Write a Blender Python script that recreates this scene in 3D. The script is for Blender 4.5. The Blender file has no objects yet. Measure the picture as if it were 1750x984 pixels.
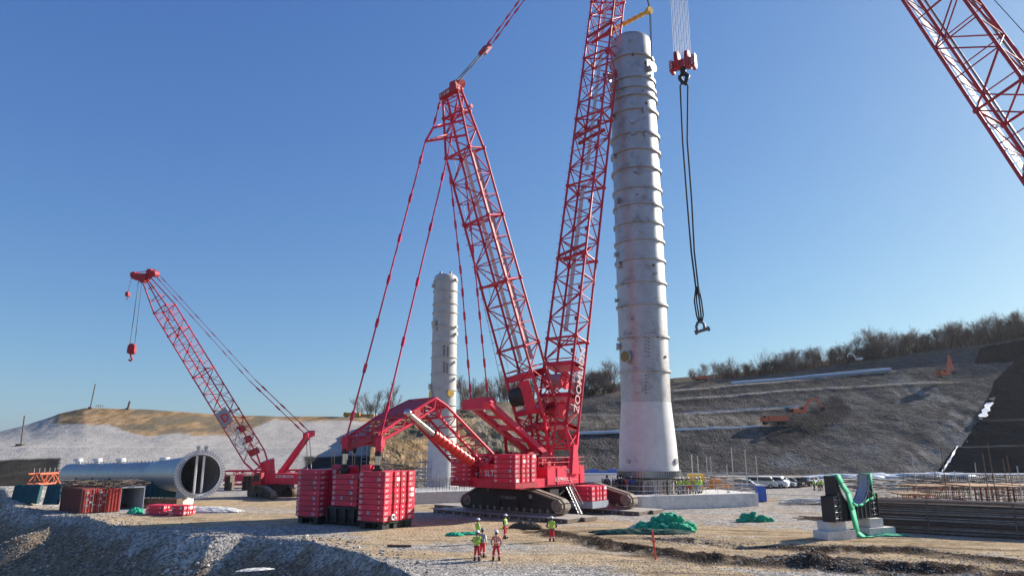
import bpy, math, random
import numpy as np
from mathutils import Vector, Matrix
from mathutils import noise as mnoise
R_ = math.radians
random.seed(7)
scn = bpy.context.scene
COL = scn.collection

# ---------------- camera ----------------
F, PITCH, H = 1190.0, R_(12.8), 7.15
cp, sp = math.cos(PITCH), math.sin(PITCH)
cam = bpy.data.cameras.new('camera'); camo = bpy.data.objects.new('camera', cam); COL.objects.link(camo)
cam.sensor_width = 36; cam.lens = F / 1750 * 36; cam.clip_start = 0.5; cam.clip_end = 6000
camo.location = (0, 0, H); camo.rotation_euler = (R_(90) + PITCH, 0, 0)
scn.camera = camo

# ---------------- sky, sun, exposure ----------------
SUN_AZ, SUN_EL = 63.0, 26.0        # degrees clockwise from the view direction (+Y), degrees up
w = bpy.data.worlds.new('World'); scn.world = w; w.use_nodes = True
nt = w.node_tree; bg = nt.nodes['Background']
sky = nt.nodes.new('ShaderNodeTexSky'); sky.sky_type = 'NISHITA'; sky.sun_disc = False
sky.sun_elevation = R_(SUN_EL); sky.sun_rotation = R_(SUN_AZ)
sky.altitude = 200; sky.air_density = 1.0; sky.dust_density = 0.7; sky.ozone_density = 2.6
EXPO, WSTR = 0.75, 0.09
sepn = nt.nodes.new('ShaderNodeSeparateColor'); com = nt.nodes.new('ShaderNodeCombineColor'); nt.links.new(sky.outputs[0], sepn.inputs[0])
for i, (a_, g_) in enumerate(((0.090, 0.95), (0.134, 0.85), (0.285, 0.535))):     # tone of the clear winter sky, channel by channel
    pw = nt.nodes.new('ShaderNodeMath'); pw.operation = 'POWER'; pw.inputs[1].default_value = g_
    ml = nt.nodes.new('ShaderNodeMath'); ml.operation = 'MULTIPLY'; ml.inputs[1].default_value = a_ / (WSTR * 2 ** EXPO)
    nt.links.new(sepn.outputs[i], pw.inputs[0]); nt.links.new(pw.outputs[0], ml.inputs[0]); nt.links.new(ml.outputs[0], com.inputs[i])
nt.links.new(com.outputs[0], bg.inputs[0]); bg.inputs[1].default_value = WSTR
sl = bpy.data.lights.new('sun', 'SUN'); so = bpy.data.objects.new('sun', sl); COL.objects.link(so)
sl.energy = 4.8; sl.angle = R_(0.5); sl.color = (1.0, 0.93, 0.82)
sd = Vector((math.sin(R_(SUN_AZ)) * math.cos(R_(SUN_EL)), math.cos(R_(SUN_AZ)) * math.cos(R_(SUN_EL)), math.sin(R_(SUN_EL))))
so.rotation_euler = sd.to_track_quat('Z', 'Y').to_euler(); so.location = sd * 200
scn.view_settings.view_transform = 'Standard'; scn.view_settings.look = 'None'
scn.view_settings.gamma = 1; scn.view_settings.exposure = EXPO
scn.cycles.max_bounces = 5; scn.cycles.volume_bounces = 0
scn.cycles.use_denoising = True

# ---------------- pixel helpers (reference pixels -> places) ----------------
def at(u, v, Y):
    a = (u - 875) / F; b = (492 - v) / F
    y = cp - b * sp; z = sp + b * cp; s = Y / y
    return Vector((a * s, Y, H + z * s))
def gd(u, v, z=0.0):
    a = (u - 875) / F; b = (492 - v) / F
    y = cp - b * sp; zz = sp + b * cp; s = (z - H) / zz
    return Vector((a * s, y * s, z))
def V(*a): return Vector(a)

# ---------------- mesh builder ----------------
def frame(d, hint=None):
    d = Vector(d).normalized()
    h = Vector(hint) if hint is not None else (Vector((0, 0, 1)) if abs(d.z) < 0.95 else Vector((1, 0, 0)))
    x = h.cross(d)
    if x.length < 1e-6: x = Vector((0, 1, 0)).cross(d)
    x.normalize(); y = d.cross(x).normalized()
    return x, y, d
class MB:
    def __init__(s): s.v = []; s.f = []; s.m = []; s.sm = []; s.mi = 0
    def add(s, vs, fs, smooth=False):
        o = len(s.v); s.v.extend([tuple(p) for p in vs])
        for f in fs: s.f.append(tuple(i + o for i in f)); s.m.append(s.mi); s.sm.append(smooth)
    def box(s, c, dx, dy, dz, X=(1, 0, 0), Y=(0, 1, 0), Z=(0, 0, 1)):
        c = Vector(c); X = Vector(X) * dx / 2; Y = Vector(Y) * dy / 2; Z = Vector(Z) * dz / 2
        vs = [c + X * i + Y * j + Z * k for k in (-1, 1) for j in (-1, 1) for i in (-1, 1)]
        s.add(vs, [(0, 2, 3, 1), (4, 5, 7, 6), (0, 1, 5, 4), (2, 6, 7, 3), (0, 4, 6, 2), (1, 3, 7, 5)])
    def beam(s, p0, p1, a, b=None, hint=None):
        p0 = Vector(p0); p1 = Vector(p1); x, y, z = frame(p1 - p0, hint)
        s.box((p0 + p1) / 2, a, b or a, (p1 - p0).length, x, y, z)
    def cyl(s, p0, p1, r0, r1=None, n=10, caps=True, smooth=True):
        p0 = Vector(p0); p1 = Vector(p1); r1 = r0 if r1 is None else r1
        if (p1 - p0).length < 1e-6: return
        x, y, z = frame(p1 - p0); vs = []
        for p, r in ((p0, r0), (p1, r1)):
            for i in range(n):
                a = 2 * math.pi * i / n; vs.append(p + x * (r * math.cos(a)) + y * (r * math.sin(a)))
        s.add(vs, [(i, (i + 1) % n, n + (i + 1) % n, n + i) for i in range(n)], smooth)
        if caps: s.add(vs, [tuple(range(n))[::-1], tuple(range(n, 2 * n))])
    def tube(s, pts, r, n=6, caps=True):
        pts = [Vector(p) for p in pts]; m = len(pts)
        rr = r if isinstance(r, (list, tuple)) else [r] * m
        vs = []; px = None
        for k, p in enumerate(pts):
            d = (pts[min(k + 1, m - 1)] - pts[max(k - 1, 0)])
            if d.length < 1e-6: d = Vector((0, 0, 1))
            d.normalize()
            if px is None: px = frame(d)[0]
            px = (px - d * px.dot(d)).normalized(); py = d.cross(px)
            for i in range(n):
                a = 2 * math.pi * i / n; vs.append(p + px * (rr[k] * math.cos(a)) + py * (rr[k] * math.sin(a)))
        fs = [(k * n + i, k * n + (i + 1) % n, (k + 1) * n + (i + 1) % n, (k + 1) * n + i) for k in range(m - 1) for i in range(n)]
        s.add(vs, fs, True)
        if caps: s.add(vs, [tuple(range(n))[::-1], tuple(range((m - 1) * n, m * n))])
    def lathe(s, prof, n=32, c=(0, 0, 0), ax=(0, 0, 1), hint=None, smooth=True):
        c = Vector(c); x, y, z = frame(ax, hint); vs = []
        for r, h in prof:
            for i in range(n):
                a = 2 * math.pi * i / n; vs.append(c + z * h + x * (r * math.cos(a)) + y * (r * math.sin(a)))
        m = len(prof)
        s.add(vs, [(k * n + i, k * n + (i + 1) % n, (k + 1) * n + (i + 1) % n, (k + 1) * n + i) for k in range(m - 1) for i in range(n)], smooth)
    def prism(s, poly, o, X, Y, d):
        """polygon in the (X, Y) plane at o, pushed by the vector d"""
        o = Vector(o); X = Vector(X); Y = Vector(Y); d = Vector(d); n = len(poly)
        a = [o + X * p[0] + Y * p[1] for p in poly]; vs = a + [p + d for p in a]
        s.add(vs, [tuple(range(n))[::-1], tuple(range(n, 2 * n))] + [(i, (i + 1) % n, n + (i + 1) % n, n + i) for i in range(n)])
    def quad(s, *p): s.add(p, [tuple(range(len(p)))])
    def ball(s, c, rx, ry=None, rz=None, n=10, m=6, jit=0, flat=False):
        ry = ry or rx; rz = rz or rx; c = Vector(c); vs = [c + V(0, 0, -rz)]
        for k in range(1, m):
            t = -math.pi / 2 + math.pi * k / m
            for i in range(n):
                a = 2 * math.pi * i / n; q = 1 + random.uniform(-jit, jit)
                vs.append(c + V(rx * q * math.cos(t) * math.cos(a), ry * q * math.cos(t) * math.sin(a), rz * q * math.sin(t)))
        vs.append(c + V(0, 0, rz)); L = len(vs) - 1
        fs = [(0, 1 + (i + 1) % n, 1 + i) for i in range(n)] + [(L, L - n + i, L - n + (i + 1) % n) for i in range(n)]
        for k in range(m - 2):
            for i in range(n):
                fs.append((1 + k * n + i, 1 + k * n + (i + 1) % n, 1 + (k + 1) * n + (i + 1) % n, 1 + (k + 1) * n + i))
        s.add(vs, fs, not flat)
    def text(s, body, o, X, Y, size, thick=0.0, bold=0.0):
        """flat lettering laid on the plane (X, Y) with its lower left corner at o"""
        vs, fs = text_mesh(body, bold); o = Vector(o); X = Vector(X).normalized(); Y = Vector(Y).normalized()
        s.add([o + X * (p[0] * size) + Y * (p[1] * size) for p in vs], fs)
    def build(s, name, mats, parent=None, origin=None):
        me = bpy.data.meshes.new(name); off = Vector((0, 0, 0))
        if origin is not None: off = Vector(origin)
        p = parent; base = Vector((0, 0, 0))
        while p is not None: base += p.location; p = p.parent
        tot = base + off if parent is None else base
        me.from_pydata([(a[0] - tot.x, a[1] - tot.y, a[2] - tot.z) for a in s.v], [], s.f)
        me.polygons.foreach_set('material_index', s.m); me.polygons.foreach_set('use_smooth', s.sm)
        for m in (mats if isinstance(mats, (list, tuple)) else [mats]): me.materials.append(m)
        me.update()
        o = bpy.data.objects.new(name, me); COL.objects.link(o)
        if parent is not None: o.parent = parent
        else: o.location = off
        return o
_tc = {}
def text_mesh(body, bold=0.0):
    if (body, bold) in _tc: return _tc[(body, bold)]
    c = bpy.data.curves.new('t', 'FONT'); c.body = body; c.resolution_u = 2; c.offset = bold
    o = bpy.data.objects.new('t', c); me = o.to_mesh()
    r = ([tuple(v.co) for v in me.vertices], [tuple(p.vertices) for p in me.polygons])
    o.to_mesh_clear(); bpy.data.objects.remove(o); bpy.data.curves.remove(c)
    _tc[(body, bold)] = r; return r
def tag(o, label=None, cat=None, group=None, kind=None):
    if label: o['label'] = label
    if cat: o['category'] = cat
    if group: o['group'] = group
    if kind: o['kind'] = kind
    return o
def root(name, loc, label, cat, group=None):
    o = bpy.data.objects.new(name, None); COL.objects.link(o); o.location = loc; o.empty_display_size = 0.5
    return tag(o, label, cat, group)
def copy_tree(o, loc=None, rz=None, scale=None, parent=None, label=None, group=None):
    c = o.copy(); COL.objects.link(c); c.parent = parent
    if loc is not None: c.location = loc
    if rz is not None: c.rotation_euler = (0, 0, rz)
    if scale is not None: c.scale = (scale,) * 3 if isinstance(scale, (int, float)) else scale
    if label: c['label'] = label
    if group: c['group'] = group
    for ch in o.children: copy_tree(ch, parent=c)
    return c

# ---------------- materials ----------------
def mat(name, col, rough=0.6, metal=0.0, var=0.12, scale=1.5, bump=0.0, bscale=12.0, dirt=None, dirt_amt=0.0, streak=False, spec=None, detail=6):
    m = bpy.data.materials.new(name); m.use_nodes = True; t = m.node_tree; b = t.nodes['Principled BSDF']
    b.inputs['Roughness'].default_value = rough; b.inputs['Metallic'].default_value = metal
    if spec is not None: b.inputs['Specular IOR Level'].default_value = spec
    tc = t.nodes.new('ShaderNodeTexCoord'); mp = t.nodes.new('ShaderNodeMapping')
    t.links.new(tc.outputs['Object'], mp.inputs[0])
    if streak: mp.inputs['Scale'].default_value = (1, 1, 0.12)
    n = t.nodes.new('ShaderNodeTexNoise'); n.inputs['Scale'].default_value = scale; n.inputs['Detail'].default_value = detail; n.inputs['Roughness'].default_value = 0.65
    t.links.new(mp.outputs[0], n.inputs['Vector'])
    r = t.nodes.new('ShaderNodeValToRGB'); c = Vector(col[:3])
    r.color_ramp.elements[0].position = 0.3; r.color_ramp.elements[1].position = 0.7
    r.color_ramp.elements[0].color = (*[max(0, x * (1 - var)) for x in c], 1); r.color_ramp.elements[1].color = (*[min(1, x * (1 + var)) for x in c], 1)
    t.links.new(n.outputs['Fac'], r.inputs[0]); out = r.outputs[0]
    if dirt:
        n2 = t.nodes.new('ShaderNodeTexNoise'); n2.inputs['Scale'].default_value = scale * 0.6; n2.inputs['Detail'].default_value = 8; n2.inputs['Roughness'].default_value = 0.75
        t.links.new(mp.outputs[0], n2.inputs['Vector'])
        r2 = t.nodes.new('ShaderNodeValToRGB'); r2.color_ramp.elements[0].position = 0.62 - dirt_amt * 0.3; r2.color_ramp.elements[1].position = 0.75
        t.links.new(n2.outputs['Fac'], r2.inputs[0])
        mx = t.nodes.new('ShaderNodeMix'); mx.data_type = 'RGBA'
        t.links.new(r2.outputs[0], mx.inputs[0]); t.links.new(out, mx.inputs[6]); mx.inputs[7].default_value = (*dirt, 1); out = mx.outputs[2]
    t.links.new(out, b.inputs['Base Color'])
    if bump:
        n3 = t.nodes.new('ShaderNodeTexNoise'); n3.inputs['Scale'].default_value = bscale; n3.inputs['Detail'].default_value = 5
        t.links.new(tc.outputs['Object'], n3.inputs['Vector'])
        bp = t.nodes.new('ShaderNodeBump'); bp.inputs['Strength'].default_value = bump; bp.inputs['Distance'].default_value = 0.1
        t.links.new(n3.outputs['Fac'], bp.inputs['Height']); t.links.new(bp.outputs[0], b.inputs['Normal'])
    return m
M = {}
M['red'] = mat('crane_red', (0.76, 0.024, 0.072), 0.48, var=0.16, scale=0.9, dirt=(0.46, 0.035, 0.055), dirt_amt=0.4)
M['red2'] = mat('faded_red', (0.66, 0.035, 0.075), 0.6, var=0.18, scale=1.3, dirt=(0.36, 0.06, 0.06), dirt_amt=0.5)
M['letter'] = mat('faded_lettering', (0.62, 0.36, 0.39), 0.6)
M['dksteel'] = mat('dark_steel', (0.16, 0.16, 0.165), 0.5, metal=0.4)
M['red_lat'] = mat('lattice_red', (0.56, 0.018, 0.048), 0.45, var=0.15, scale=0.5)
M['red_dull'] = mat('dull_red', (0.44, 0.03, 0.045), 0.6, var=0.2)
M['orange_red'] = mat('cylinder_orange_red', (0.75, 0.05, 0.04), 0.35)
M['white'] = mat('white_paint', (0.78, 0.77, 0.76), 0.5, var=0.06)
M['black'] = mat('black_steel', (0.020, 0.020, 0.022), 0.55, var=0.3, dirt=(0.045, 0.04, 0.035), dirt_amt=0.2)
M['shoe'] = mat('track_shoe_steel', (0.20, 0.165, 0.13), 0.7, var=0.35, scale=3, dirt=(0.34, 0.27, 0.19), dirt_amt=0.7)
M['rope'] = mat('wire_rope', (0.10, 0.10, 0.105), 0.5, metal=0.4)
M['ropelt'] = mat('light_wire_rope', (0.24, 0.25, 0.25), 0.45, metal=0.5)
M['sling'] = mat('black_sling', (0.018, 0.018, 0.02), 0.8)
M['steel'] = mat('bare_steel', (0.42, 0.42, 0.42), 0.4, metal=0.7)
M['chrome'] = mat('piston_rod_chrome', (0.62, 0.60, 0.56), 0.22, metal=1.0, var=0.05)
M['walk'] = mat('walkway_grating_pale', (0.62, 0.60, 0.60), 0.6, var=0.15, scale=3)
M['walkpink'] = mat('drum_rope_dusty_pink', (0.50, 0.25, 0.27), 0.6, var=0.2, scale=3)
M['yellow'] = mat('beam_yellow', (0.72, 0.42, 0.05), 0.5)
M['orange'] = mat('machine_orange', (0.55, 0.20, 0.05), 0.6, dirt=(0.3, 0.2, 0.12), dirt_amt=0.4)
M['conc'] = mat('concrete', (0.70, 0.665, 0.61), 0.85, var=0.18, scale=1.2, bump=0.15, dirt=(0.38, 0.36, 0.33), dirt_amt=0.35)
M['concw'] = mat('pale_concrete', (0.64, 0.62, 0.58), 0.85, var=0.12, scale=2, bump=0.1, dirt=(0.33, 0.31, 0.28), dirt_amt=0.3)
M['net'] = mat('green_net', (0.02, 0.36, 0.20), 0.85, var=0.5, scale=3.5, bump=1.0, bscale=4)
M['netdk'] = mat('dark_green_net', (0.012, 0.075, 0.05), 0.7, var=0.4, scale=2.0, bump=0.8, bscale=3)
M['strap'] = mat('green_strap', (0.03, 0.42, 0.22), 0.8, var=0.2, scale=2, bump=0.3, bscale=5)
M['tarp'] = mat('white_tarp', (0.66, 0.65, 0.60), 0.7, var=0.12, scale=2, bump=0.4, bscale=5)
M['teal'] = mat('dark_teal_tarp', (0.015, 0.08, 0.10), 0.7, var=0.25, scale=1.5, bump=0.4, bscale=3)
M['rust'] = mat('rusty_steel', (0.13, 0.075, 0.05), 0.8, var=0.35, scale=3)
M['rebar'] = mat('dark_rebar', (0.13, 0.098, 0.076), 0.7, var=0.5, scale=2)
M['plank'] = mat('formwork_plank', (0.42, 0.24, 0.12), 0.8, var=0.25, scale=2)
M['galv'] = mat('galvanised_tube', (0.45, 0.45, 0.45), 0.5, metal=0.5)
M['blue'] = mat('blue_plastic', (0.03, 0.10, 0.42), 0.4)
M['glass'] = mat('dark_glass', (0.03, 0.035, 0.045), 0.1, var=0.05)
M['tyre'] = mat('tyre_rubber', (0.02, 0.02, 0.02), 0.85)
M['silver'] = mat('silver_car_paint', (0.45, 0.46, 0.47), 0.35, metal=0.4)
M['carblack'] = mat('black_car_paint', (0.03, 0.03, 0.035), 0.25)
M['brownred'] = mat('container_brown_red', (0.20, 0.055, 0.045), 0.65, var=0.15, scale=1, dirt=(0.1, 0.05, 0.04), dirt_amt=0.3)
M['contred'] = mat('container_door_red', (0.42, 0.05, 0.04), 0.6, var=0.2, dirt=(0.12, 0.05, 0.04), dirt_amt=0.3)
M['hivis'] = mat('hi_vis_yellow_green', (0.45, 0.72, 0.06), 0.7, var=0.08, scale=6)
M['hiorange'] = mat('hi_vis_orange', (0.85, 0.13, 0.03), 0.7, var=0.08, scale=6)
M['trouser'] = mat('red_trousers', (0.62, 0.03, 0.04), 0.75, var=0.12, scale=6)
M['navy'] = mat('navy_clothes', (0.02, 0.025, 0.05), 0.8)
M['greycl'] = mat('grey_clothes', (0.30, 0.33, 0.38), 0.8)
M['boots'] = mat('black_boots', (0.015, 0.015, 0.015), 0.7)
M['skin'] = mat('skin', (0.45, 0.26, 0.18), 0.6, var=0.05)
M['hair'] = mat('black_hair', (0.012, 0.01, 0.01), 0.6)
M['refl'] = mat('reflective_tape', (0.75, 0.76, 0.76), 0.4, var=0.03)
M['bark'] = mat('winter_bark', (0.075, 0.056, 0.044), 0.9, var=0.3, scale=1)
M['twig'] = mat('winter_twigs', (0.18, 0.125, 0.10), 0.9, var=0.3, scale=0.3)
M['pipe'] = mat('pale_blue_pipe', (0.42, 0.48, 0.55), 0.5)
M['mud'] = mat('muddy_plate', (0.46, 0.42, 0.37), 0.7, var=0.2, dirt=(0.22, 0.17, 0.12), dirt_amt=0.5)

def mix(a, b, t): return a + (b - a) * t
def new_obj(name, me, parent=None, loc=None):
    o = bpy.data.objects.new(name, me); COL.objects.link(o)
    if parent is not None: o.parent = parent
    if loc is not None: o.location = loc
    return o
# vectorised value noise
_rs = np.random.RandomState(3); _tab = _rs.rand(256, 256)
def vn(x, y):
    x = np.asarray(x, float); y = np.asarray(y, float)
    xi = np.floor(x).astype(int); yi = np.floor(y).astype(int); xf = x - xi; yf = y - yi
    xf = xf * xf * (3 - 2 * xf); yf = yf * yf * (3 - 2 * yf)
    a = _tab[xi & 255, yi & 255]; b = _tab[(xi + 1) & 255, yi & 255]; c = _tab[xi & 255, (yi + 1) & 255]; d = _tab[(xi + 1) & 255, (yi + 1) & 255]
    return (a * (1 - xf) + b * xf) * (1 - yf) + (c * (1 - xf) + d * xf) * yf
def fbm(x, y, o=4, g=0.5):
    s = 0; a = 1; t = 0
    for k in range(o): s = s + a * vn(x * 2 ** k + 17 * k, y * 2 ** k + 31 * k); t += a; a *= g
    return s / t
def sst(a, b, x):
    t = np.clip((x - a) / (b - a), 0, 1); return t * t * (3 - 2 * t)
def dpoly(x, y, pts):
    """distance from points to a polyline"""
    best = np.full(np.shape(x), 1e9)
    for (x0, y0), (x1, y1) in zip(pts[:-1], pts[1:]):
        dx, dy = x1 - x0, y1 - y0; L = dx * dx + dy * dy + 1e-9
        t = np.clip(((x - x0) * dx + (y - y0) * dy) / L, 0, 1)
        best = np.minimum(best, np.hypot(x - x0 - t * dx, y - y0 - t * dy))
    return best
def gl(pts): return [(gd(u, v).x, gd(u, v).y) for u, v in pts]
def inpoly(x, y, poly):
    """vectorised point in polygon"""
    r = np.zeros(np.shape(x), bool); n = len(poly)
    for i in range(n):
        x0, y0 = poly[i]; x1, y1 = poly[(i + 1) % n]
        c = ((y0 > y) != (y1 > y)); r ^= c & (x < (x1 - x0) * (y - y0) / ((y1 - y0) if y1 != y0 else 1e-9) + x0)
    return r
def grid_mesh(name, P, C, m, smooth=True):
    """P: (rows, cols, 3) points, C: (rows, cols, 4) colours"""
    nr, nc = P.shape[:2]; me = bpy.data.meshes.new(name)
    i = np.arange(nr * nc).reshape(nr, nc)
    q = np.stack([i[:-1, :-1], i[:-1, 1:], i[1:, 1:], i[1:, :-1]], -1).reshape(-1, 4)
    me.vertices.add(nr * nc); me.vertices.foreach_set('co', P.reshape(-1).astype(np.float32))
    me.loops.add(q.size); me.loops.foreach_set('vertex_index', q.reshape(-1).astype(np.int32))
    me.polygons.add(len(q)); me.polygons.foreach_set('loop_start', np.arange(0, q.size, 4, dtype=np.int32))
    me.update(calc_edges=True)
    me.polygons.foreach_set('use_smooth', np.full(len(q), smooth))
    a = me.color_attributes.new('Col', 'FLOAT_COLOR', 'POINT'); a.data.foreach_set('color', C.reshape(-1).astype(np.float32))
    me.materials.append(m); me.validate()
    o = bpy.data.objects.new(name, me); COL.objects.link(o); return o
def earth_mat(name, s1=1.2, s2=9.0, bump=0.5, contrast=0.35, bd=0.25):
    """earth and gravel: colour from the surface's own map, stones and clods from procedural noise"""
    m = bpy.data.materials.new(name); m.use_nodes = True; t = m.node_tree; b = t.nodes['Principled BSDF']
    b.inputs['Roughness'].default_value = 0.95; b.inputs['Specular IOR Level'].default_value = 0.0
    at_ = t.nodes.new('ShaderNodeAttribute'); at_.attribute_name = 'Col'
    g = t.nodes.new('ShaderNodeNewGeometry')
    n = t.nodes.new('ShaderNodeTexNoise'); n.inputs['Scale'].default_value = s1; n.inputs['Detail'].default_value = 10; n.inputs['Roughness'].default_value = 0.75
    vo = t.nodes.new('ShaderNodeTexVoronoi'); vo.inputs['Scale'].default_value = s2; vo.inputs['Randomness'].default_value = 1
    for q in (n, vo): t.links.new(g.outputs['Position'], q.inputs['Vector'])
    # stones: per-cell brightness
    sep = t.nodes.new('ShaderNodeSeparateColor'); t.links.new(vo.outputs['Color'], sep.inputs[0])
    mr = t.nodes.new('ShaderNodeMapRange'); mr.inputs[3].default_value = 1 - contrast * 1.3; mr.inputs[4].default_value = 1 + contrast * 1.5
    t.links.new(sep.outputs[0], mr.inputs[0])
    mxg = t.nodes.new('ShaderNodeMix'); mxg.data_type = 'FLOAT'; mxg.inputs[2].default_value = 1.0
    t.links.new(at_.outputs['Alpha'], mxg.inputs[0]); t.links.new(mr.outputs[0], mxg.inputs[3])
    mr2 = t.nodes.new('ShaderNodeMapRange'); mr2.inputs[1].default_value = 0.3; mr2.inputs[2].default_value = 0.7; mr2.inputs[3].default_value = 1 - contrast; mr2.inputs[4].default_value = 1 + contrast
    t.links.new(n.outputs['Fac'], mr2.inputs[0])
    mu = t.nodes.new('ShaderNodeMath'); mu.operation = 'MULTIPLY'; t.links.new(mxg.outputs[0], mu.inputs[0]); t.links.new(mr2.outputs[0], mu.inputs[1])
    sc = t.nodes.new('ShaderNodeVectorMath'); sc.operation = 'SCALE'
    t.links.new(at_.outputs['Color'], sc.inputs[0]); t.links.new(mu.outputs[0], sc.inputs['Scale']); t.links.new(sc.outputs[0], b.inputs['Base Color'])
    ad = t.nodes.new('ShaderNodeMath'); ad.operation = 'MULTIPLY_ADD'; ad.inputs[1].default_value = -0.6
    t.links.new(vo.outputs['Distance'], ad.inputs[0]); t.links.new(n.outputs['Fac'], ad.inputs[2])
    bp = t.nodes.new('ShaderNodeBump'); bp.inputs['Strength'].default_value = bump; bp.inputs['Distance'].default_value = bd
    t.links.new(ad.outputs[0], bp.inputs['Height']); t.links.new(bp.outputs[0], b.inputs['Normal'])
    return m
# ================= GROUND =================
TAN = np.array([0.44, 0.335, 0.215]); GRAV = np.array([0.345, 0.318, 0.285]); WET = np.array([0.062, 0.045, 0.033]); DKG = np.array([0.235, 0.175, 0.12])
EDGE = [(-700, 848), (-400, 855), (-150, 862), (0, 869), (70, 880), (134, 884), (190, 898), (223, 907), (297, 916), (357, 920), (416, 916), (520, 922), (600, 941), (655, 962), (700, 986), (730, 1050), (760, 1500)]
_e = gl(EDGE); _ex = np.array([p[0] for p in _e]); _ey = np.array([p[1] for p in _e])
D1 = gl([(940, 908), (1060, 933), (1180, 951), (1300, 958), (1450, 962), (1600, 972), (1800, 990)])
D2 = gl([(1122, 919), (1180, 922), (1260, 932)]); D3 = gl([(1340, 934), (1450, 940), (1560, 941), (1640, 950), (1760, 962)])
D4 = gl([(1330, 952), (1420, 966), (1560, 986)]); D5 = gl([(872, 903), (900, 900), (930, 903)])
T = [(gl([(700, 900), (860, 893), (960, 905), (1180, 922), (1400, 930)]), 5.5), (gl([(860, 955), (1000, 950), (1180, 962), (1400, 960), (1760, 980)]), 2.2), (gl([(1000, 890), (1200, 905)]), 3.0), (gl([(160, 893), (350, 885), (520, 880)]), 9), (gl([(690, 915), (950, 912), (1150, 935), (1450, 948), (1750, 965)]), 5.5),
     (gl([(540, 938), (800, 948), (1050, 962), (1200, 978)]), 2.4), (gl([(1220, 905), (1480, 928), (1760, 932)]), 6.0),
     (gl([(1310, 853), (1560, 853)]), 4.5), (gl([(700, 868), (790, 864)]), 5), (gl([(380, 858), (520, 862)]), 8), (gl([(480, 925), (700, 925)]), 2.5)]
def ye(x):
    return np.interp(x, _ex, _ey)
def ground_h(x, y):
    x = np.asarray(x, float); y = np.asarray(y, float)
    wob = (fbm(x * 0.12 + 5, y * 0.12, 3) - 0.5) * 2.6
    e = y - ye(x) + wob * sst(80, 50, y)
    lump = fbm(x * 0.33, y * 0.33 + 9, 4) - 0.5
    z = (fbm(x * 0.12, y * 0.12, 3) - 0.5) * 0.14 * sst(-2, 4, e) + lump * 0.07
    far = sst(110, 150, y) * 0.0
    lobe = (fbm(x * 0.09 + 40, y * 0.09 + 7, 2) - 0.5)
    dep = np.clip(-e, 0, None)
    pit = -(7.5 + lobe * 1.6) * (1 - np.exp(-dep * (0.105 + 0.02 * lobe)))
    vl = dpoly(x, y, gl([(205, 1000), (235, 960), (300, 930), (345, 919)])); pit = pit - 1.1 * np.exp(-(vl / 3.0) ** 2) * sst(0, 5, dep)
    z = z + np.where(y < 130, pit, 0) + lump * 0.16 * sst(0, 4, dep)
    # a rim of tipped stone along the edge
    z = z + 0.12 * np.exp(-((e - 0.3) / 1.1) ** 2) * fbm(x * 0.5, y * 0.5, 2)
    for pl, wd, dp, bk in ((D1, 1.1, 0.42, 0.10), (D2, 0.5, 0.2, 0.05), (D3, 0.8, 0.28, 0.06), (D4, 0.8, 0.3, 0.06)):
        d = dpoly(x, y, pl) + (fbm(x * 0.5, y * 0.5, 3) - 0.5) * 1.8
        z = z + dp * np.exp(-(d / wd) ** 2) * (0.15 + 1.3 * fbm(x * 1.5, y * 1.9, 4, .65)) * (0.3 + fbm(x * .25 + 9, y * .25, 2)) - bk * np.exp(-((d - wd * 2.0) / wd) ** 2)
    # small heaps of stone on the far left
    for (u, v, hh, rr) in ((28, 893, 1.9, 4.5), (50, 862, 1.6, 5.0), (0, 868, 2.0, 5.0)):
        c = gd(u, v); z = z + hh * np.exp(-(((x - c.x) / rr) ** 2 + ((y - c.y) / (rr * 0.8)) ** 2))
    return z
def gz(x, y): return float(ground_h(np.array([x]), np.array([y]))[0])
def gg(u, v):
    """point of the ground seen at a reference pixel"""
    p = gd(u, v)
    for _ in range(6): p = gd(u, v, gz(p.x, p.y))
    return p
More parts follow.
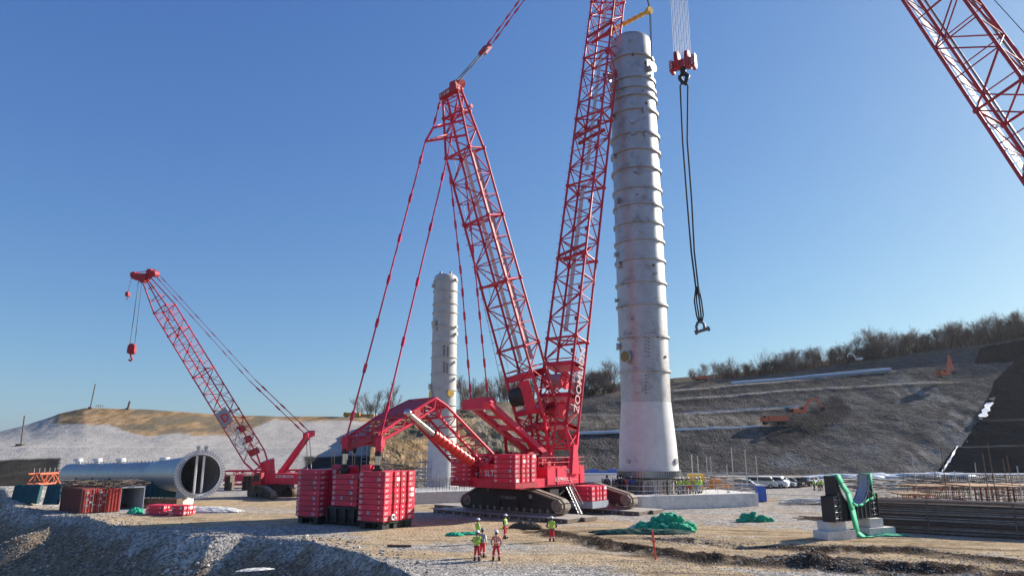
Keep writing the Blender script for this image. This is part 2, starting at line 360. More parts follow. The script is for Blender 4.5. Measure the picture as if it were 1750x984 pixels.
def ground_col(x, y):
    n1 = fbm(x * 0.16 + 3, y * 0.16, 4); n2 = fbm(x * 0.7, y * 0.7 + 20, 4); n3 = fbm(x * 0.05 + 9, y * 0.35, 4)
    tw = sst(0.50, 0.66, n1 * 0.6 + n3 * 0.4) * 0.55
    for pl, wd in T:
        d = dpoly(x, y, pl) + (n2 - 0.5) * wd * 1.3 + (n3 - 0.5) * wd
        tw = np.maximum(tw, sst(wd * 1.15, wd * 0.55, d))
    e = y - ye(x)
    tw = tw * sst(-0.5, 1.5, e + (n2 - 0.5) * 3)
    c = GRAV[None] * (0.85 + 0.4 * n1[:, None]) * (1 - tw[:, None]) + TAN[None] * (0.82 + 0.36 * n2[:, None]) * tw[:, None]
    wf = sst(0.60, 0.72, fbm(x * 0.10 + 60, (y + x * 0.25) * 0.9 + 11, 4)) * tw * sst(-1, 6, x) * 0.75; c = c * (1 - wf[:, None]) + np.array([0.15, 0.105, 0.07])[None] * wf[:, None]
    # wheel streaks on the dirt
    st = sst(0.55, 0.75, fbm(x * 0.12, (y + x * 0.08) * 1.6, 3)); c = c * (1 - 0.28 * (st * tw)[:, None])
    pitw = sst(0, -2.5, e + (n2 - 0.5) * 4)
    c = c * (1 - pitw[:, None]) + (DKG[None] * (0.75 + 0.5 * n1[:, None])) * pitw[:, None]
    # pale strip of limestone spall running down the bank
    d = dpoly(x, y, gl([(205, 984), (225, 950), (300, 925), (340, 918)])) + (n2 - 0.5) * 4; s = sst(2.2, 0.3, d) * sst(0.38, 0.6, n2)
    c = c * (1 - s[:, None]) + np.array([0.50, 0.48, 0.43])[None] * s[:, None]
    blu = sst(0.45, 0.62, fbm(x * 0.1 + 77, y * 0.1, 2)) * pitw * 0.15
    c = c * (1 - blu[:, None]) + np.array([0.17, 0.175, 0.20])[None] * blu[:, None]
    wt = np.zeros_like(x)
    for pl, wd in ((D1, 2.3), (D2, 0.9), (D3, 1.7), (D4, 1.7), (D5, 0.6)):
        dd = dpoly(x, y, pl) + (fbm(x * 0.9, y * 0.9, 3) - 0.5) * 3.2
        wt = np.maximum(wt, sst(wd * 1.1, wd * 0.35, dd) * sst(0.30, 0.48, n2 + 0.08))
    c = c * (1 - wt[:, None]) + WET[None] * wt[:, None]
    ga = np.clip(1 - tw * 0.8, 0.15, 1)
    return np.concatenate([c, ga[:, None]], 1)
ang = np.concatenate([np.linspace(-180, -44, 60), np.linspace(-43.5, 43.5, 900), np.linspace(44, 180, 60)])
rad = np.concatenate([np.linspace(2, 28, 16)[:-1], 28 * (1.0062 ** np.arange(0, 300)), np.linspace(185, 400, 20), [700, 1500, 3500]])
A, RD = np.meshgrid(np.radians(ang), rad); gx = RD * np.sin(A); gy = RD * np.cos(A)
hz = ground_h(gx.ravel(), gy.ravel()).reshape(gx.shape)
hz = np.where(RD > 150, hz * 0.3 - 0.2, hz)
P = np.stack([gx, gy, hz], -1); Cc = ground_col(gx.ravel(), gy.ravel()).reshape(*gx.shape, 4)
M['earth'] = earth_mat('site_earth', 0.9, 5.0, 0.6, 0.36, 0.16)
tag(grid_mesh('ground', P, Cc, M['earth']), kind='structure')

# loose stones lying on the ground
def stones(name, label, spots, mats, seed=1):
    rng = random.Random(seed); vs = []; fs = []; mi = []
    t = (1 + 5 ** 0.5) / 2
    iv = [V(*p).normalized() for p in [(-1, t, 0), (1, t, 0), (-1, -t, 0), (1, -t, 0), (0, -1, t), (0, 1, t), (0, -1, -t), (0, 1, -t), (t, 0, -1), (t, 0, 1), (-t, 0, -1), (-t, 0, 1)]]
    ifc = [(0, 11, 5), (0, 5, 1), (0, 1, 7), (0, 7, 10), (0, 10, 11), (1, 5, 9), (5, 11, 4), (11, 10, 2), (10, 7, 6), (7, 1, 8), (3, 9, 4), (3, 4, 2), (3, 2, 6), (3, 6, 8), (3, 8, 9), (4, 9, 5), (2, 4, 11), (6, 2, 10), (8, 6, 7), (9, 8, 1)]
    for x, y, z, r, k in spots:
        o = len(vs); sx, sy, sz = rng.uniform(.7, 1.3), rng.uniform(.7, 1.3), rng.uniform(.5, .9); a = rng.uniform(0, 6.28); ca, sa = math.cos(a), math.sin(a)
        for q in iv:
            j = rng.uniform(0.75, 1.2); X = q.x * sx * j; Y = q.y * sy * j
            vs.append((x + r * (X * ca - Y * sa), y + r * (X * sa + Y * ca), z + r * (q.z * sz * j + 0.25)))
        fs += [(a_ + o, b_ + o, c_ + o) for a_, b_, c_ in ifc]; mi += [k] * 20
    me = bpy.data.meshes.new(name); me.from_pydata(vs, [], fs); me.polygons.foreach_set('material_index', mi)
    for m in mats: me.materials.append(m)
    o = new_obj(name, me); tag(o, label, 'stones', kind='stuff'); return o
rng = random.Random(11); spots = []
def drop(x, y, r, k): spots.append((x, y, gz_c(x, y), r, k))
cand = []
for _ in range(5200):                                # rubble on the bank and its crest
    x = rng.uniform(-60, -2); y = float(ye(x)) + rng.gauss(-3, 4.5)
    if y > 25: cand.append((x, y, rng.uniform(0.03, 0.11) * (1.8 if rng.random() < 0.05 else 1), rng.choice([0, 1, 1, 1, 2])))
for pl in (D1, D3, D4, D2):
    for _ in range(700):
        i = rng.randrange(len(pl) - 1); t = rng.random(); x = mix(pl[i][0], pl[i + 1][0], t) + rng.gauss(0, 1.6); y = mix(pl[i][1], pl[i + 1][1], t) + rng.gauss(0, 1.4)
        cand.append((x, y, rng.uniform(0.02, 0.07), rng.choice([0, 0, 1, 2])))
for _ in range(5500):                                # gravel in the foreground
    u = rng.uniform(560, 1790); v = rng.uniform(955, 1000); p = gd(u, v); cand.append((p.x, p.y, rng.uniform(0.02, 0.05), rng.choice([0, 0, 2])))
for _ in range(0):                                # gravel further back on the right
    p = gd(rng.uniform(1120, 1420), rng.uniform(868, 915)); cand.append((p.x, p.y, rng.uniform(0.04, 0.12), rng.choice([0, 1, 1, 2])))
for _ in range(700):
    uu = rng.uniform(0, 1); p = gg(mix(215, 330, uu ** 1.5) + rng.gauss(0, 18), mix(985, 918, uu) + rng.gauss(0, 3)); cand.append((p.x, p.y, rng.uniform(0.06, 0.20), 2))
ca = np.array([(c[0], c[1]) for c in cand]); cz = ground_h(ca[:, 0], ca[:, 1])
spots = [(c[0], c[1], float(z), c[2], c[3]) for c, z in zip(cand, cz)]
st_m = [mat('stone_grey', (0.30, 0.275, 0.25), 0.9), mat('stone_mid', (0.22, 0.20, 0.18), 0.9), mat('stone_pale', (0.55, 0.52, 0.46), 0.9), mat('clod_dark', (0.075, 0.06, 0.05), 0.95)]
stones('loose_stones', 'grey broken stones scattered over the bank and the rutted ground', spots, st_m)

# ================= HILLS =================
class Hill:
    def __init__(s, cols, amp, seed, nscale=0.08):
        s.u = np.array([c[0] for c in cols], float); s.vv = np.array([[p[0] for p in c[1]] for c in cols], float); s.yy = np.array([[p[1] for p in c[1]] for c in cols], float)
        s.k = s.vv.shape[1]; s.amp = amp; s.seed = seed; s.ns = nscale
    def ctrl(s, u):
        v = np.stack([np.interp(u, s.u, s.vv[:, k]) for k in range(s.k)], -1); y = np.stack([np.interp(u, s.u, s.yy[:, k]) for k in range(s.k)], -1); return v, y
    def pts(s, u, v, Y):
        a = (u - 875) / F; b = (492 - v) / F; y = cp - b * sp; z = sp + b * cp; q = Y / y
        X = a * q; Z = H + z * q
        n = (fbm(X * s.ns + s.seed, Z * s.ns * 2.2 + Y * s.ns * .3, 5, 0.55) - 0.5)
        dn = n * s.amp
        return np.stack([X - dn * 0.2, Y - dn, Z + dn * 0.45], -1)
    def at(s, u, v, off=0.0):
        vc, yc = s.ctrl(np.array([float(u)])); vc = vc[0]; yc = yc[0]
        o = np.argsort(vc); Y = float(np.interp(v, vc[o], yc[o]))
        p = s.pts(np.array([float(u)]), np.array([float(v)]), np.array([Y]))[0]
        return Vector(p) + Vector((0, -off, off * 0.3))
    def mesh(s, name, u0, u1, nu, nper, colf, m):
        u = np.linspace(u0, u1, nu); vc, yc = s.ctrl(u); tt = []
        for k in range(s.k - 1): tt += list(np.linspace(k, k + 1, nper[k], endpoint=False))
        tt.append(s.k - 1); tt = np.array(tt); k = np.minimum(tt.astype(int), s.k - 2); f = tt - k
        Vv = vc[:, k] * (1 - f) + vc[:, k + 1] * f; Yy = yc[:, k] * (1 - f) + yc[:, k + 1] * f
        U = np.repeat(u[:, None], len(tt), 1)
        P = s.pts(U, Vv, Yy).transpose(1, 0, 2); C = colf(U.ravel(), Vv.ravel(), P.transpose(1, 0, 2).reshape(-1, 3)).reshape(nu, len(tt), 4).transpose(1, 0, 2)
        return tag(grid_mesh(name, np.ascontiguousarray(P), np.ascontiguousarray(C), m), kind='structure')
def vz(z, Y, u):           # reference pixel row of a height z at depth Y (vertical plane)
    t = (z - H) / Y; b = (t * cp - sp) / (cp + t * sp); return 492 - b * F
M['hill'] = earth_mat('hill_earth', 0.35, 1.4, 0.7, 0.36, 0.8)
M['bank'] = earth_mat('bank_stone', 0.7, 2.0, 0.35, 0.13, 0.35)
# --- left bank of grey stone with a brown crest ---
def lc(u, crest, ycr=215.0, base=830):
    z1 = 11.5; return (u, [(base, 138), (max(764, crest + 28), 172), (max(763, crest + 27), 176), (crest + (764 - crest) * 0.42, 198), (crest, ycr), (crest + 6, ycr + 22), (crest + 40, ycr + 120)])
LH = Hill([lc(-900, 815, 180), lc(-400, 768), lc(-120, 750), lc(0, 738), lc(50, 724), lc(100, 706), lc(145, 697), lc(265, 700), lc(400, 709), lc(470, 711), lc(540, 711), lc(600, 712), lc(660, 716), lc(720, 722), lc(760, 735)], 1.3, 3.0)
def lcol(u, v, P):
    n = fbm(P[:, 0] * 0.12, P[:, 2] * 0.4, 4); n2 = fbm(P[:, 0] * 0.5, P[:, 2] * 1.2 + 4, 4); vj = v + (n - 0.5) * 14
    c = np.array([0.455, 0.418, 0.37])[None] * (0.90 + 0.20 * n2[:, None])
    low = np.interp(u, [70, 110, 180, 210, 250, 330, 400, 430, 470, 500, 600, 700], [715, 726, 724, 735, 744, 741, 741, 735, 715, 719, 719, 722])
    cr = np.interp(u, [0, 60, 100, 145], [740, 725, 712, 703])
    b = sst(3, -2, vj - low) * sst(70, 105, u + (n - .5) * 30)
    br = np.array([0.38, 0.25, 0.135])[None] * (0.25 + 1.5 * fbm(P[:, 0] * 0.6, P[:, 2] * 0.9 + 4, 5, .65)[:, None]); c = c * (1 - b[:, None]) + br * b[:, None]
    ol = np.array([0.20, 0.17, 0.12])[None]; o = sst(0.5, 0.62, n) * b * 0.8; c = c * (1 - o[:, None]) + ol * o[:, None]
    ln = np.exp(-((v - 765) / 1.2) ** 2) * 0.5; c = c * (1 - ln[:, None]) + np.array([.42, .40, .38])[None] * ln[:, None]
    for (x0, x1, top) in ((-60, 102, 783), (520, 700, 779)):   # dark netting laid over the foot of the bank
        k = sst(x0 - 4, x0 + 4, u + (n2 - .5) * 10) * sst(x1 + 4, x1 - 4, u + (n2 - .5) * 25) * sst(-2, 2, vj - top)
        c = c * (1 - k[:, None]) + np.array([0.05, 0.046, 0.04])[None] * (0.6 + n2[:, None] * 0.8) * k[:, None]
    return np.concatenate([c, np.full((len(u), 1), 0.55)], 1)
LH.mesh('left_bank', -900, 760, 620, [40, 3, 36, 36, 6, 6], lcol, M['bank'])
# --- middle: brown cut slope and rock face ---
MH = Hill([(630, [(835, 145), (800, 148), (770, 150), (745, 156), (722, 190), (728, 260)]), (655, [(835, 145), (790, 150), (750, 156), (730, 170), (717, 200), (728, 260)]), (690, [(835, 145), (790, 152), (755, 160), (726, 178), (713, 200), (728, 260)]),
           (760, [(832, 150), (785, 160), (750, 168), (722, 182), (706, 200), (725, 260)]), (800, [(830, 158), (785, 168), (745, 174), (708, 185), (692, 215), (715, 280)]), (850, [(828, 165), (780, 172), (740, 178), (705, 188), (688, 235), (710, 300)]),
           (900, [(825, 168), (785, 176), (745, 184), (712, 200), (682, 250), (705, 320)]), (960, [(822, 172), (785, 182), (745, 196), (712, 214), (679, 270), (700, 340)]), (1010, [(820, 176), (785, 186), (750, 202), (715, 225), (677, 285), (700, 350)])], 6.0, 19.0, 0.11)
def mcol(u, v, P):
    n = fbm(P[:, 0] * 0.3, P[:, 2] * 0.12, 4); n2 = fbm(P[:, 0] * 0.9, P[:, 2] * 0.35 + 4, 4); n3 = fbm(P[:, 0] * .15, P[:, 2] * .4, 3)
    t = sst(770, 840, u + (n3 - .5) * 60)[:, None]; g = sst(870, 905, u)[:, None]
    br = np.array([0.25, 0.175, 0.10])[None] * (0.4 + 1.2 * n2[:, None]); ro = (np.array([0.25, 0.215, 0.165])[None] * (1 - n[:, None]) + np.array([0.30, 0.25, 0.18])[None] * n[:, None]) * (0.1 + 1.5 * n2[:, None])
    gr = np.array([0.125, 0.115, 0.10])[None] * (0.7 + 0.6 * n2[:, None])
    c = br * (1 - t) + ro * t; c = c * (1 - g) + gr * g
    o = (sst(0.48, 0.6, n3) * sst(700, 690 - 40, u) * 0)[:, None]
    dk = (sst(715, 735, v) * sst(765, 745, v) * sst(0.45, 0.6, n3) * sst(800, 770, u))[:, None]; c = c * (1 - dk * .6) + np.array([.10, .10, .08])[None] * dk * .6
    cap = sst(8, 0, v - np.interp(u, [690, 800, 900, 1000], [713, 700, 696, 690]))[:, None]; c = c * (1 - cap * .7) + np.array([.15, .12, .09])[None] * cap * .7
    return np.concatenate([c, np.full((len(u), 1), 0.4)], 1)
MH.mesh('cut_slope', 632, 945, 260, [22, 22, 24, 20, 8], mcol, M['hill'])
# --- right hill: terraced cut with woods on top ---
def rc(u, sky, b1, b2, b3, b4, base=816, y=(186, 214, 232, 252, 268, 292)):
    r = [(base, y[0])]
    for v, Y in ((b4, y[1]), (b3, y[2]), (b2, y[3]), (b1, y[4])):
        z = at(u, v, Y).z; r += [(v, Y), (vz(z, Y + 5, u), Y + 5)]
    r += [(sky, y[5]), (sky - 10, y[5] + 60), (sky + 30, y[5] + 200)]; return (u, r)
RH = Hill([rc(905, 693, 704, 720, 736, 757), rc(930, 690, 700, 716, 731, 752), rc(985, 683, 695, 710, 722, 742), rc(1060, 670, 680, 696, 715, 739), rc(1150, 656, 666, 681, 708, 735), rc(1250, 647, 658, 675, 701, 731), rc(1342, 637, 650, 666, 696, 727), rc(1458, 620, 639, 660, 692, 722),
           rc(1527, 610, 633, 655, 690, 720), rc(1596, 599, 625, 652, 688, 718), rc(1674, 590, 617, 645, 684, 716), rc(1760, 576, 606, 640, 680, 714), rc(2000, 545, 585, 630, 675, 710), rc(2600, 500, 560, 610, 665, 705)], 1.3, 51.0, 0.13)
GEO = [(1674, 594), (1775, 575), (1900, 560), (1900, 814), (1599, 811), (1630, 764), (1642, 762), (1671, 719), (1682, 690), (1702, 647), (1733, 617), (1664, 622)]
def rcol(u, v, P):
    n = fbm(P[:, 0] * 0.06, P[:, 2] * 0.12, 4); n2 = fbm(P[:, 0] * 0.35, P[:, 2] * 0.3 + 4, 5); n3 = fbm(u * 0.02, v * 0.03 + 8, 3)
    n4 = fbm(P[:, 0] * 0.9, P[:, 2] * 0.10 + 40, 4); n5 = fbm(P[:, 0] * 0.02 + 5, P[:, 2] * 0.5, 4)
    c = np.array([0.118, 0.106, 0.094])[None] * (0.15 + 0.55 * n2[:, None] + 0.45 * n4[:, None] + 0.55 * n5[:, None])
    g = (sst(1330, 1480, u + (n3 - .5) * 160) * sst(630, 680, v) * 0.6)[:, None]; c = c * (1 - g) + np.array([0.13, 0.12, 0.108])[None] * (0.5 + 1.0 * n2[:, None]) * g
    # broken stone spilling down beside the cover and at the foot
    d = dpoly(u, v, [(1540, 660), (1620, 690), (1640, 720), (1600, 765), (1560, 800)]) + (n2 - .5) * 60; k = (sst(45, 5, d) * sst(.40, .6, n2))[:, None]
    c = c * (1 - k) + np.array([0.23, 0.215, 0.19])[None] * k
    d = np.abs(v - np.interp(u, [1260, 1400, 1600], [800, 785, 760])) + (n2 - .5) * 40; k = (sst(26, 4, d) * sst(.42, .62, n) * sst(1260, 1320, u))[:, None]; c = c * (1 - k) + np.array([0.17, 0.165, 0.16])[None] * k
    # dark fresh spoil in the middle
    d = dpoly(u, v, [(1325, 745), (1380, 725), (1430, 700)]) + (n2 - .5) * 22; k = sst(28, 14, d)[:, None]; c = c * (1 - k * .85) + np.array([0.045, 0.04, 0.037])[None] * k * .85
    # pale bench lines; the undercut shadow below each is painted into the colour
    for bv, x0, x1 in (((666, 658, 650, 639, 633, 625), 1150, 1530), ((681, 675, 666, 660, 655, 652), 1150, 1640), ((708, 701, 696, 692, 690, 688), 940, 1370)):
        b = np.interp(u, [1150, 1250, 1342, 1458, 1527, 1596], bv); k_shadow = (np.exp(-((v - b - 5.5) / 3.0) ** 2) * sst(x0 - 5, x0 + 5, u) * sst(x1 + 25, x1 - 25, u) * .6)[:, None]; c = c * (1 - k_shadow) + np.array([.045, .04, .036])[None] * k_shadow; k = (np.exp(-((v - b - 1) / 1.4) ** 2) * sst(x0 - 5, x0 + 5, u) * sst(x1 + 5, x1 - 5, u) * 0.85 * sst(.25, .45, n2 + .1))[:, None]
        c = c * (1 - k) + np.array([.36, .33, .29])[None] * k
    band = (sst(704, 712, v) * sst(733, 727, v) * sst(1330, 1290, u))[:, None]; c = c * (1 - band * .75) + np.array([.22, .19, .15])[None] * (-0.2 + 1.6 * n4[:, None] + .7 * n2[:, None]) * band * .75
    gt = (sst(8, -6, v - np.interp(u, [930, 1150, 1342, 1527, 1596, 1760], [694, 662, 645, 622, 612, 590])))[:, None]
    c = c * (1 - gt * .6) + np.array([.17, .135, .10])[None] * gt * .6
    in_ = inpoly(u + (n2 - .5) * 5, v + (n2 - .5) * 4, GEO)[:, None]
    c = np.where(in_, np.array([0.0075, 0.0095, 0.015])[None] * (0.85 + .3 * n2[:, None]), c)
    for (px, py) in (((1671, 1760, 1900), (719, 716, 712)), ((1630, 1700, 1760), (763, 762, 762))):
        b = np.interp(u, px, py); k = (np.exp(-((v - b) / 0.8) ** 2) * (u > px[0]) * 0.5)[:, None]; c = c * (1 - k) + np.array([.20, .20, .20])[None] * k
    return np.concatenate([c, np.where(in_, 0.0, 0.45)], 1)
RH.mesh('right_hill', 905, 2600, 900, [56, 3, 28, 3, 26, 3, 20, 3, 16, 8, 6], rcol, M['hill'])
# pale stone flat at the foot of the hill
mb = MB(); 

# ================= BARE TREES =================
def bare_tree(seed, h=9.0, spread=0.42, lean=0.0, dens=1.0, slim=False):
    rng = random.Random(seed); tr = MB(); cr = MB()
    def grow(p, d, L, r, depth):
        n = 3; pts = [p]; q = p.copy(); dd = d.copy()
        for i in range(n):
            dd = (dd + V(rng.uniform(-1, 1), rng.uniform(-1, 1), rng.uniform(-.3, .6)) * 0.14).normalized(); q = q + dd * (L / n); pts.append(q.copy())
        rr = [r * (1 - 0.5 * i / n) for i in range(n + 1)]
        (tr if depth < 2 else cr).tube(pts, rr, 5 if depth < 1 else 3, False)
        if depth >= 4 or r < 0.010: return
        k = ({0: 4, 1: 4, 2: 3, 3: 2} if slim else {0: 6, 1: 5, 2: 4, 3: 3})[depth]; k = max(2, int(k * dens + rng.random()))
        for j in range(k):
            t = rng.uniform(0.35 if depth == 0 else 0.25, 1.0); i = min(int(t * n), n - 1); b = pts[i].lerp(pts[i + 1], t * n - i)
            a = rng.uniform(0, 6.28); s = rng.uniform(0.5, 1.1) * (0.75 if depth == 0 else 1)
            nd = (dd + V(math.cos(a), math.sin(a), rng.uniform(0.0, 0.5)) * s * (.55 if slim else 1)).normalized()
            grow(b, nd, L * rng.uniform(0.55, 0.8), max(0.024, rr[i] * 0.5), depth + 1)
        grow(pts[-1], dd, L * 0.62, rr[-1] * 0.9, depth + 1)
    grow(V(0, 0, -0.3), V(lean, 0, 1).normalized(), h * spread, h * 0.020, 0)
    return tr, cr
trees = []
for i, (hh, sp_, dn) in enumerate(((9, .42, 1.0), (10, .5, .9), (8.5, .36, .9), (11, .48, 1.0), (9.5, .40, 1.15), (10, .52, .7), (9, .46, 1.0), (9.5, .5, 1.1), (8.5, .42, 1.0))):
    tr, cr = bare_tree(100 + i, hh, sp_, 0.03 * ((i * 2) % 5 - 2), dn, i > 5)
    o = tr.build('bare_tree', M['bark']); c = cr.build('crown', M['twig'], o); trees.append(o)
used = set()
def plant(k, p, rz, s, label, group):
    if k not in used:
        used.add(k); o = trees[k]; o.location = p; o.rotation_euler = (0, 0, rz); o.scale = (s, s, s); o['label'] = label; o['category'] = 'tree'; 
        if group: o['group'] = group
        return o
    o = copy_tree(trees[k], p, rz, s, label=label)
    if 'group' in o: del o['group']
    if group: o['group'] = group
    return o
rng = random.Random(5)
GW = 'leafless trees of the wood on the right hill'
for row, (dy, npx) in enumerate(((2, 9.5), (7, 10), (13, 10), (20, 11), (28, 12))):
    u = 1150 + row * 4
    while u < 1850:
        dens = 1 if u > 1240 else 0.45
        if rng.random() < dens:
            p = RH.at(u, np.interp(u, [1150, 1250, 1342, 1458, 1527, 1596, 1674, 1760, 1900], [655, 647, 637, 620, 610, 599, 590, 576, 558]), -dy); p.z -= 0.4
            s = rng.uniform(.62, 1.2) * (0.72 if u < 1240 else 1.0 if u < 1500 else 1.15)
            plant(rng.randrange(6), p, rng.uniform(0, 6.28), s, 'leafless brown tree in the wood along the top of the right hill', GW)
        u += npx * rng.uniform(.6, 1.4)
GB = 'leafless trees on the ridge behind the boom'
for u in list(np.arange(783, 925, 6.5)) + list(np.arange(786, 920, 9)):
    p = MH.at(u, np.interp(u, [780, 850, 925], [696, 688, 681]), -rng.uniform(2, 14)); plant(rng.choice([6, 7, 8]), p, rng.uniform(0, 6.28), rng.uniform(.95, 1.25), 'thin leafless tree on the ridge right of the shorter column', GB)
GC = 'leafless trees on the ridge left of the tall column'
for u in list(np.arange(985, 1064, 6)) + list(np.arange(1000, 1064, 8)):
    p = RH.at(u, np.interp(u, [985, 1060], [681, 670]), -rng.uniform(4, 14)); plant(rng.choice([0, 2, 4, 3]), p, rng.uniform(0, 6.28), rng.uniform(.8, 1.4), 'bushy leafless tree on the ridge just left of the tall column', GC)
GD = 'bare trees behind the orange truck'
for u, s in ((606, .85), (622, .95), (634, 1.0), (645, .7), (652, .75), (660, .95), (616, .6)):
    p = LH.at(u, 713, -8); plant(rng.choice([6, 7, 8]), p, rng.uniform(0, 6.28), s * 1.4, 'tall bare tree in the clump behind the orange truck on the skyline', GD)
plant(6, LH.at(691, 716, -6), 1.0, .8, 'small bare tree standing alone behind the arched push frame', None)
plant(7, LH.at(722, 718, -6), 2.0, .48, 'small bare tree just left of the shorter column', None)
plant(8, LH.at(5, 741, -20), 2.0, .5, 'faint bare tree at the far left edge of the skyline', None)
# ================= MAIN CRANE =================
CA = R_(39.0)
Bv = V(math.sin(CA), math.cos(CA), 0); Rv = V(math.cos(CA), -math.sin(CA), 0); Zv = V(0, 0, 1)
O = V(3.9, 80.6, 0)
def L(b, r, z):
    if z > 3: z = z * .93 + .15
    return O + Bv * b + Rv * r + Zv * z
def lattice(parent, P0, P1, lat, st, rc, rd, name='boom_section', mats=None, faces=(0, 1, 2, 3), heavy=4, ladder=False, tall=1.0, mod=None):
    """lattice mast: st = [(t, width, depth)] along P0->P1; one mesh per section between heavy frames"""
    P0 = Vector(P0); P1 = Vector(P1); ax = (P1 - P0); Ln = ax.length; ax.normalize()
    lat = (Vector(lat) - ax * Vector(lat).dot(ax)).normalized(); dep = ax.cross(lat).normalized()
    ts = [s[0] for s in st]
    def cor(t):
        w_ = np.interp(t, ts, [s[1] for s in st]) / 2; d_ = np.interp(t, ts, [s[2] for s in st]) / 2; c = P0 + ax * (Ln * t)
        return [c - lat * w_ - dep * d_, c + lat * w_ - dep * d_, c + lat * w_ + dep * d_, c - lat * w_ + dep * d_]
    t = 0; tl = [0.0]
    while t < 1 - 1e-6:
        wd = np.interp(t, ts, [s[1] for s in st]); t = t + max(1.1, wd * 0.66 * tall) / Ln; tl.append(min(t, 1.0))
    if len(tl) > 2 and tl[-1] - tl[-2] < 0.3 * (tl[1] - tl[0]): tl.pop(-2)
    objs = []; mb = MB()
    for i in range(len(tl) - 1):
        a = cor(tl[i]); b = cor(tl[i + 1])
        for k in range(4):
            mb.cyl(a[k], b[k], rc, n=6, caps=False)
            j = (k + 1) % 4
            if k in faces:
                if (i + k) % 2: mb.cyl(a[k], b[j], rd, n=5, caps=False)
                else: mb.cyl(a[j], b[k], rd, n=5, caps=False)
                mb.cyl(b[k], b[j], rd * 0.85, n=5, caps=False)
        if i % heavy == heavy - 1 or i == len(tl) - 2:
            for k in range(4):
                mb.cyl(b[k], b[(k + 1) % 4], rd * 1.7, n=5); mb.ball(b[k], rc * 1.9, n=6, m=4)
            mb.cyl(b[0], b[2], rd * 1.2, n=5)
            objs.append(mb.build(name, mats or M['red_lat'], parent)); mb = MB()
    return objs, cor, ax, lat, dep, Ln, tl
def strip(mb, cor, t0, t1, face, f0, f1, n=12, gap=0.0):
    """grating laid inside the lattice between two chords"""
    for i in range(n):
        a = t0 + (t1 - t0) * i / n; b = t0 + (t1 - t0) * (i + 1 - gap) / n
        A = cor(a); B = cor(b); p0, p1 = A[face[0]], A[face[1]]; q0, q1 = B[face[0]], B[face[1]]
        mb.quad(p0.lerp(p1, f0), p0.lerp(p1, f1), q0.lerp(q1, f1), q0.lerp(q1, f0))
def pendant(mb, p0, p1, r=0.10, seg=6, pair=0.0, lat=None):
    p0 = Vector(p0); p1 = Vector(p1); offs = [V(0, 0, 0)] if not pair else [Vector(lat).normalized() * pair, Vector(lat).normalized() * -pair]
    for o in offs:
        mb.beam(p0 + o, p1 + o, r * 1.3, r * 1.3)
        n = max(1, int((p1 - p0).length / seg))
        for i in range(n + 1):
            c = (p0 + o).lerp(p1 + o, (i + 0.5) / (n + 1)); d = (p1 - p0).normalized()
            mb.beam(c - d * 0.45, c + d * 0.45, r * 2.6, r * 2.6); mb.beam(c - d * 0.2, c + d * 0.2, r * 3.8, r * 2.4)
def slab(mb, c, lx, ly, h, X, Y, side='x', text=True, bold=0.01):
    """one counterweight plate: plain faces on Y ends, ribbed faces on the X ends"""
    X = Vector(X); Y = Vector(Y); nx = 0.16
    ys = [-.5, -.29, -.25, -.19, -.15, .00, .04, .20, .24, .5]
    hx = lx / 2; pr = []
    for y0, y1, rec in ((-.5, -.28, 0), (-.28, -.18, 1), (-.18, -.02, 0), (-.02, .03, 1), (.03, .17, 0), (.17, .27, 1), (.27, .5, 0)):
        q = hx - (0.13 if rec else 0); pr += [(q, y0 * ly), (q, y1 * ly)]
    poly = pr + [(-a, b) for a, b in reversed(pr)]
    mb.mi = 0; mb.prism(poly, Vector(c) - Zv * h / 2, X, Y, Zv * h)
    mb.mi = 1
    if text:
        s = h * 0.52
        for sx in (1, -1):
            Xd = Y * sx; base = Vector(c) + X * (sx * (hx + 0.012)) - Zv * h * 0.2
            mb.text('SLT', base + Xd * (-0.47 * ly), Xd, Zv, s * 1.15, bold=0.035); mb.text('SLT', base + Xd * (0.30 * ly), Xd, Zv, s * 1.15, bold=0.035)
            for yy in (-.1, .1): mb.prism([(-.07, -.07), (.07, -.07), (.07, .07), (-.07, .07)], Vector(c) + X * (sx * (hx + 0.004)) + Y * (yy * ly * sx), Y, Zv, X * (0.02 * sx))
        for sy in (1, -1):
            Xd = X * -sy; base = Vector(c) + Y * (sy * (ly / 2 + 0.012)) + Xd * (-0.47 * lx)
            Xd = Xd; mb.text('SLT', base - Zv * h * 0.32, Xd, Zv, s * 1.0, bold=0.035); mb.text('12.5t', base + Zv * h * 0.10, Xd, Zv, s * .5, bold=0.02)
            mb.prism([(-.06, -.06), (.06, -.06), (.06, .06), (-.06, .06)], Vector(c) + Y * (sy * (ly / 2 + 0.002)) + Xd * (0.30 * lx), X, Zv, Y * (0.02 * sy))
    mb.mi = 0
_slabs = {}
def place_slab(parent, c, lx, ly, h, X, Y, rng, name='counterweight_slab'):
    mb = MB(); j = rng.uniform(-.02, .02); slab(mb, Vector(c) + Vector(X) * j, lx, ly, h - 0.04, X, Y)
    if rng.random() < 0.45:
        mb.mi = 2; s = rng.choice([-1, 1]); mb.prism([(-.22, -.17), (.22, -.17), (.22, .17), (-.22, .17)], Vector(c) + Vector(X) * (lx / 2 + 0.01) + Vector(Y) * (ly * rng.choice([-.4, -.08, .1, .4])), Y, Zv, Vector(X) * 0.015)
    if rng.random() < 0.3:
        mb.mi = 3; mb.prism([(-.13, -.16), (.13, -.16), (.13, .16), (-.13, .16)], Vector(c) - Vector(Y) * (ly / 2 + 0.0) + Vector(X) * (lx * rng.choice([-.1, .25])), X, Zv, Vector(Y) * -0.015)
    return mb.build(name, [M[rng.choice(['red', 'red', 'red2'])], M['white'], M['white'], M['greycl']], parent)

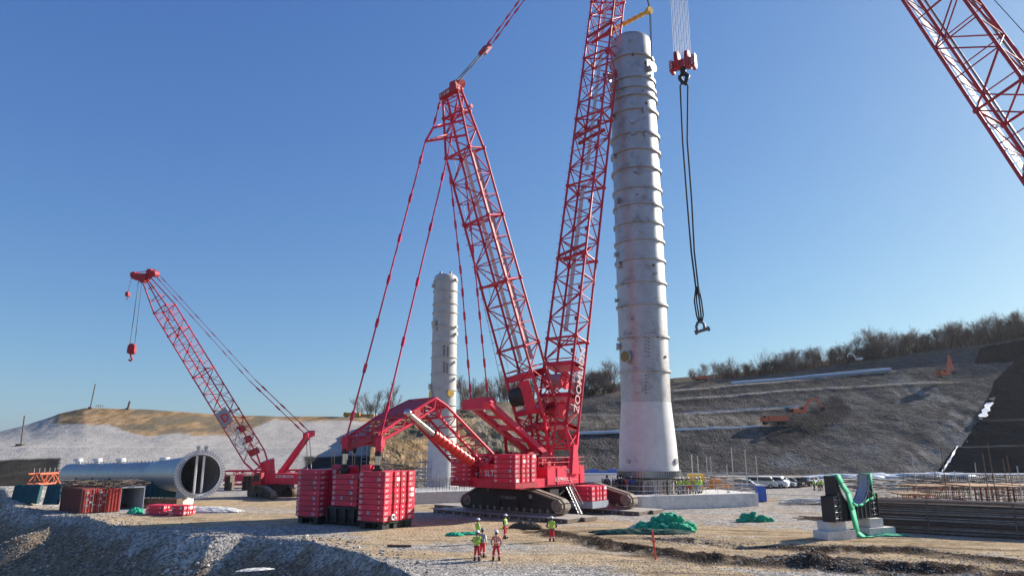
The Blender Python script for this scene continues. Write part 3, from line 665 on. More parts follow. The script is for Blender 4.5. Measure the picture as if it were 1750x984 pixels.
crane = root('crawler_crane', L(0, 0, 0.3), 'huge red lattice boom crawler crane with back mast, standing in the middle of the site', 'crane')
# --- crawler tracks ---
def track(parent, c, ax, lat, n_w=1.5, prof=None, frame_txt=None, s=1.0, wheels=True):
    """one crawler: shoes round a closed profile, a side frame, end wheels and rollers"""
    ax = Vector(ax); lat = Vector(lat); c = Vector(c)
    prof = prof or [(-5.9, .12), (5.9, .12), (6.45, .35), (6.8, .85), (6.75, 1.35), (6.35, 1.78), (2.3, 2.98), (-4.3, 2.98), (-6.5, 1.75), (-6.85, 1.2), (-6.75, .65), (-6.4, .28)]
    zk = .82 if s == 1.0 else 1.0; prof = [(a, b * zk) for a, b in prof]
    prof = [(a * s, b * s) for a, b in prof]
    t = root('crawler_track', V(0, 0, 0), None, None); t.parent = parent; t.location = c - parent.location
    # resample the profile
    pts = []; n = len(prof)
    for i in range(n):
        p = prof[i]; q = prof[(i + 1) % n]; d = math.hypot(q[0] - p[0], q[1] - p[1]); k = max(1, round(d / (0.46 * s)))
        pts += [(mix(p[0], q[0], j / k), mix(p[1], q[1], j / k)) for j in range(k)]
    mb = MB(); m = len(pts)
    for i in range(m):
        p = pts[i]; q = pts[(i + 1) % m]; a = c + ax * p[0] + Zv * p[1]; b = c + ax * q[0] + Zv * q[1]
        d = (b - a).normalized(); nn = d.cross(lat).normalized()
        mb.box((a + b) / 2 , n_w * s, (b - a).length * 0.88, 0.17 * s, lat, d, nn)
        mb.box((a + b) / 2 - nn * .12 * s * (1 if True else -1), n_w * 0.5 * s, (b - a).length * 1.02, 0.14 * s, lat, d, nn)
    mb.build('track_shoes', M['shoe'], t)
    mb = MB(); ins = [(a * 0.955, (b - 1.4 * s) * 0.86 + 1.42 * s) for a, b in prof]
    mb.prism(ins, c - lat * (n_w * 0.40 * s), ax, Zv, lat * n_w * 0.80 * s)
    for sd_ in (-1, 1):
        o = c + lat * (sd_ * n_w * 0.40 * s); d = lat * (sd_ * 0.10)
        mb.prism([(-3.2 * s, 1.1 * s), (3.0 * s, 1.1 * s), (1.6 * s, 2.1 * s), (-3.2 * s, 2.1 * s)], o, ax, Zv, d)
        for x in (-1.2, 1.3): mb.prism([((x - .06) * s, .5 * s), ((x + .06) * s, .5 * s), ((x + .06) * s, 1.5 * s), ((x - .06) * s, 1.5 * s)], o, ax, Zv, d * 1.6)
        mb.prism([(-.5 * s, .55 * s), (1.0 * s, .55 * s), (1.0 * s, 1.05 * s), (-.5 * s, 1.05 * s)], o, ax, Zv, d * .8)
    mb.build('track_frame', M['black'], t)
    if wheels:
        for x, r in ((-6.05, .62), (6.05, .62)):
            mb = MB()
            for sd_ in (-1, 1):
                o = c + ax * (x * s) + Zv * (1.0 * s) + lat * (sd_ * n_w * .36 * s)
                mb.lathe([(0, .16 * s), (.16 * s, .16 * s), (.2 * s, .08 * s), (.45 * s, .08 * s), (r * s, .12 * s), (r * s, 0)], 18, o, lat * sd_)
            mb.build('end_wheel', M['shoe'], t)
        mb = MB()
        for k in range(11):
            for sd_ in (-1, 1):
                o = c + ax * ((-5 + k) * s) + Zv * (.38 * s) + lat * (sd_ * n_w * .36 * s); mb.cyl(o, o + lat * (sd_ * .1 * s), .2 * s, n=10)
        mb.build('bottom_rollers', M['shoe'], t)
    if frame_txt:
        mb = MB(); mb.text(frame_txt, c - lat * (n_w * .40 * s + .115) + ax * (-1.3) + Zv * 1.35, ax, Zv, .42, bold=0.01)
        mb.prism([(2.7, 1.5), (3.1, 1.5), (3.1, 1.9), (2.7, 1.9)], c - lat * (n_w * .40 * s + .115), ax, Zv, lat * -.01)
        mb.prism([(-3.0, 2.05), (-2.8, 2.05), (-2.8, 2.3), (-3.0, 2.3)], c - lat * (n_w * .40 * s + .115), ax, Zv, lat * -.01)
        mb.build('lettering', M['greycl'], t)
    return t
TRC = L(-5.3, -0.6, 0.42)
track(crane, TRC, Rv, Bv, frame_txt='ZOOMLION')
track(crane, L(5.7, 0.9, 0.42), Rv, Bv)
# carbody, slew ring, cross beams
mb = MB(); mb.box(L(0.2, -.4, 1.9), 3.4, 9.6, 1.4, Rv, Bv, Zv); mb.box(L(-2.6, -.4, 2.2), 6.5, 1.6, 1.0, Rv, Bv, Zv); mb.box(L(3.0, -.4, 2.2), 6.5, 1.6, 1.0, Rv, Bv, Zv)
mb.cyl(L(-.2, -.4, 2.5), L(-.2, -.4, 3.15), 2.6, n=32); mb.build('carbody', M['black'], crane)
mb = MB(); mb.cyl(L(-.2, -.4, 3.12), L(-.2, -.4, 3.5), 2.3, n=32); mb.build('slew_ring', M['shoe'], crane)
rs = random.Random(3)
mb = MB(); mb.box(L(1.5, 4.6, 1.1), 2.8, 3.2, .7, Rv, Bv, Zv); mb.build('carbody_weight_tray', M['greycl'], crane)
for k in range(3): place_slab(crane, L(1.5, 4.6, 1.72 + k * .52), 2.6, 3.0, .52, Rv, Bv, rs)
# access ladder at the track end
mb = MB()
for s_ in (0, .55):
    a = L(-2.6 + s_, 5.9, .35); b = L(-2.6 + s_, 4.4, 3.0); mb.beam(a, b, .06, .1); mb.cyl(a + Zv * 1.0 + Rv * .2, b + Zv * 1.0, .025, n=5)
for k in range(8): a = L(-2.6, mix(5.9, 4.4, k / 8), mix(.5, 3, k / 8)); mb.box(a + Bv * .27, .25, .55, .04, Rv, Bv, Zv)
mb.build('access_ladder', M['galv'], crane)
# --- superstructure ---
R0, R1 = -5.3, 3.0
sup = MB()
sup.box(L(-3.6, (R0 + R1) / 2, 3.55), R1 - R0 - .4, 10.5, .9, Rv, Bv, Zv)
sup.box(L(-8.2, (R0 + R1) / 2, 3.35), R1 - R0, 1.0, .55, Rv, Bv, Zv)
sup.box(L(-6.9, (R0 + R1) / 2, 4.7), 3.4, 2.6, 1.6, Rv, Bv, Zv)
sup.box(L(-.6, (R0 + R1) / 2, 4.4), R1 - R0 - .8, 6.6, 1.5, Rv, Bv, Zv)
sup.box(L(-.4, R1 - .3, 4.3), .5, 7.0, 1.9, Rv, Bv, Zv)
for x in (-2.2, .2, 2.2): sup.box(L(x, R1 - .02, 4.2), .12, .14, 1.7, Rv, Bv, Zv)
sup.box(L(-8.6, .6, 4.0), 3.4, .35, .35, Rv, Bv, Zv); sup.box(L(-8.6, -4.0, 4.0), 2.4, .35, .35, Rv, Bv, Zv)
sup.build('superstructure_frame', M['red'], crane)
mb = MB(); mb.text('SLT', L(-8.27, -2.0, 4.3), Rv, Zv, .85, bold=0.03)
for k in range(5):
    a = 2 * math.pi * k / 5 + .3; mb.beam(L(-8.28, -2.5 + .12 * math.cos(a), 4.62 + .12 * math.sin(a)), L(-8.28, -2.5 + .36 * math.cos(a + .3), 4.62 + .36 * math.sin(a + .3)), .12, .02)
mb.text('ZOOMLION', L(-2.6, R1 + .02, 3.75), Bv, Zv, .42, bold=0.01); mb.text('3600t', L(-.3, R1 + .02, 4.5), Bv, Zv, .45, bold=.01)
mb.beam(L(-.6, R1 + .03, 4.95), L(.2, R1 + .03, 4.95), .05, .02); mb.beam(L(1.6, R1 + .03, 3.7), L(-2.6, R1 + .03, 3.62), .04, .02)
mb.build('lettering', M['white'], crane)
# rear counterweight stacks on the superstructure
mb = MB(); mb.box(L(-7.6, 1.45, 3.42), 3.2, 3.6, .5, Rv, Bv, Zv); mb.box(L(-7.6, -4.5, 3.42), 2.7, 3.6, .5, Rv, Bv, Zv); mb.build('counterweight_shelf', M['red_dull'], crane)
for k in range(6):
    place_slab(crane, L(-7.7, 1.65, 3.95 + k * .5), 2.75, 3.5, .465, Rv, Bv, rs); place_slab(crane, L(-7.7, -4.6, 3.95 + k * .5), 2.4, 3.5, .465, Rv, Bv, rs)
# winches and machinery on deck
mb = MB()
for b_, r_ in ((-4.6, -2.6), (-4.6, .3), (-2.4, -2.6), (-2.2, .4)):
    mb.mi = 0; mb.cyl(L(b_, r_ - 1.0, 5.9), L(b_, r_ + 1.0, 5.9), .62, n=20)
    for e in (-1.05, 1.0): mb.cyl(L(b_, r_ + e, 5.9), L(b_, r_ + e + .08, 5.9), .95, n=20); mb.box(L(b_, r_ + e * 1.15, 5.5), .15, 1.5, 1.1, Rv, Bv, Zv)
for k in range(26):
    mb.box(L(rs.uniform(-6, 2.5), rs.uniform(R0 + .6, R1 - .4), 5.2 + rs.random() * .6), rs.uniform(.2, .9), rs.uniform(.2, .8), rs.uniform(.4, 1.2), Rv, Bv, Zv)
mb.build('deck_winch', M['red_dull'], crane)
mb = MB()
for r_ in (R0 + .1, R1 + .05):
    for b_ in np.arange(-5.6, 3.2, 1.1): mb.cyl(L(b_, r_, 5.2), L(b_, r_, 6.3), .03, n=5)
    for z in (5.75, 6.3): mb.cyl(L(-5.6, r_, z), L(3.0, r_, z), .025, n=5)
mb.build('deck_railing', M['red'], crane)

# --- boom ---
def fix(u, v, Y): return at(u, v, Y)
Bt0 = L(1.2, 1.1, 5.2); 
P620 = fix(965, 620, 82.6); P0v = fix(1039, 0, 92.8)
bd = (P0v - P620).normalized(); Pfoot = P620 - bd * ((P620.z - 9.0) / bd.z); HEADZ = 103.0
Phead = P620 + bd * ((HEADZ - P620.z) / bd.z)
BR = Rv
ob, bcor, bax, blat, bdep, bL, btl = lattice(crane, Pfoot, Phead, BR, [(0, 4.1, 2.5), (.96, 4.1, 2.5), (1, 2.0, 1.6)], .17, .085, 'boom_section', heavy=4)
# foot section: the four chords draw together on two hinge feet
mb = MB(); A = bcor(0); fr_ = L(1.0, 3.0, 4.9); fl_ = L(1.4, -1.2, 4.9)
for p, q in ((A[0], fl_), (A[3], fl_), (A[1], fr_), (A[2], fr_)): mb.beam(p, q, .34, .34)
mids = [(A[i].lerp(t, .45)) for i, t in ((0, fl_), (1, fr_), (2, fr_), (3, fl_))]
for i in range(4): mb.cyl(mids[i], mids[(i + 1) % 4], .12, n=6); mb.cyl(A[i], mids[(i + 1) % 4], .09, n=6)
mb.beam(mids[1], A[2], .14, .14)
for f in (fr_, fl_): mb.prism([(-.75, -.5), (.75, -.5), (.35, 2.6), (-.35, 2.6)], f - Rv * .25, Bv, Zv, Rv * .5)
mb.build('boom_foot', M['red'], crane)
# boom hoist drums inside the bottom section
mb = MB()
def in_boom(t, fw, fd): 
    c = bcor(t); return c[0].lerp(c[1], fw).lerp(c[3].lerp(c[2], fw), fd)
def frame_plate(mb, t0, t1, f0, f1, cr=bcor, face=(0, 1)): strip(mb, cr, t0, t1, face, f0, f1, 1)
tz = lambda m_: m_ / bL
for t0, t1 in ((tz(.2), tz(.6)), (tz(3.5), tz(4.0)), (tz(7.3), tz(7.8))):
    c0 = bcor(t0); c1 = bcor(t1)
    mb.add([c0[0], c0[1], c1[1], c1[0], c0[3], c0[2], c1[2], c1[3]], [(0, 1, 2, 3), (4, 7, 6, 5), (0, 4, 5, 1), (3, 2, 6, 7)])
for k in (0, 1):
    for f in (.0, 1.0): 
        a = in_boom(tz(.2), f, .0); b = in_boom(tz(7.6), f, .0); mb.beam(a, b, .3, .3)
mb.build('winch_frame', M['red'], crane)
for t in (tz(2.1), tz(5.6)):
    mb = MB(); a = in_boom(t, .12, .25); b = in_boom(t, .72, .25); mb.mi = 0; mb.cyl(a, b, .85, n=24)
    mb.mi = 1
    for p in (a, b): mb.cyl(p - blat * .06, p + blat * .06, 1.05, n=24)
    mb.build('winch_drum', [M['walkpink'], M['red']], crane)
# side lettering on the near face of the bottom section
c0 = bcor(tz(.4)); nrm = blat; back = (c0[1] - c0[2]).normalized()
mb = MB(); mb.beam(c0[2] + nrm * .1 + back * .35, c0[2] + nrm * .1 + back * .35 + bax * 8.6, .05, .05); mb.beam(c0[1] + nrm * .1 - back * .35, c0[1] + nrm * .1 - back * .35 + bax * 8.6, .05, .05); mb.build('lettering_frame', M['red'], crane)
mb = MB(); mb.text('ZOOMLION', c0[2] + nrm * .2 + back * .5 + bax * 1.6, bax, back, 1.45, bold=.01)
mb.build('lettering', M['letter'], crane)
# pale walkways inside the boom
for t0, t1, f0, f1, g in ((tz(12), tz(33), .34, .50, .02), (tz(35), tz(56), .42, .56, .02), (tz(58), tz(92), .38, .52, .02)):
    cb = bcor; mb = MB()
    for i in range(14):
        a = mix(t0, t1, i / 14); b = mix(t0, t1, (i + 1 - g) / 14); A_ = cb(a); B_ = cb(b)
        p = [A_[0].lerp(A_[3], .45), A_[1].lerp(A_[2], .45)]; q = [B_[0].lerp(B_[3], .45), B_[1].lerp(B_[2], .45)]
        mb.quad(p[0].lerp(p[1], f0), p[0].lerp(p[1], f1), q[0].lerp(q[1], f1), q[0].lerp(q[1], f0))
    mb.build('walkway', M['walk'], crane)
mb = MB()
for i in range(60):
    t = tz(9 + i * 1.35); A_ = bcor(t); mb.cyl(A_[0] - blat * .1, A_[0] - blat * .5, .035, n=4)
    if i % 3 == 0: mb.box(A_[1].lerp(A_[0], .08), .25, .25, .5)
for t in (22, 40, 58, 76): A_ = bcor(tz(t)); B_ = bcor(tz(t + 1.0)); mb.beam(A_[0], B_[1], .3, .3); mb.beam(A_[0].lerp(A_[3], .5), B_[1].lerp(B_[2], .5), .35, .35)
mb.build('step_irons', M['red_dull'], crane)
mb = MB(); mb.box(Phead + Zv * 1.0, 2.4, 4.0, 2.4, Rv, Bv, Zv)
for k in (-.8, -.3, .3, .8): mb.cyl(Phead + Bv * 1.8 + Rv * (k - .12), Phead + Bv * 1.8 + Rv * (k + .12), 1.0, n=20)
mb.build('boom_head', M['red'], crane)

# --- back mast ---
MT = fix(772, 158, 74.5); M265 = fix(794.5, 262, 75.6); M690 = fix(913, 690, 80.0)
md = (M265 - M690).normalized(); Mlow = M690 - md * 1.0
om, mcor, max_, mlat, mdep, mL, mtl = lattice(crane, Mlow, M265, Rv, [(0, 3.9, 2.7), (1, 3.75, 2.6)], .155, .075, 'mast_section', heavy=3)
ot, tcor, tax, tlat, tdep, tL, ttl = lattice(crane, M265, MT, Rv, [(0, 3.75, 2.6), (1, 2.35, .7)], .155, .075, 'mast_head_section', heavy=2)
mb = MB(); A = mcor(0); mfr = fix(943, 792, 80.0); mfl = fix(912, 776, 83.0)
for p, q in ((A[0], mfl), (A[3], mfl), (A[1], mfr), (A[2], mfr)): mb.beam(p, q, .28, .28)
md_ = [(A[i].lerp(t, .5)) for i, t in ((0, mfl), (1, mfr), (2, mfr), (3, mfl))]
for k_ in (.3, .55):
    md_ = [(A[i].lerp(t, k_)) for i, t in ((0, mfl), (1, mfr), (2, mfr), (3, mfl))]
    for i in range(4): mb.cyl(md_[i], md_[(i + 1) % 4], .10, n=6); mb.cyl(A[i], md_[(i + 1) % 4], .08, n=6)
mb.build('mast_foot', M['red'], crane)
mb = MB(); q = lambda m_: m_ / mL
for t0, t1 in ((q(.1), q(.7)), (q(4.0), q(4.7))):
    c0 = mcor(t0); c1 = mcor(t1); mb.add([c0[0], c0[1], c1[1], c1[0], c0[3], c0[2], c1[2], c1[3]], [(0, 1, 2, 3), (4, 7, 6, 5), (0, 4, 5, 1), (3, 2, 6, 7)])
for f in (0, 1): mb.beam(mcor(0)[f], mcor(q(4.6))[f], .36, .36)
c0 = mcor(q(.6)); mb.beam(c0[0].lerp(c0[1], .62), mcor(q(3.9))[0].lerp(mcor(q(3.9))[1], .62), .5, 1.2)
mb.build('mast_winch_frame', M['red'], crane)
mb = MB(); c = mcor(q(2.3)); a = c[0].lerp(c[1], .12); b = c[0].lerp(c[1], .55); mb.cyl(a, b, 1.05, n=24); mb.build('rope_drum', M['black'], crane)
mb = MB(); a = mcor(q(1.2)); 
for k in range(14): mb.box(mcor(q(.2))[0].lerp(mcor(q(.2))[2], rs.random()) - max_ * rs.uniform(0, 4.5) + mlat * rs.uniform(-.8, .8), rs.uniform(.2, .9), rs.uniform(.2, .7), rs.uniform(.2, .9))
mb.build('hoist_machinery', M['red_dull'], crane)
mb = MB()
for i in range(16):
    for f0, f1 in ((.32, .46),):
        a = mcor(mix(q(6), 1, i / 16)); b = mcor(mix(q(6), 1, (i + .98) / 16))
        p = [a[0].lerp(a[3], .6), a[1].lerp(a[2], .6)]; r = [b[0].lerp(b[3], .6), b[1].lerp(b[2], .6)]
        mb.quad(p[0].lerp(p[1], f0), p[0].lerp(p[1], f1), r[0].lerp(r[1], f1), r[0].lerp(r[1], f0))
mb.build('walkway', M['walk'], crane)
mb = MB()
for i in range(16):
    a = mcor(mix(q(6), 1, i / 16)); b = mcor(mix(q(6), 1, (i + .98) / 16))
    p0, p1 = a[1].lerp(a[2], .30), a[1].lerp(a[2], .62); r0, r1 = b[1].lerp(b[2], .30), b[1].lerp(b[2], .62)
    o = -mlat * .5; mb.quad(p0 + o, p1 + o, r1 + o, r0 + o)
mb.build('rope_guard', M['walkpink'], crane)
mb = MB()
for i in range(34): A_ = mcor(q(5 + i * 1.3)); (i * 1.3 + 5 < mL) and mb.cyl(A_[0] - mlat * .1, A_[0] - mlat * .55, .035, n=4)
mb.build('step_irons', M['red_dull'], crane)
# mast head, its lettering, two rear outriggers
tl_, tr_ = tcor(1)[0], tcor(1)[1]
mb = MB(); mb.beam(tl_ - Rv * .25 - Zv * .2, tr_ + Rv * .2 + Zv * .1, .7, .7); hd = fix(779, 148, 75.5)
mb.box(hd - Zv * .1, 1.0, 1.2, 1.1, Rv, Bv, Zv)
for k in (-.5, 0, .5): mb.cyl(hd + Rv * (k - .1) + Bv * .4 + Zv * .4, hd + Rv * (k + .1) + Bv * .4 + Zv * .3, .55, n=18)
mb.cyl(hd - Zv * 3 + Bv * .5, hd - Zv * 3 + Bv * .5 + Rv * 2.0, .07, n=6); mb.cyl(hd - Zv * 3 + Bv * .5 + Rv * 2.0, hd - Zv * 3 + Bv * .5 + Rv * 2.15, .25, n=12)
mb.build('mast_head', M['red_dull'], crane)
mb = MB(); mb.text('03 13 08', tl_ - Bv * .50 - Zv * .45 - Rv * .25, (tr_ - tl_), Zv, .52, bold=.01); mb.build('lettering', M['white'], crane)
mb = MB(); s1 = fix(740, 219, 73.2); s2 = fix(727, 242, 72.8); e1 = fix(760, 211, 75.0); e2 = fix(763, 231, 75.4)
mb.beam(s1, e1, .22, .22); mb.beam(s1, tcor(.45)[1], .2, .2); mb.beam(s2, e2, .22, .22); mb.beam(s2, tcor(.2)[1], .2, .2); mb.build('pendant_outrigger', M['red'], crane)
# --- pendants from the mast head down to the hanging counterweight ---
SLl = fix(591, 752, 68.8); SLr = fix(648, 755, 65.6)
mb = MB(); top_l = fix(753, 170, 74.2); pendant(mb, top_l, s1, .09, 3); pendant(mb, s1, s2, .09, 3); pendant(mb, s2, SLl, .105, 5)
top_r = fix(783, 160, 74.6); m1 = fix(766, 262, 74.4); pendant(mb, top_r, m1, .09, 5); pendant(mb, m1, SLr, .105, 7)
mb.build('rear_pendant', M['red'], crane)
# --- gantry: two heavy beams with a crosshead box, pendants up to the mast ---
gl_, gr_ = fix(806, 693, 77.6), fix(836, 689, 75.6); fr2, fl2 = fix(946, 789, 79.4), fix(908, 778, 83.6)
mb = MB(); mb.beam(gr_, fr2, .55, .72, hint=Rv); mb.beam(gl_ , fl2, .5, .65, hint=Rv); mb.beam(gl_.lerp(fl2, .42), gr_.lerp(fr2, .42), .5, .6)
for t in (.2, .62): mb.beam(gl_.lerp(fl2, t), gr_.lerp(fr2, t + .05), .3, .3)
mb.beam(gl_.lerp(fl2, .55), fix(866, 781, 83), .35, .35); mb.beam(gr_.lerp(fr2, .80), fix(876, 784, 77), .25, .25)
mb.build('gantry_beam', M['orange_red'] if False else M['red'], crane)
mb = MB(); c_ = (gl_ + gr_) / 2 - Bv * .2; X_ = (gr_ - gl_).normalized(); 
mb.prism([(-1.75, -.5), (1.6, -.6), (1.85, .1), (1.5, .62), (-1.6, .62), (-1.9, .15)], c_ - Bv * 1.0, X_, Zv, Bv * 2.0)
mb.build('gantry_crosshead', M['red'], crane)
mb = MB(); pendant(mb, fix(805, 684, 77.6), fix(789, 480, 76.8), .1, 3); pendant(mb, fix(789, 480, 76.8), fix(768, 290, 75.6), .1, 3)
pendant(mb, fix(834, 682, 75.8), fix(814, 480, 75.6), .1, 3); pendant(mb, fix(814, 480, 75.6), fix(795, 300, 75.2), .1, 3); mb.build('gantry_pendant', M['red'], crane)
mb = MB(); mb.tube([fix(862, 680, 79), fix(818, 480, 76.5), fix(770, 240, 75)], .025, 4); mb.tube([fix(880, 680, 79), fix(830, 470, 76.5), fix(778, 200, 75)], .02, 4); mb.build('hoist_rope', M['rope'], crane)
# --- luffing ropes and pendants from the mast head up to the boom head ---
e0 = fix(829, 86, 78.5); top = Phead - Bv * 1.0
mb = MB()
for k in range(8):
    o = X_ * ((k % 4 - 1.5) * .16) + X_ * (-.55 if k < 4 else .55); mb.cyl(hd + o + Zv * .5, e0 + o, .035, n=4, caps=False)
mb.build('luffing_rope', M['ropelt'], crane)
mb = MB(); d_ = (e0 - hd).normalized(); mb.beam(e0 - d_ * .8, e0 + d_ * .9, 1.15, .5, hint=Bv); mb.build('luffing_block', M['red_dull'], crane)
mb = MB(); e1_ = e0 + d_ * 1.0
for s_ in (-.75, .75): pendant(mb, e1_ + X_ * s_, fix(898, -8, 81.5) + X_ * s_ * 1.1, .09, 3); pendant(mb, fix(898, -8, 81.5) + X_ * s_ * 1.1, top + X_ * s_, .09, 8)
mb.build('boom_pendant', M['red_lat'], crane)

# --- push frame: two arched trusses joined by braces, with hydraulic rams ---
def arch(P, w0, faces=None):
    """planar truss following P = [(top, bottom)]"""
    mb = MB(); n = len(P)
    for i in range(n - 1):
        (a, b), (c, d) = P[i], P[i + 1]
        mb.cyl(a, c, .15, n=6); mb.cyl(b, d, .15, n=6); k = max(2, int(((a - c).length + (b - d).length) / 2 / 1.25))
        for j in range(k):
            t0, t1 = j / k, (j + 1) / k; p0, p1 = a.lerp(c, t0), a.lerp(c, t1); q0, q1 = b.lerp(d, t0), b.lerp(d, t1)
            if j % 2: mb.cyl(p0, q1, .07, n=5)
            else: mb.cyl(q0, p1, .07, n=5)
            if j % 2 == 0: mb.cyl(p1, q1, .055, n=5)
    mb.cyl(P[0][0], P[0][1], .16, n=6); mb.cyl(P[-1][0], P[-1][1], .16, n=6); return mb
near = [(fix(644, 741, 65.8), fix(646, 753, 65.8)), (fix(697, 697, 68.6), fix(698, 727, 68.6)), (fix(741, 681, 70.6), fix(731, 692, 70.6)), (fix(762, 688, 71.6), fix(748, 706, 71.6)), (fix(842, 771, 74.2), fix(826, 792, 74.2))]
near = [(fix(644, 743, 65.8), fix(646, 756, 65.8)), (fix(700, 706, 68.6), fix(703, 724, 68.6)), (fix(744, 680, 70.6), fix(741, 698, 70.6))]
near2 = [(fix(744, 680, 70.6), fix(738, 688, 70.6)), (fix(764, 694, 71.4), fix(752, 713, 71.4)), (fix(843, 776, 74.2), fix(829, 795, 74.2))]
far = [(fix(592, 748, 68.9), fix(594, 763, 68.9)), (fix(648, 710, 72.3), fix(652, 727, 72.3)), (fix(700, 684, 74.8), fix(700, 699, 74.8))]
far2 = [(fix(700, 684, 74.8), fix(697, 694, 74.8)), (fix(720, 700, 75.4), fix(704, 716, 75.2)), (fix(786, 778, 78.4), fix(775, 792, 78.4))]
pf = root('push_frame', near[0][1], None, None); pf.parent = crane; pf.location = near[0][1] - crane.location
for P_ in (near, far): arch(P_, 1).build('frame_arm', M['red'], pf)
for P_ in (near2, far2): arch(P_, 1).build('frame_leg', M['red'], pf)
mb = MB()
for (a, b), (c, d) in zip(near + near2[1:], far + far2[1:]):
    mb.cyl(a, c, .13, n=6); mb.cyl(b, d, .11, n=6); mb.cyl(a, d, .07, n=5); mb.cyl(b, c, .07, n=5)
def seg(P, t):
    t *= len(P) - 1; i = min(int(t), len(P) - 2); f = t - i; return P[i][0].lerp(P[i + 1][0], f), P[i][1].lerp(P[i + 1][1], f)
for k in range(1, 10):
    t = k / 10
    for Pn, Pf in ((near, far), (near2, far2)):
        a, b = seg(Pn, t); c, d = seg(Pf, t); a2, b2 = seg(Pf, min(1, t + .1)); mb.cyl(a, c, .07, n=5); mb.cyl(a, a2, .05, n=5); mb.cyl(b, d, .05, n=5)
for k in range(3): mb.beam(near[0][0].lerp(far[0][0], .02 + k * .0), near[0][1].lerp(far[0][1], .3), .2, .2)
mb.build('cross_brace', M['red_lat'], pf)
mb = MB(); a0 = seg(near, .48)[0]; a1 = seg(near, .92)[0]; c0_ = seg(far, .42)[0]; c1_ = seg(far, .96)[0]; dz = Zv * .06
mb.add([a0.lerp(c0_, .12) + dz, a1.lerp(c1_, .12) + dz, c1_.lerp(a1, .02) + dz, c0_.lerp(a0, .02) + dz] + [p - Zv * .25 for p in (a0.lerp(c0_, .12), a1.lerp(c1_, .12), c1_.lerp(a1, .02), c0_.lerp(a0, .02))], [(0, 1, 2, 3), (7, 6, 5, 4), (0, 4, 5, 1), (1, 5, 6, 2), (2, 6, 7, 3), (3, 7, 4, 0)])
p_ = fix(711, 707, 69.2); mb.box(p_, .9, .4, 1.0, (near[1][0] - near[0][0]).normalized(), Rv, Zv); mb.box(near[0][1] + Zv * .1, .8, .8, 1.0); mb.box(far[0][1] + Zv * .1, .8, .8, 1.0)
mb.beam(fix(605, 760, 67.9), fix(640, 748, 66.1), .5, .6); mb.build('deck_plate', M['red_dull'], pf)
rm0, rm1, rm2 = fix(697, 706, 68.4), fix(741, 742, 70.2), fix(806, 789, 73.4)
mb = MB(); mb.ball(rm0, .42, n=12, m=8); mb.cyl(rm0, rm1, .28, n=14); mb.build('ram_rod', M['chrome'], pf)
mb = MB(); mb.cyl(rm1, rm2, .5, n=18)
for k in range(9): p = rm1.lerp(rm2, .06 + k * .11); d = (rm2 - rm1).normalized(); mb.cyl(p, p + d * .12, .58, n=18)
mb.build('ram_barrel', M['orange_red'], pf)


# ================= HANGING COUNTERWEIGHT =================
slx = V(.87, -.49, 0).normalized(); sly = V(.53, .85, 0).normalized()        # across, along
N0 = gd(655, 905)                                                          # near right corner on the ground
sw = root('counterweight_tray', N0 - slx * 5 + sly * 2, 'tall stacks of red counterweight slabs on a black tray under the arched push frame', 'counterweight')
h = .48; HW = 2.95; DP = 4.2
def stack(c, nx, n, z0, lx=HW, ly=DP):
    for k in range(n): place_slab(sw, Vector((c.x, c.y, 0)) + Zv * (z0 + h * (k + .5)), lx, ly, h, slx, sly, rs)
cR = N0 - slx * (HW / 2 - .3) + sly * (DP / 2); cR = V(*gd(655, 893, .62)[:]) ; cR = cR - slx * HW / 2 + sly * DP / 2
cL = V(*gd(543.5, 884, .62)[:]) - slx * HW / 2 + sly * DP / 2
stack(cR, 1, 9, .66); stack(cL, 1, 9, .66)
cM = (cR + cL) / 2; stack(cM + slx * .1 + sly * .2, 1, 6, 1.75, 3.1, 3.4)
mb = MB(); mb.box(V(cM.x, cM.y, .40) + sly * .5, 10.6, 2.2, .62, slx, sly, Zv)
for c in (cR, cL):
    for a_ in (-1.0, 1.0):
        for b_ in (-1.5, 0, 1.5): mb.box(V(c.x, c.y, .32) + slx * a_ + sly * b_, .5, .9, .62, slx, sly, Zv)
    mb.box(V(c.x, c.y, .58), 2.7, 3.9, .14, slx, sly, Zv)
mb.box(V(cM.x, cM.y, 1.2), 3.6, 3.0, 1.0, slx, sly, Zv)
for k in range(6): mb.box(V(cM.x, cM.y, .9) + slx * (k * 1.1 - 2.8) - sly * 1.6, .12, .3, 1.2, slx, sly, Zv)
mb.build('tray', M['black'], sw)
mb = MB(); o_ = cR + slx * (HW / 2 + .1) - sly * 1.0; mb.lathe([(.12, -.06), (.3, -.06), (.3, .06), (.12, .06), (.12, -.06)], 16, V(o_.x, o_.y, 1.0), slx); mb.build('tow_eye', M['galv'], sw)
# lifting rams standing on the tray
for P_, zz in ((SLl, 5.0), (SLr, 5.0)):
    r_ = root('lift_ram', P_, None, None); r_.parent = sw; r_.location = P_ - sw.location
    mb = MB(); mb.beam(P_ + Zv * .4, P_ - Zv * 1.0, .62, .55); mb.box(P_ - Zv * .1, .9, .5, .6, slx, sly, Zv); mb.build('shackle_plate', M['red'], r_)
    mb = MB(); mb.cyl(P_ - Zv * .95, V(P_.x, P_.y, zz + .3), .2, n=12); mb.cyl(P_ - Zv * .95 + V(.22, 0, 0), V(P_.x + .22, P_.y, zz + .9), .08, n=8); mb.build('ram_rod', M['chrome'], r_)
    mb = MB(); mb.cyl(V(P_.x, P_.y, 4.4 if P_ is SLr else 3.8), V(P_.x, P_.y, zz + .5), .34, n=14); mb.box(V(P_.x, P_.y, zz), .9, .9, .3); mb.cyl(P_ - Zv * .8, P_ - Zv * 1.25, .36, n=12); mb.build('ram_barrel', M['black'], r_)
mb = MB()
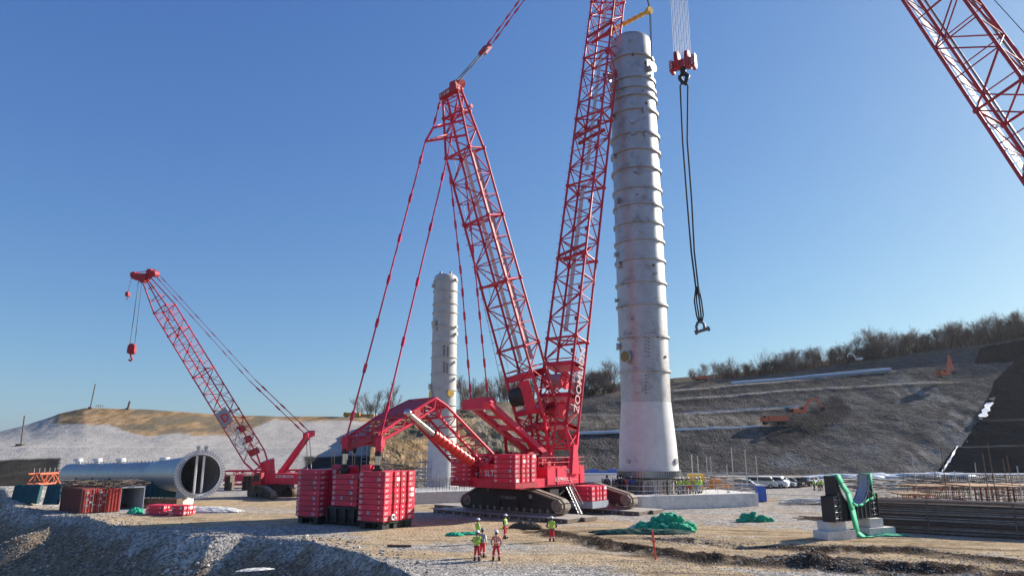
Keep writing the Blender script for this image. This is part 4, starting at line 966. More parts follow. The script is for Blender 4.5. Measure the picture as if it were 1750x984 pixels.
for k, (du, dd) in enumerate(((-.9, .3), (1.3, 1.0), (-3.6, 1.6), (2.0, -.4))): mb.box(cM + slx * du + sly * dd + Zv * (4.75 + .1 * k - cM.z), 1.1, 1.0, .8, slx, sly, Zv); mb.cyl(cM + slx * (du - .7) + sly * dd + Zv * (5.1 - cM.z), cM + slx * (du + .7) + sly * dd + Zv * (5.1 - cM.z), .3, n=10)
mb.build('hydraulic_unit', M['red'], sw)
for k_, c in enumerate((cM + sly * 2.6 + slx * 1.2, cM + sly * 2.4 - slx * 1.6)):
    mb = MB()
    for s_ in (0, .7): mb.cyl(V(c.x, c.y, 2.5) + slx * s_, V(c.x, c.y, 6.8 + .5 * k_) + slx * s_, .035, n=5)
    for z in np.arange(2.9, 6.8, .4): mb.cyl(V(c.x, c.y, z), V(c.x, c.y, z) + slx * .7, .025, n=4)
    mb.build('ladder', M['galv'], sw)
c = SLl + slx * 1.6; mb = MB(); mb.lathe([(.42, -.1), (.6, -.1), (.6, .1), (.42, .1), (.42, -.1)], 20, V(c.x + 2.1, c.y, c.z - .1), slx * .4 + sly); mb.build('hose_reel', M['black'], sw)
mb = MB(); c = SLl + V(.9, 0, -.6); mb.ball(c, .22, .22, .7, 8, 6); mb.tube([c + Zv * .6, SLl + V(.5, 0, .6)], .04, 5); mb.build('hanging_hook', M['black'], sw)
# ================= TALL COLUMN =================
def steel_shell(name, col, rough, metal, streak=0.25, dirt=0.3):
    m = mat(name, col, rough, metal=metal, var=0.10, scale=0.9, dirt=(0.20, 0.17, 0.16), dirt_amt=dirt, bump=0.12, bscale=0.8)
    return m
M['shell'] = steel_shell('column_shell', (0.45, 0.435, 0.44), 0.46, 0.62, dirt=0.35)
M['skirt'] = steel_shell('column_skirt', (0.62, 0.61, 0.60), 0.6, 0.1, dirt=0.0)
M['shell2'] = steel_shell('pale_column_shell', (0.46, 0.455, 0.44), 0.6, 0.1, dirt=0.05)
M['vessel'] = steel_shell('vessel_shell', (0.40, 0.40, 0.405), 0.42, 0.6, dirt=0.10)
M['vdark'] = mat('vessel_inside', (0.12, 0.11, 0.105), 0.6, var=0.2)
M['ringy'] = mat('yellow_cap', (0.22, 0.18, 0.05), 0.6)
def pc(v, Y): return at(875, v, Y).z
CX, CY = at(1109, 810, 91.5).x, 91.5
colm = root('tall_process_column', V(CX, CY, 3.5), 'tallest silver ringed steel column, hanging over the round foundation right of the crane boom', 'column')
def cw(v): return np.interp(v, [57, 104, 207, 340, 520, 631, 700, 790], [64, 70, 76.5, 79, 82.5, 83, 84, 94])   # reference widths
def prad(v, Y):
    z = pc(v, Y); zc = Y * cp + (z - H) * sp; return cw(v) / 2 * zc / F
prof = []
ringv = [93, 131, 148, 162, 186, 226, 254, 285, 319, 347, 378, 408, 441, 480, 518, 573, 632]
segs = [68] + ringv + [686]
ztop = pc(57, CY - 2.4)
def zr(v): return pc(v, CY - prad(v, CY) * .9)
zs = [zr(v) for v in segs]; rad_ = [prad(v, CY) for v in segs]
for i in range(len(segs) - 1):
    mb = MB(); mb.lathe([(rad_[i + 1], zs[i + 1]), (rad_[i], zs[i])], 64, V(CX, CY, 0)); mb.build('shell_course', M['shell'], colm)
mb = MB(); mb.lathe([(rad_[0] + .0, zs[0]), (rad_[0] * .99, zs[0] + .9), (rad_[0] * .965, zs[0] + 1.2), (rad_[0] * .90, zs[0] + 1.38), (rad_[0] * .35, zs[0] + 1.5), (0, zs[0] + 1.5)], 64, V(CX, CY, 0)); mb.build('top_head', M['shell'], colm)
for v in ringv:
    z = zr(v); r = prad(v, CY); w_ = .30 if v < 300 else .23
    if v == 131 or v == 148: w_ = .26
    mb = MB(); mb.lathe([(r, z - .14), (r + w_, z - .14), (r + w_, z + .12), (r, z + .12)], 64, V(CX, CY, 0), smooth=False); mb.build('stiffening_ring', M['shell'], colm)
z0 = 4.15; z1 = zs[-1]
mb = MB(); mb.lathe([(rad_[-1] * 1.18, z0 + .02), (rad_[-1] * 1.13, z0 + 3.5), (rad_[-1] * 1.01, z1 - .4), (rad_[-1] + .02, z1)], 64, V(CX, CY, 0)); mb.build('skirt', M['skirt'], colm)
rb = rad_[-1] * 1.18
mb = MB(); mb.lathe([(rb - .3, z0 - .75), (rb + .28, z0 - .75), (rb + .28, z0 - .68), (rb + .05, z0 - .66), (rb + .05, z0 - .02), (rb + .28, z0), (rb + .28, z0 + .08), (rb - .02, z0 + .08)], 64, V(CX, CY, 0), smooth=False)
for k in range(72):
    a = 2 * math.pi * k / 72; d = V(math.cos(a), math.sin(a), 0); mb.box(V(CX, CY, z0 - .33) + d * (rb + .14), .26, .05, .64, d, V(-d.y, d.x, 0), Zv)
mb.build('base_ring', M['steel'], colm)
def on_col(u, v, out=0.0):
    """point on the near surface of the column at a reference pixel"""
    z = pc(v, CY - 2.2); r = prad(v, CY); uc = 875 + (CX) / (CY) * 0 ; 
    # column axis pixel at this row
    zc = CY * cp + (z - H) * sp; ua = 875 + CX / zc * F; s = max(-.97, min(.97, (u - ua) / (cw(v) / 2)))
    va = math.atan2(CX, CY); a = math.asin(s); d = V(math.sin(a) * math.cos(va) - math.cos(a) * math.sin(va), -math.sin(a) * math.sin(va) - math.cos(a) * math.cos(va), 0)
    return V(CX, CY, z) + d * (r + out), d
def nozzle(u, v, r, ln, m, parent, name='nozzle', onf=on_col, cap=None):
    p, d = onf(u, v, -.1); mb = MB(); mb.cyl(p, p + d * (ln + .1), r, n=16); mb.cyl(p + d * ln, p + d * (ln + .12), r * 1.35, n=16)
    if cap: mb.mi = 1; mb.cyl(p + d * (ln + .12), p + d * (ln + .17), r * 1.12, n=16)
    return mb.build(name, [m, cap] if cap else m, parent)
nozzle(1074, 609, .62, .5, M['steel'], colm, 'manhole', cap=M['ringy']); nozzle(1093, 664, .38, .25, M['steel'], colm, 'manhole')
for u, v, r in ((1050, 195, .28), (1052, 262, .25), (1056, 430, .25), (1058, 340, .3), (1060, 450, .35), (1100, 195, .2), (1082, 212, .3), (1083, 232, .25), (1102, 236, .2), (1096, 398, .2), (1090, 379, .25), (1109, 379, .2), (1058, 590, .3), (1150, 788, .28), (1110, 130, .2), (1056, 508, .22), (1057, 588, .35), (1077, 72, .18), (1100, 160, .18), (1092, 300, .2), (1118, 470, .15), (1080, 545, .15), (1078, 788, .2)):
    nozzle(u, v, r, .35, M['shell'], colm)
rq = random.Random(9)
mb = MB()
for k in range(14):                                            # small clips welded to the shell
    v = rq.uniform(75, 640); u = 1050 + (v / 640) * 20 + rq.uniform(4, 70); p, d = on_col(u, v, .03); mb.box(p, .3, .12, rq.choice([.12, .3, .4]), V(-d.y, d.x, 0), d, Zv)
mb.build('insulation_clips', M['rust'], colm)
mb = MB()
for u, v in ((1103, 602), (1104, 604 + 68), (1108, 610)):
    for k in range(6):
        p, d = on_col(u, v - k * 6, .02); mb.box(p, .28, .02, .10, V(-d.y, d.x, 0), d, Zv)
mb.build('stencilled_marks', M['rust'], colm)
# lifting trunnions
for u in (1109, 1062):
    p, d = on_col(u if u > 1080 else 1052, 118, -.2); 
    if u < 1080: d = -Rv; p = V(CX, CY, pc(118, CY)) + d * (prad(118, CY) - .2)
    mb = MB(); mb.cyl(p, p + d * .9, .45, n=18); mb.cyl(p + d * .8, p + d * .95, .75, n=18); mb.box(p + d * .1 + Zv * .4, 1.1, 1.6, .3, V(-d.y, d.x, 0), Zv, d); mb.build('lifting_trunnion', M['steel'], colm)
# lifting beam over it, held by ropes from the boom head
lb0, lb1 = at(1111, 18, 88.5), at(1046, 52, 94.8)
lbm = root('lifting_beam', (lb0 + lb1) / 2, 'yellow tubular lifting beam hanging above the top of the tallest column', 'lifting beam')
mb = MB(); d = (lb1 - lb0).normalized(); mb.cyl(lb0, lb1, .26, n=14)
for k in range(7): p = lb0.lerp(lb1, .08 + k * .14); mb.cyl(p - d * .1, p + d * .1, .38, n=14)
mb.cyl(lb0 - d * .1, lb0 + d * .35, .55, n=16); mb.cyl(lb1 - d * .35, lb1 + d * .1, .55, n=16); mb.build('beam', M['yellow'], lbm)
hk = Phead + Bv * 1.8 - Zv * 16; hk = V(CX + .3, CY, hk.z)
for e in (lb0, lb1):
    t_ = [o for o in colm.children if o.name.startswith('lifting_trunnion')]
    p = on_col(1109, 122, .45)[0] if e is lb0 else V(CX, CY, pc(122, CY)) - Rv * (prad(118, CY) + .4)
    for s_ in (-.17, .17):
        mb = MB(); mb.tube([e + Bv * s_, p + Bv * s_ * .6], .055, 6, False); mb.tube([e + Bv * s_ * .7, hk], .07, 6, False); tag(mb.build('sling_rope', M['sling'], None, e), 'black sling between the yellow lifting beam, the boom hook and the tallest column', 'sling', 'slings of the yellow lifting beam')
hb = root('hook_block', hk, 'red hook block high under the crane boom head, above the yellow lifting beam', 'hook block')
mb = MB(); mb.box(hk + Zv * 1.6, 2.6, .9, 2.0, Rv, Bv, Zv); mb.cyl(hk + Zv * 1.6 - Rv * 1.3, hk + Zv * 1.6 + Rv * 1.3, .9, n=18); mb.build('sheave_block', M['red'], hb)
mb = MB(); mb.tube([hk + Zv * .7, hk + V(.3, 0, .3), hk + V(.2, 0, -.1), hk + V(-.25, 0, 0), hk + V(-.3, 0, .3)], .14, 8); mb.build('hook', M['black'], hb)
mb = MB()
for k in range(8): o = Rv * ((k - 3.5) * .25); mb.tube([hk + o + Zv * 2.4, Phead + Bv * 1.9 + o + Zv * .6], .03, 4, False)
mb.build('hoist_rope', M['rope'], hb)

# ================= SHORTER COLUMN =================
C2Y = 118.0; C2X = at(755, 800, C2Y).x
col2 = root('short_process_column', V(C2X, C2Y, .5), 'shorter pale grey column seen behind the arched red push frame', 'column')
def w2(v): return np.interp(v, [478, 540, 620, 700, 750, 812], [40, 41.5, 43, 44, 47, 52])
def r2(v): z = pc(v, C2Y); return w2(v) / 2 * (C2Y * cp + (z - H) * sp) / F
rv2 = [482, 499, 521, 536, 560, 587, 612, 640, 667, 693]
mb = MB(); zz = pc(479, C2Y); mb.lathe([(r2(479), zz), (r2(479) * .97, zz + .5), (r2(479) * .82, zz + .85), (r2(479) * .4, zz + 1.0), (0, zz + 1.05)], 48, V(C2X, C2Y, 0)); mb.build('top_head', M['shell2'], col2)
sv = [479] + rv2[1:] + [745]
for a, b in zip(sv[:-1], sv[1:]):
    mb = MB(); mb.lathe([(r2(b), pc(b, C2Y)), (r2(a), pc(a, C2Y))], 48, V(C2X, C2Y, 0)); mb.build('shell_course', M['shell2'], col2)
for v in rv2:
    z = pc(v, C2Y); r = r2(v); mb = MB(); mb.lathe([(r, z - .07), (r + .16, z - .07), (r + .16, z + .07), (r, z + .07)], 48, V(C2X, C2Y, 0), smooth=False); mb.build('stiffening_ring', M['shell2'], col2)
mb = MB(); mb.lathe([(r2(812) + .1, .9), (r2(812), 1.3), (r2(745) + .02, pc(745, C2Y))], 48, V(C2X, C2Y, 0)); mb.lathe([(r2(812) + .4, .8), (r2(812) + .4, 1.0), (r2(812), 1.0)], 48, V(C2X, C2Y, 0)); mb.build('skirt', M['skirt'], col2)
def on2(u, v, out=0.0):
    z = pc(v, C2Y); zc = C2Y * cp + (z - H) * sp; ua = 875 + C2X / zc * F; s = max(-.97, min(.97, (u - ua) / (w2(v) / 2))); a = math.asin(s); va = math.atan2(C2X, C2Y)
    d = V(math.sin(a) * math.cos(va) - math.cos(a) * math.sin(va), -math.sin(a) * math.sin(va) - math.cos(a) * math.cos(va), 0); return V(C2X, C2Y, z) + d * (r2(v) + out), d
for u, v, r, cap in ((765, 512, .45, None), (742, 490, .3, None), (743, 555, .35, None), (735, 661, .4, None), (737, 675, .6, M['yellow']), (769, 673, .5, M['yellow']), (778, 480, .2, None), (778, 560, .2, None), (778, 572, .25, None), (776, 620, .2, None), (776, 648, .2, None), (740, 735, .2, None)):
    nozzle(u, v, r, .35 if cap is None else .12, M['shell2'], col2, 'nozzle' if cap is None else 'manhole', on2, cap)
mb = MB()
for (u0, v0) in ((759, 594), (765, 596), (759, 622), (764, 624), (747, 552)):
    for k in range(5): p, d = on2(u0, v0 + k * 3.6, .02); mb.box(p, .35, .02, .2, V(-d.y, d.x, 0), d, Zv)
mb.build('stencilled_marks', M['rust'], col2)
for k_, u0 in enumerate((753, 770)):
    p = at(u0, 470, C2Y - .5); mb = MB(); mb.cyl(p, p + Zv * .6, .25, n=10); mb.build('vent_stub', M['shell2'], col2)

# ================= SECOND HOOK, FAR RIGHT CRANE =================
HX, HY = 17.9, 66.0
hz_ = at(1168, 110, HY).z
hb2 = root('hook_block', V(HX, HY, hz_), 'big dark red hook block with striped sides hanging free right of the tallest column', 'hook block')
px = Vector((.86, -.5, 0)); py = Vector((.5, .86, 0)); c = V(HX, HY, hz_)
M['stripe'] = mat('white_stripe', (0.7, .68, .66), .5)
mb = MB()
for s_, zz, h_ in ((-.55, .55, 1.5), (.55, .35, 1.6)):
    mb.prism([(-.55, -.8), (.5, -.8), (.62, -.1), (.5, .75), (-.4, .85), (-.62, .2)], c + px * (s_ - .22) + Zv * zz, py, Zv * 1.05, px * .44)
    for k in (-.1, .12): mb.cyl(c + px * (s_ + k) + Zv * (zz + .3), c + px * (s_ + k + .06) + Zv * (zz + .3), .75, n=18)
mb.box(c + Zv * .0, 2.3, .8, .8, px, py, Zv); mb.box(c + px * 1.15 - Zv * .1, .35, 1.0, 1.3, px, py, Zv); mb.box(c - px * 1.15 - Zv * .1, .35, 1.0, 1.2, px, py, Zv); mb.build('sheave_block', M['red_dull'], hb2)
mb = MB()
for s_ in (-1.345, 1.345, .80):
    for k in range(4): 
        o = c + px * s_ - Zv * (.5 - k * .28); mb.prism([(-.45, 0), (-.3, -.12), (.45, .12), (.45, .26)], o - py * .0, py, Zv, px * (.02 if s_ > 0 else -.02))
    if s_ > 0: 
        mb.prism([(-.4, -.7), (.42, -.7), (.42, .7), (-.4, .6)], c + px * (s_ + .02) + Zv * .1, py, Zv, px * .02)
for s_ in (-1.15, 1.15, .4):
    for k in range(3): o = c + px * s_ - py * .52 - Zv * (.45 - k * .35); mb.prism([(-.15, 0), (-.15, -.12), (.15, .10), (.15, .22)], o, px, Zv, -py * .02)
mb.build('warning_stripes', M['stripe'], hb2)
mb = MB(); mb.tube([c - Zv * .5, c - Zv * 1.0], .3, 10); mb.tube([c - Zv * 1.0, c + px * .45 - Zv * 1.5, c + px * .1 - Zv * 2.3, c - px * .4 - Zv * 1.7, c - px * .5 - Zv * 1.2], [.28, .26, .26, .16, .08], 10); mb.tube([c - Zv * 1.0, c - px * .4 - Zv * 1.5, c - px * .05 - Zv * 2.2], [.22, .22, .2], 8); mb.build('hook', M['black'], hb2)
ctop = V(HX, HY, 111.0)
mb = MB()
for k in range(7):
    for s_ in (-1, 1): o = px * ((k - 3) * .27) + py * (s_ * .3); mb.tube([c + o + Zv * 1.2, ctop + o], .022, 4, False)
mb.build('hoist_rope', M['rope'], hb2)
s0 = c - Zv * 2.0; s1_ = at(1192, 497, HY); s2_ = at(1197, 552, HY)
sg = root('sling_rope', s0, 'pair of long black slings hanging from the striped hook block, shackle at the bottom', 'sling')
for s_ in (-1, 1):
    mb = MB(); mid = at(1177 + s_ * 4 + 1, 340, HY); mb.tube([s0 + V(s_ * .12, 0, .1), s0 + V(s_ * .40, 0, -.5), at(1170.5 + s_ * 4.0, 240, HY), mid, at(1184 + s_ * 2.6, 430, HY), s1_ + V(s_ * .12, 0, 0)], .085, 6); mb.build('sling_leg', M['sling'], sg)
mb = MB()
for k in range(4): a = (k - 1.5) * .20; mb.tube([s1_ + V(a * .4, 0, .4), s1_ + V(a * 1.2, .1 * (k % 2), -1.0), s2_ + V(a * 1.1, 0, .8), s2_ + V(a * .4, 0, 0)], .075, 6)
mb.cyl(s1_ + Zv * .4, s1_ - Zv * .3, .19, n=10); mb.build('bundled_loops', M['sling'], sg)
mb = MB(); q_ = s2_ + Zv * .05; mb.tube([q_ + V(-.30, 0, -.8), q_ + V(-.42, 0, -.4), q_ + V(-.26, 0, .0), q_ + V(.06, 0, .1), q_ + V(.34, 0, -.12), q_ + V(.36, 0, -.6)], .14, 8); mb.cyl(q_ + V(-.5, 0, -.95), q_ + V(.7, 0, -.6), .15, n=10); mb.cyl(q_ + V(-.55, 0, -.97), q_ + V(-.38, 0, -.92), .24, n=8); mb.cyl(q_ + V(.66, 0, -.62), q_ + V(.82, 0, -.56), .24, n=8); mb.build('shackle', M['dksteel'], sg)

rc0 = V(38.4, 34.6, 1.5); rcn = V(33.3, 42.8, 31.0); rct = ctop + V(.6, 1.0, 1.5)
rc_ = root('lattice_boom', rc0, 'dark red lattice boom of a nearer crane crossing the upper right corner', 'crane')
rdir = (rct - at(1712, 150, 43)).normalized(); rc0 = at(1712, 150, 43) - rdir * ((at(1712, 150, 43).z - 1.5) / rdir.z)
_, rcor, rax, rlat, rdep, rL, rtl = lattice(rc_, rc0, rct, V(.84, .54, 0), [(0, 3.9, 3.0), (.93, 3.9, 3.0), (1, 1.6, 1.2)], .125, .06, 'boom_section', M['red_dull'], heavy=5, tall=1.15)
def pxu(p):
    q = Vector(p) - V(0, 0, H); return 875 + F * q.x / (q.y * cp + q.z * sp)
A_ = rcor(.35); od = sorted(range(4), key=lambda i: pxu(A_[i])); i0, i1 = od[0], od[1]
mb = MB()
for k in range(80):
    A_ = rcor(k / 80); B_ = rcor((k + .93) / 80); mb.quad(A_[i0].lerp(A_[i1], .3), A_[i0].lerp(A_[i1], .62), B_[i0].lerp(B_[i1], .62), B_[i0].lerp(B_[i1], .3))
mb.build('walkway', M['walk'], rc_)
mb = MB(); A_ = rcor(0); B_ = rcor(1)
for f in (.0, 1): mb.tube([A_[1].lerp(A_[2], f) + rlat * .5, B_[1].lerp(B_[2], f) + rlat * .5], .09, 6)
mb.build('boom_pendant', M['ropelt'], rc_)
mb = MB(); mb.tube([at(1690, -10, 47), at(1790, 100, 44)], .03, 4); mb.tube([at(1690, -10, 47), rct], .03, 4); mb.build('hoist_rope', M['rope'], rc_)

# ================= FOUNDATION BLOCK =================
f0, f1 = gd(1098, 872), gd(1297, 864.5); fx = (f1 - f0).normalized(); fy = V(-fx.y, fx.x, 0)
FH = 1.55; f0 = f0.copy(); LX = (f1 - f0).length
fnd = root('foundation_block', f0 + fx * 5, 'long pale grey concrete foundation block under the tallest column', 'foundation')
mb = MB(); o = f0 - fx * 1.6; 
poly = [(0, 0), (LX, 0), (LX, 17), (-9, 17), (-9, 4.5), (-2.3, 3.4)]
mb.prism(poly, f0 - Zv * .5, fx, fy, Zv * (FH + .5)); mb.build('block', M['conc'], fnd)
mb = MB()
for i in range(1, 22):
    for z in (.45, .85, 1.25): p = f0 + fx * (i * LX / 22) + Zv * z; mb.cyl(p + fy * .05, p - fy * .012, .035, n=8)
mb.build('tie_holes', M['greycl'], fnd)
def rail(pts, h_, label, n_gap=1.6, rows=(.55, 1.1), m=M['galv']):
    r = root('railing', pts[0], label, 'railing'); mb = MB()
    for a, b in zip(pts[:-1], pts[1:]):
        n = max(1, int((b - a).length / n_gap))
        for k in range(n + 1): p = a.lerp(b, k / n); mb.cyl(p, p + Zv * h_, .028, n=5)
    mb.build('posts', m, r); mb = MB()
    for a, b in zip(pts[:-1], pts[1:]):
        for z in rows: mb.cyl(a + Zv * z, b + Zv * z, .028, n=5)
    mb.build('rails', m, r); return r
T_ = Zv * FH
rail([f0 - fx * 2.0 + fy * 3.4 + T_, f0 + fx * .4 + fy * .4 + T_, f0 + fx * (LX - .4) + fy * .4 + T_, f0 + fx * (LX - .4) + fy * 8 + T_], 1.25, 'grey tube railing along the edge of the concrete foundation block')
rail([f0 + fx * 2 + fy * 4 + T_, f0 + fx * (LX - 2.0) + fy * 3.2 + T_ + Zv * .1], 1.6, 'rusty tube barrier behind the workers on the foundation block', rows=(.3, .9, 1.6), m=M['rust'])
# forest of starter bars round the column base
def bars(name, label, pts, r=.03, m=M['rebar'], cat='rebar'):
    mb = MB()
    for p, h_ in pts: mb.cyl(p, p + V(rq.uniform(-.04, .04), 0, h_), r, n=4)
    return tag(mb.build(name, m, None, pts[0][0]), label, cat, kind='stuff')
pp = []
for k in range(420):
    a = rq.uniform(0, 6.28); rr = rq.choice([rb - .1, rb + .9, rb + 1.6, rb + 2.2]); pp.append((V(CX + math.cos(a) * rr, CY + math.sin(a) * rr, FH), rq.uniform(1.1, 1.75)))
for k in range(60): pp.append((V(*(f0 + fx * (-4 + k * .28) + fy * rq.choice([5, 6, 7]))) + T_, rq.uniform(1.2, 1.6)))
bars('starter_bars', 'dense upright starter bars standing round the base of the tallest column', pp)
mb = MB(); mb.cyl(V(CX, CY, FH), V(CX, CY, 3.2), rb - .35, n=40); tag(mb.build('grout_pedestal', M['conc'], None, V(CX, CY, FH)), 'round dark concrete pedestal right under the tallest column', 'pedestal')
hp = [(gd(u, 800).normalized(), 0) for u in ()]
pole_spots = [(1183, 92, 4.6), (1193, 90, 4.4), (1252, 100, 5.5), (1275, 105, 5.2), (1293, 102, 4.4), (1208, 106, 4.0), (1215, 108, 4.2), (1242, 90, 3.4)]
for u, Y, h_ in pole_spots:
    p = at(u, 800, Y); p.z = FH if Y < 100 else 0
    mb = MB(); mb.cyl(p, p + Zv * (h_ + (0 if Y < 100 else 1.5)), .06, n=6); mb.cyl(p, p + Zv * .15, .16, n=8); tag(mb.build('scaffold_pole', M['galv'], None, p), 'thin grey upright pole right of the tallest column base', 'pole', 'thin poles right of the tallest column')
# drifting tubes and heaps behind the foundation
def rod_heap(name, label, c, L_, n, sx, sy, sz, m, r=.04, ang0=None, cat='materials'):
    mb = MB()
    for k in range(n):
        a = ang0 + rq.uniform(-.15, .15) if ang0 is not None else rq.uniform(0, 3.14); p = c + V(rq.uniform(-sx, sx), rq.uniform(-sy, sy), rq.uniform(.05, sz)); d = V(math.cos(a), math.sin(a), rq.uniform(-.12, .12)) * L_ * rq.uniform(.4, .6)
        mb.cyl(p - d, p + d, r, n=5)
    return tag(mb.build(name, m, None, c), label, cat, kind='stuff')
rod_heap('scaffold_tubes', 'jumble of thin pale tubes stacked behind the foundation block', V(at(1205, 820, 106).x, 106, 0), 4, 80, 5, 3, 3.4, M['galv'], .035, 0)
rod_heap('rusty_tubes', 'jumble of rusty tubes stacked behind the foundation block', V(at(1205, 820, 103).x, 103, 0), 4, 70, 5, 3, 3.0, M['rust'], .05, .2)
mb = MB(); c = V(at(1230, 828, 98).x, 98, FH); mb.box(c + Zv * .5, 3.4, 1.5, .35); mb.box(c + Zv * .9 + V(-.6, 0, 0), 1.2, 1.2, .7); mb.cyl(c + V(-1, -.8, .3), c + V(-1, .8, .3), .3, n=10); mb.cyl(c + V(1, -.8, .3), c + V(1, .8, .3), .3, n=10); tag(mb.build('work_cart', M['orange'], None, c), 'small orange cart on the foundation block behind the workers', 'cart')
mb = MB(); c = V(at(1189, 815, 96).x, 96, FH); mb.box(c + Zv * 1.6, 2.0, 1.4, .9); mb.box(c + Zv * .8, .3, .3, 1.6); mb.box(c + Zv * .25, 1.8, 1.3, .3); tag(mb.build('light_tower', M['yellow'], None, c), 'small yellow machine standing beside the tallest column base', 'machine')

# low pale foundation on the left behind the crane
g0, g1 = gd(716, 861), gd(800, 858); 
mb = MB(); gx_ = (g1 - g0).normalized(); gy_ = V(-gx_.y, gx_.x, 0); mb.prism([(-1, 0), (24, 0), (24, 9), (-1, 9)], g0 - Zv * .3, gx_, gy_, Zv * 1.75)
for k in range(12): mb.box(g0 + gx_ * (k * 2) - gy_ * .02 + Zv * .7, .08, .03, 1.4, gx_, gy_, Zv)
tag(mb.build('foundation_wall', M['concw'], None, g0), 'low whitish concrete foundation wall seen left under the crane body', 'foundation')
rail([g0 + gy_ * .6 + Zv * 1.45, g0 + gx_ * 14 + gy_ * .6 + Zv * 1.45], 2.2, 'grey railing on the low whitish foundation left of the crane', 1.2, rows=(.4, .9, 1.4, 2.1))
bars('starter_bars', 'rows of upright bars on the low foundation behind the push frame', [(g0 + gx_ * (k * .16) + gy_ * (2 + (k % 3)) + Zv * 1.45, 1.6) for k in range(90)])
# scaffold tower beside the shorter column
def scaffold(name, label, c, nx, ny, nz, dx, dz, X=V(1, 0, 0), Y=V(0, 1, 0), m=M['rust'], r=.035, boards=True):
    rt = root(name, c, label, 'scaffold'); mb = MB()
    for i in range(nx + 1):
        for j in range(ny + 1): mb.cyl(c + X * i * dx + Y * j * dx, c + X * i * dx + Y * j * dx + Zv * (nz * dz + .5), r, n=4, caps=False)
    mb.build('standards', m, rt); mb = MB()
    for k in range(1, nz + 1):
        for i in range(nx + 1): mb.cyl(c + X * i * dx + Zv * k * dz, c + X * i * dx + Y * ny * dx + Zv * k * dz, r, n=4, caps=False)
        for j in range(ny + 1): mb.cyl(c + Y * j * dx + Zv * k * dz, c + X * nx * dx + Y * j * dx + Zv * k * dz, r, n=4, caps=False)
    for i in range(nx): mb.cyl(c + X * i * dx + Zv * ((i % nz) * dz), c + X * (i + 1) * dx + Zv * ((i % nz + 1) * dz), r, n=4)
    mb.build('ledgers', M['galv'] if m is M['rust'] else m, rt)
    if boards:
        mb = MB()
        for k in range(1, nz + 1, 2): mb.box(c + X * (nx * dx / 2) + Y * (ny * dx / 2) + Zv * (k * dz + .06), nx * dx, ny * dx * .8, .06, X, Y, Zv)
        mb.build('deck_boards', M['plank'], rt)
    return rt
scaffold('scaffold', 'brown and grey tube scaffold standing left against the shorter column', V(at(692, 800, 119).x, 119, 0), 5, 3, 4, 1.45, 1.5)
scaffold('scaffold', 'grey tube scaffold hard against the foot of the shorter column', V(at(716, 800, 117).x, 116, 1.4), 3, 2, 3, 1.0, 1.1, m=M['galv'], boards=False)
scaffold('scaffold', 'open tube tower beyond the left of the hanging counterweight stacks', V(at(566, 800, 118).x, 118, 0), 2, 1, 3, 1.7, 2.0, m=M['rebar'], boards=False)
rod_heap('brush_pile', 'dark tangled pile of rods and brush left of the scaffold by the shorter column', V(at(690, 800, 122).x, 124, 0), 3, 120, 3.2, 2, 4.2, M['rebar'], .05)

# ================= STEEL MATS UNDER THE CRANE =================
mt = random.Random(2)
def matp(c, lx, ly, label, ang=0):
    X = (Rv * math.cos(ang) + Bv * math.sin(ang)); Y = Zv.cross(X); mb = MB(); mb.mi = 0; mb.box(c + Zv * .37, lx - .06, ly - .06, .06, X, Y, Zv); mb.mi = 1; mb.box(c + Zv * .17, lx - .12, ly - .12, .33, X, Y, Zv)
    for k in range(int(lx / 1.2)):
        for s_ in (-1, 1): mb.mi = 0; mb.box(c + X * (k * 1.2 - lx / 2 + .6) + Y * (s_ * (ly / 2 - .02)) + Zv * .12, .16, .08, .2, X, Y, Zv)
    return tag(mb.build('steel_mat', [M['mud'], M['rebar']], None, c), label, 'ground mat', 'steel mats under the crane')
for row, b_ in enumerate((-6.6, -4.2, 4.6, 7.0)):
    for k in range(7):
        r_ = -8.2 + k * 2.6 + (0.4 if row % 2 else 0); near_ = row < 2
        matp(L(b_, r_ - (0.6 if near_ else -.9), 0), 2.55, 2.35, 'steel road mat lying under the %s crawler track of the big crane' % ('near' if near_ else 'far'))
matp(gd(866, 858) , 6, 2.2, 'steel mat lying apart behind the left end of the near track', .1) if False else None
matp(gd(778, 868), 5.0, 2.2, 'spare steel mat lying on the ground left of the near crawler track')

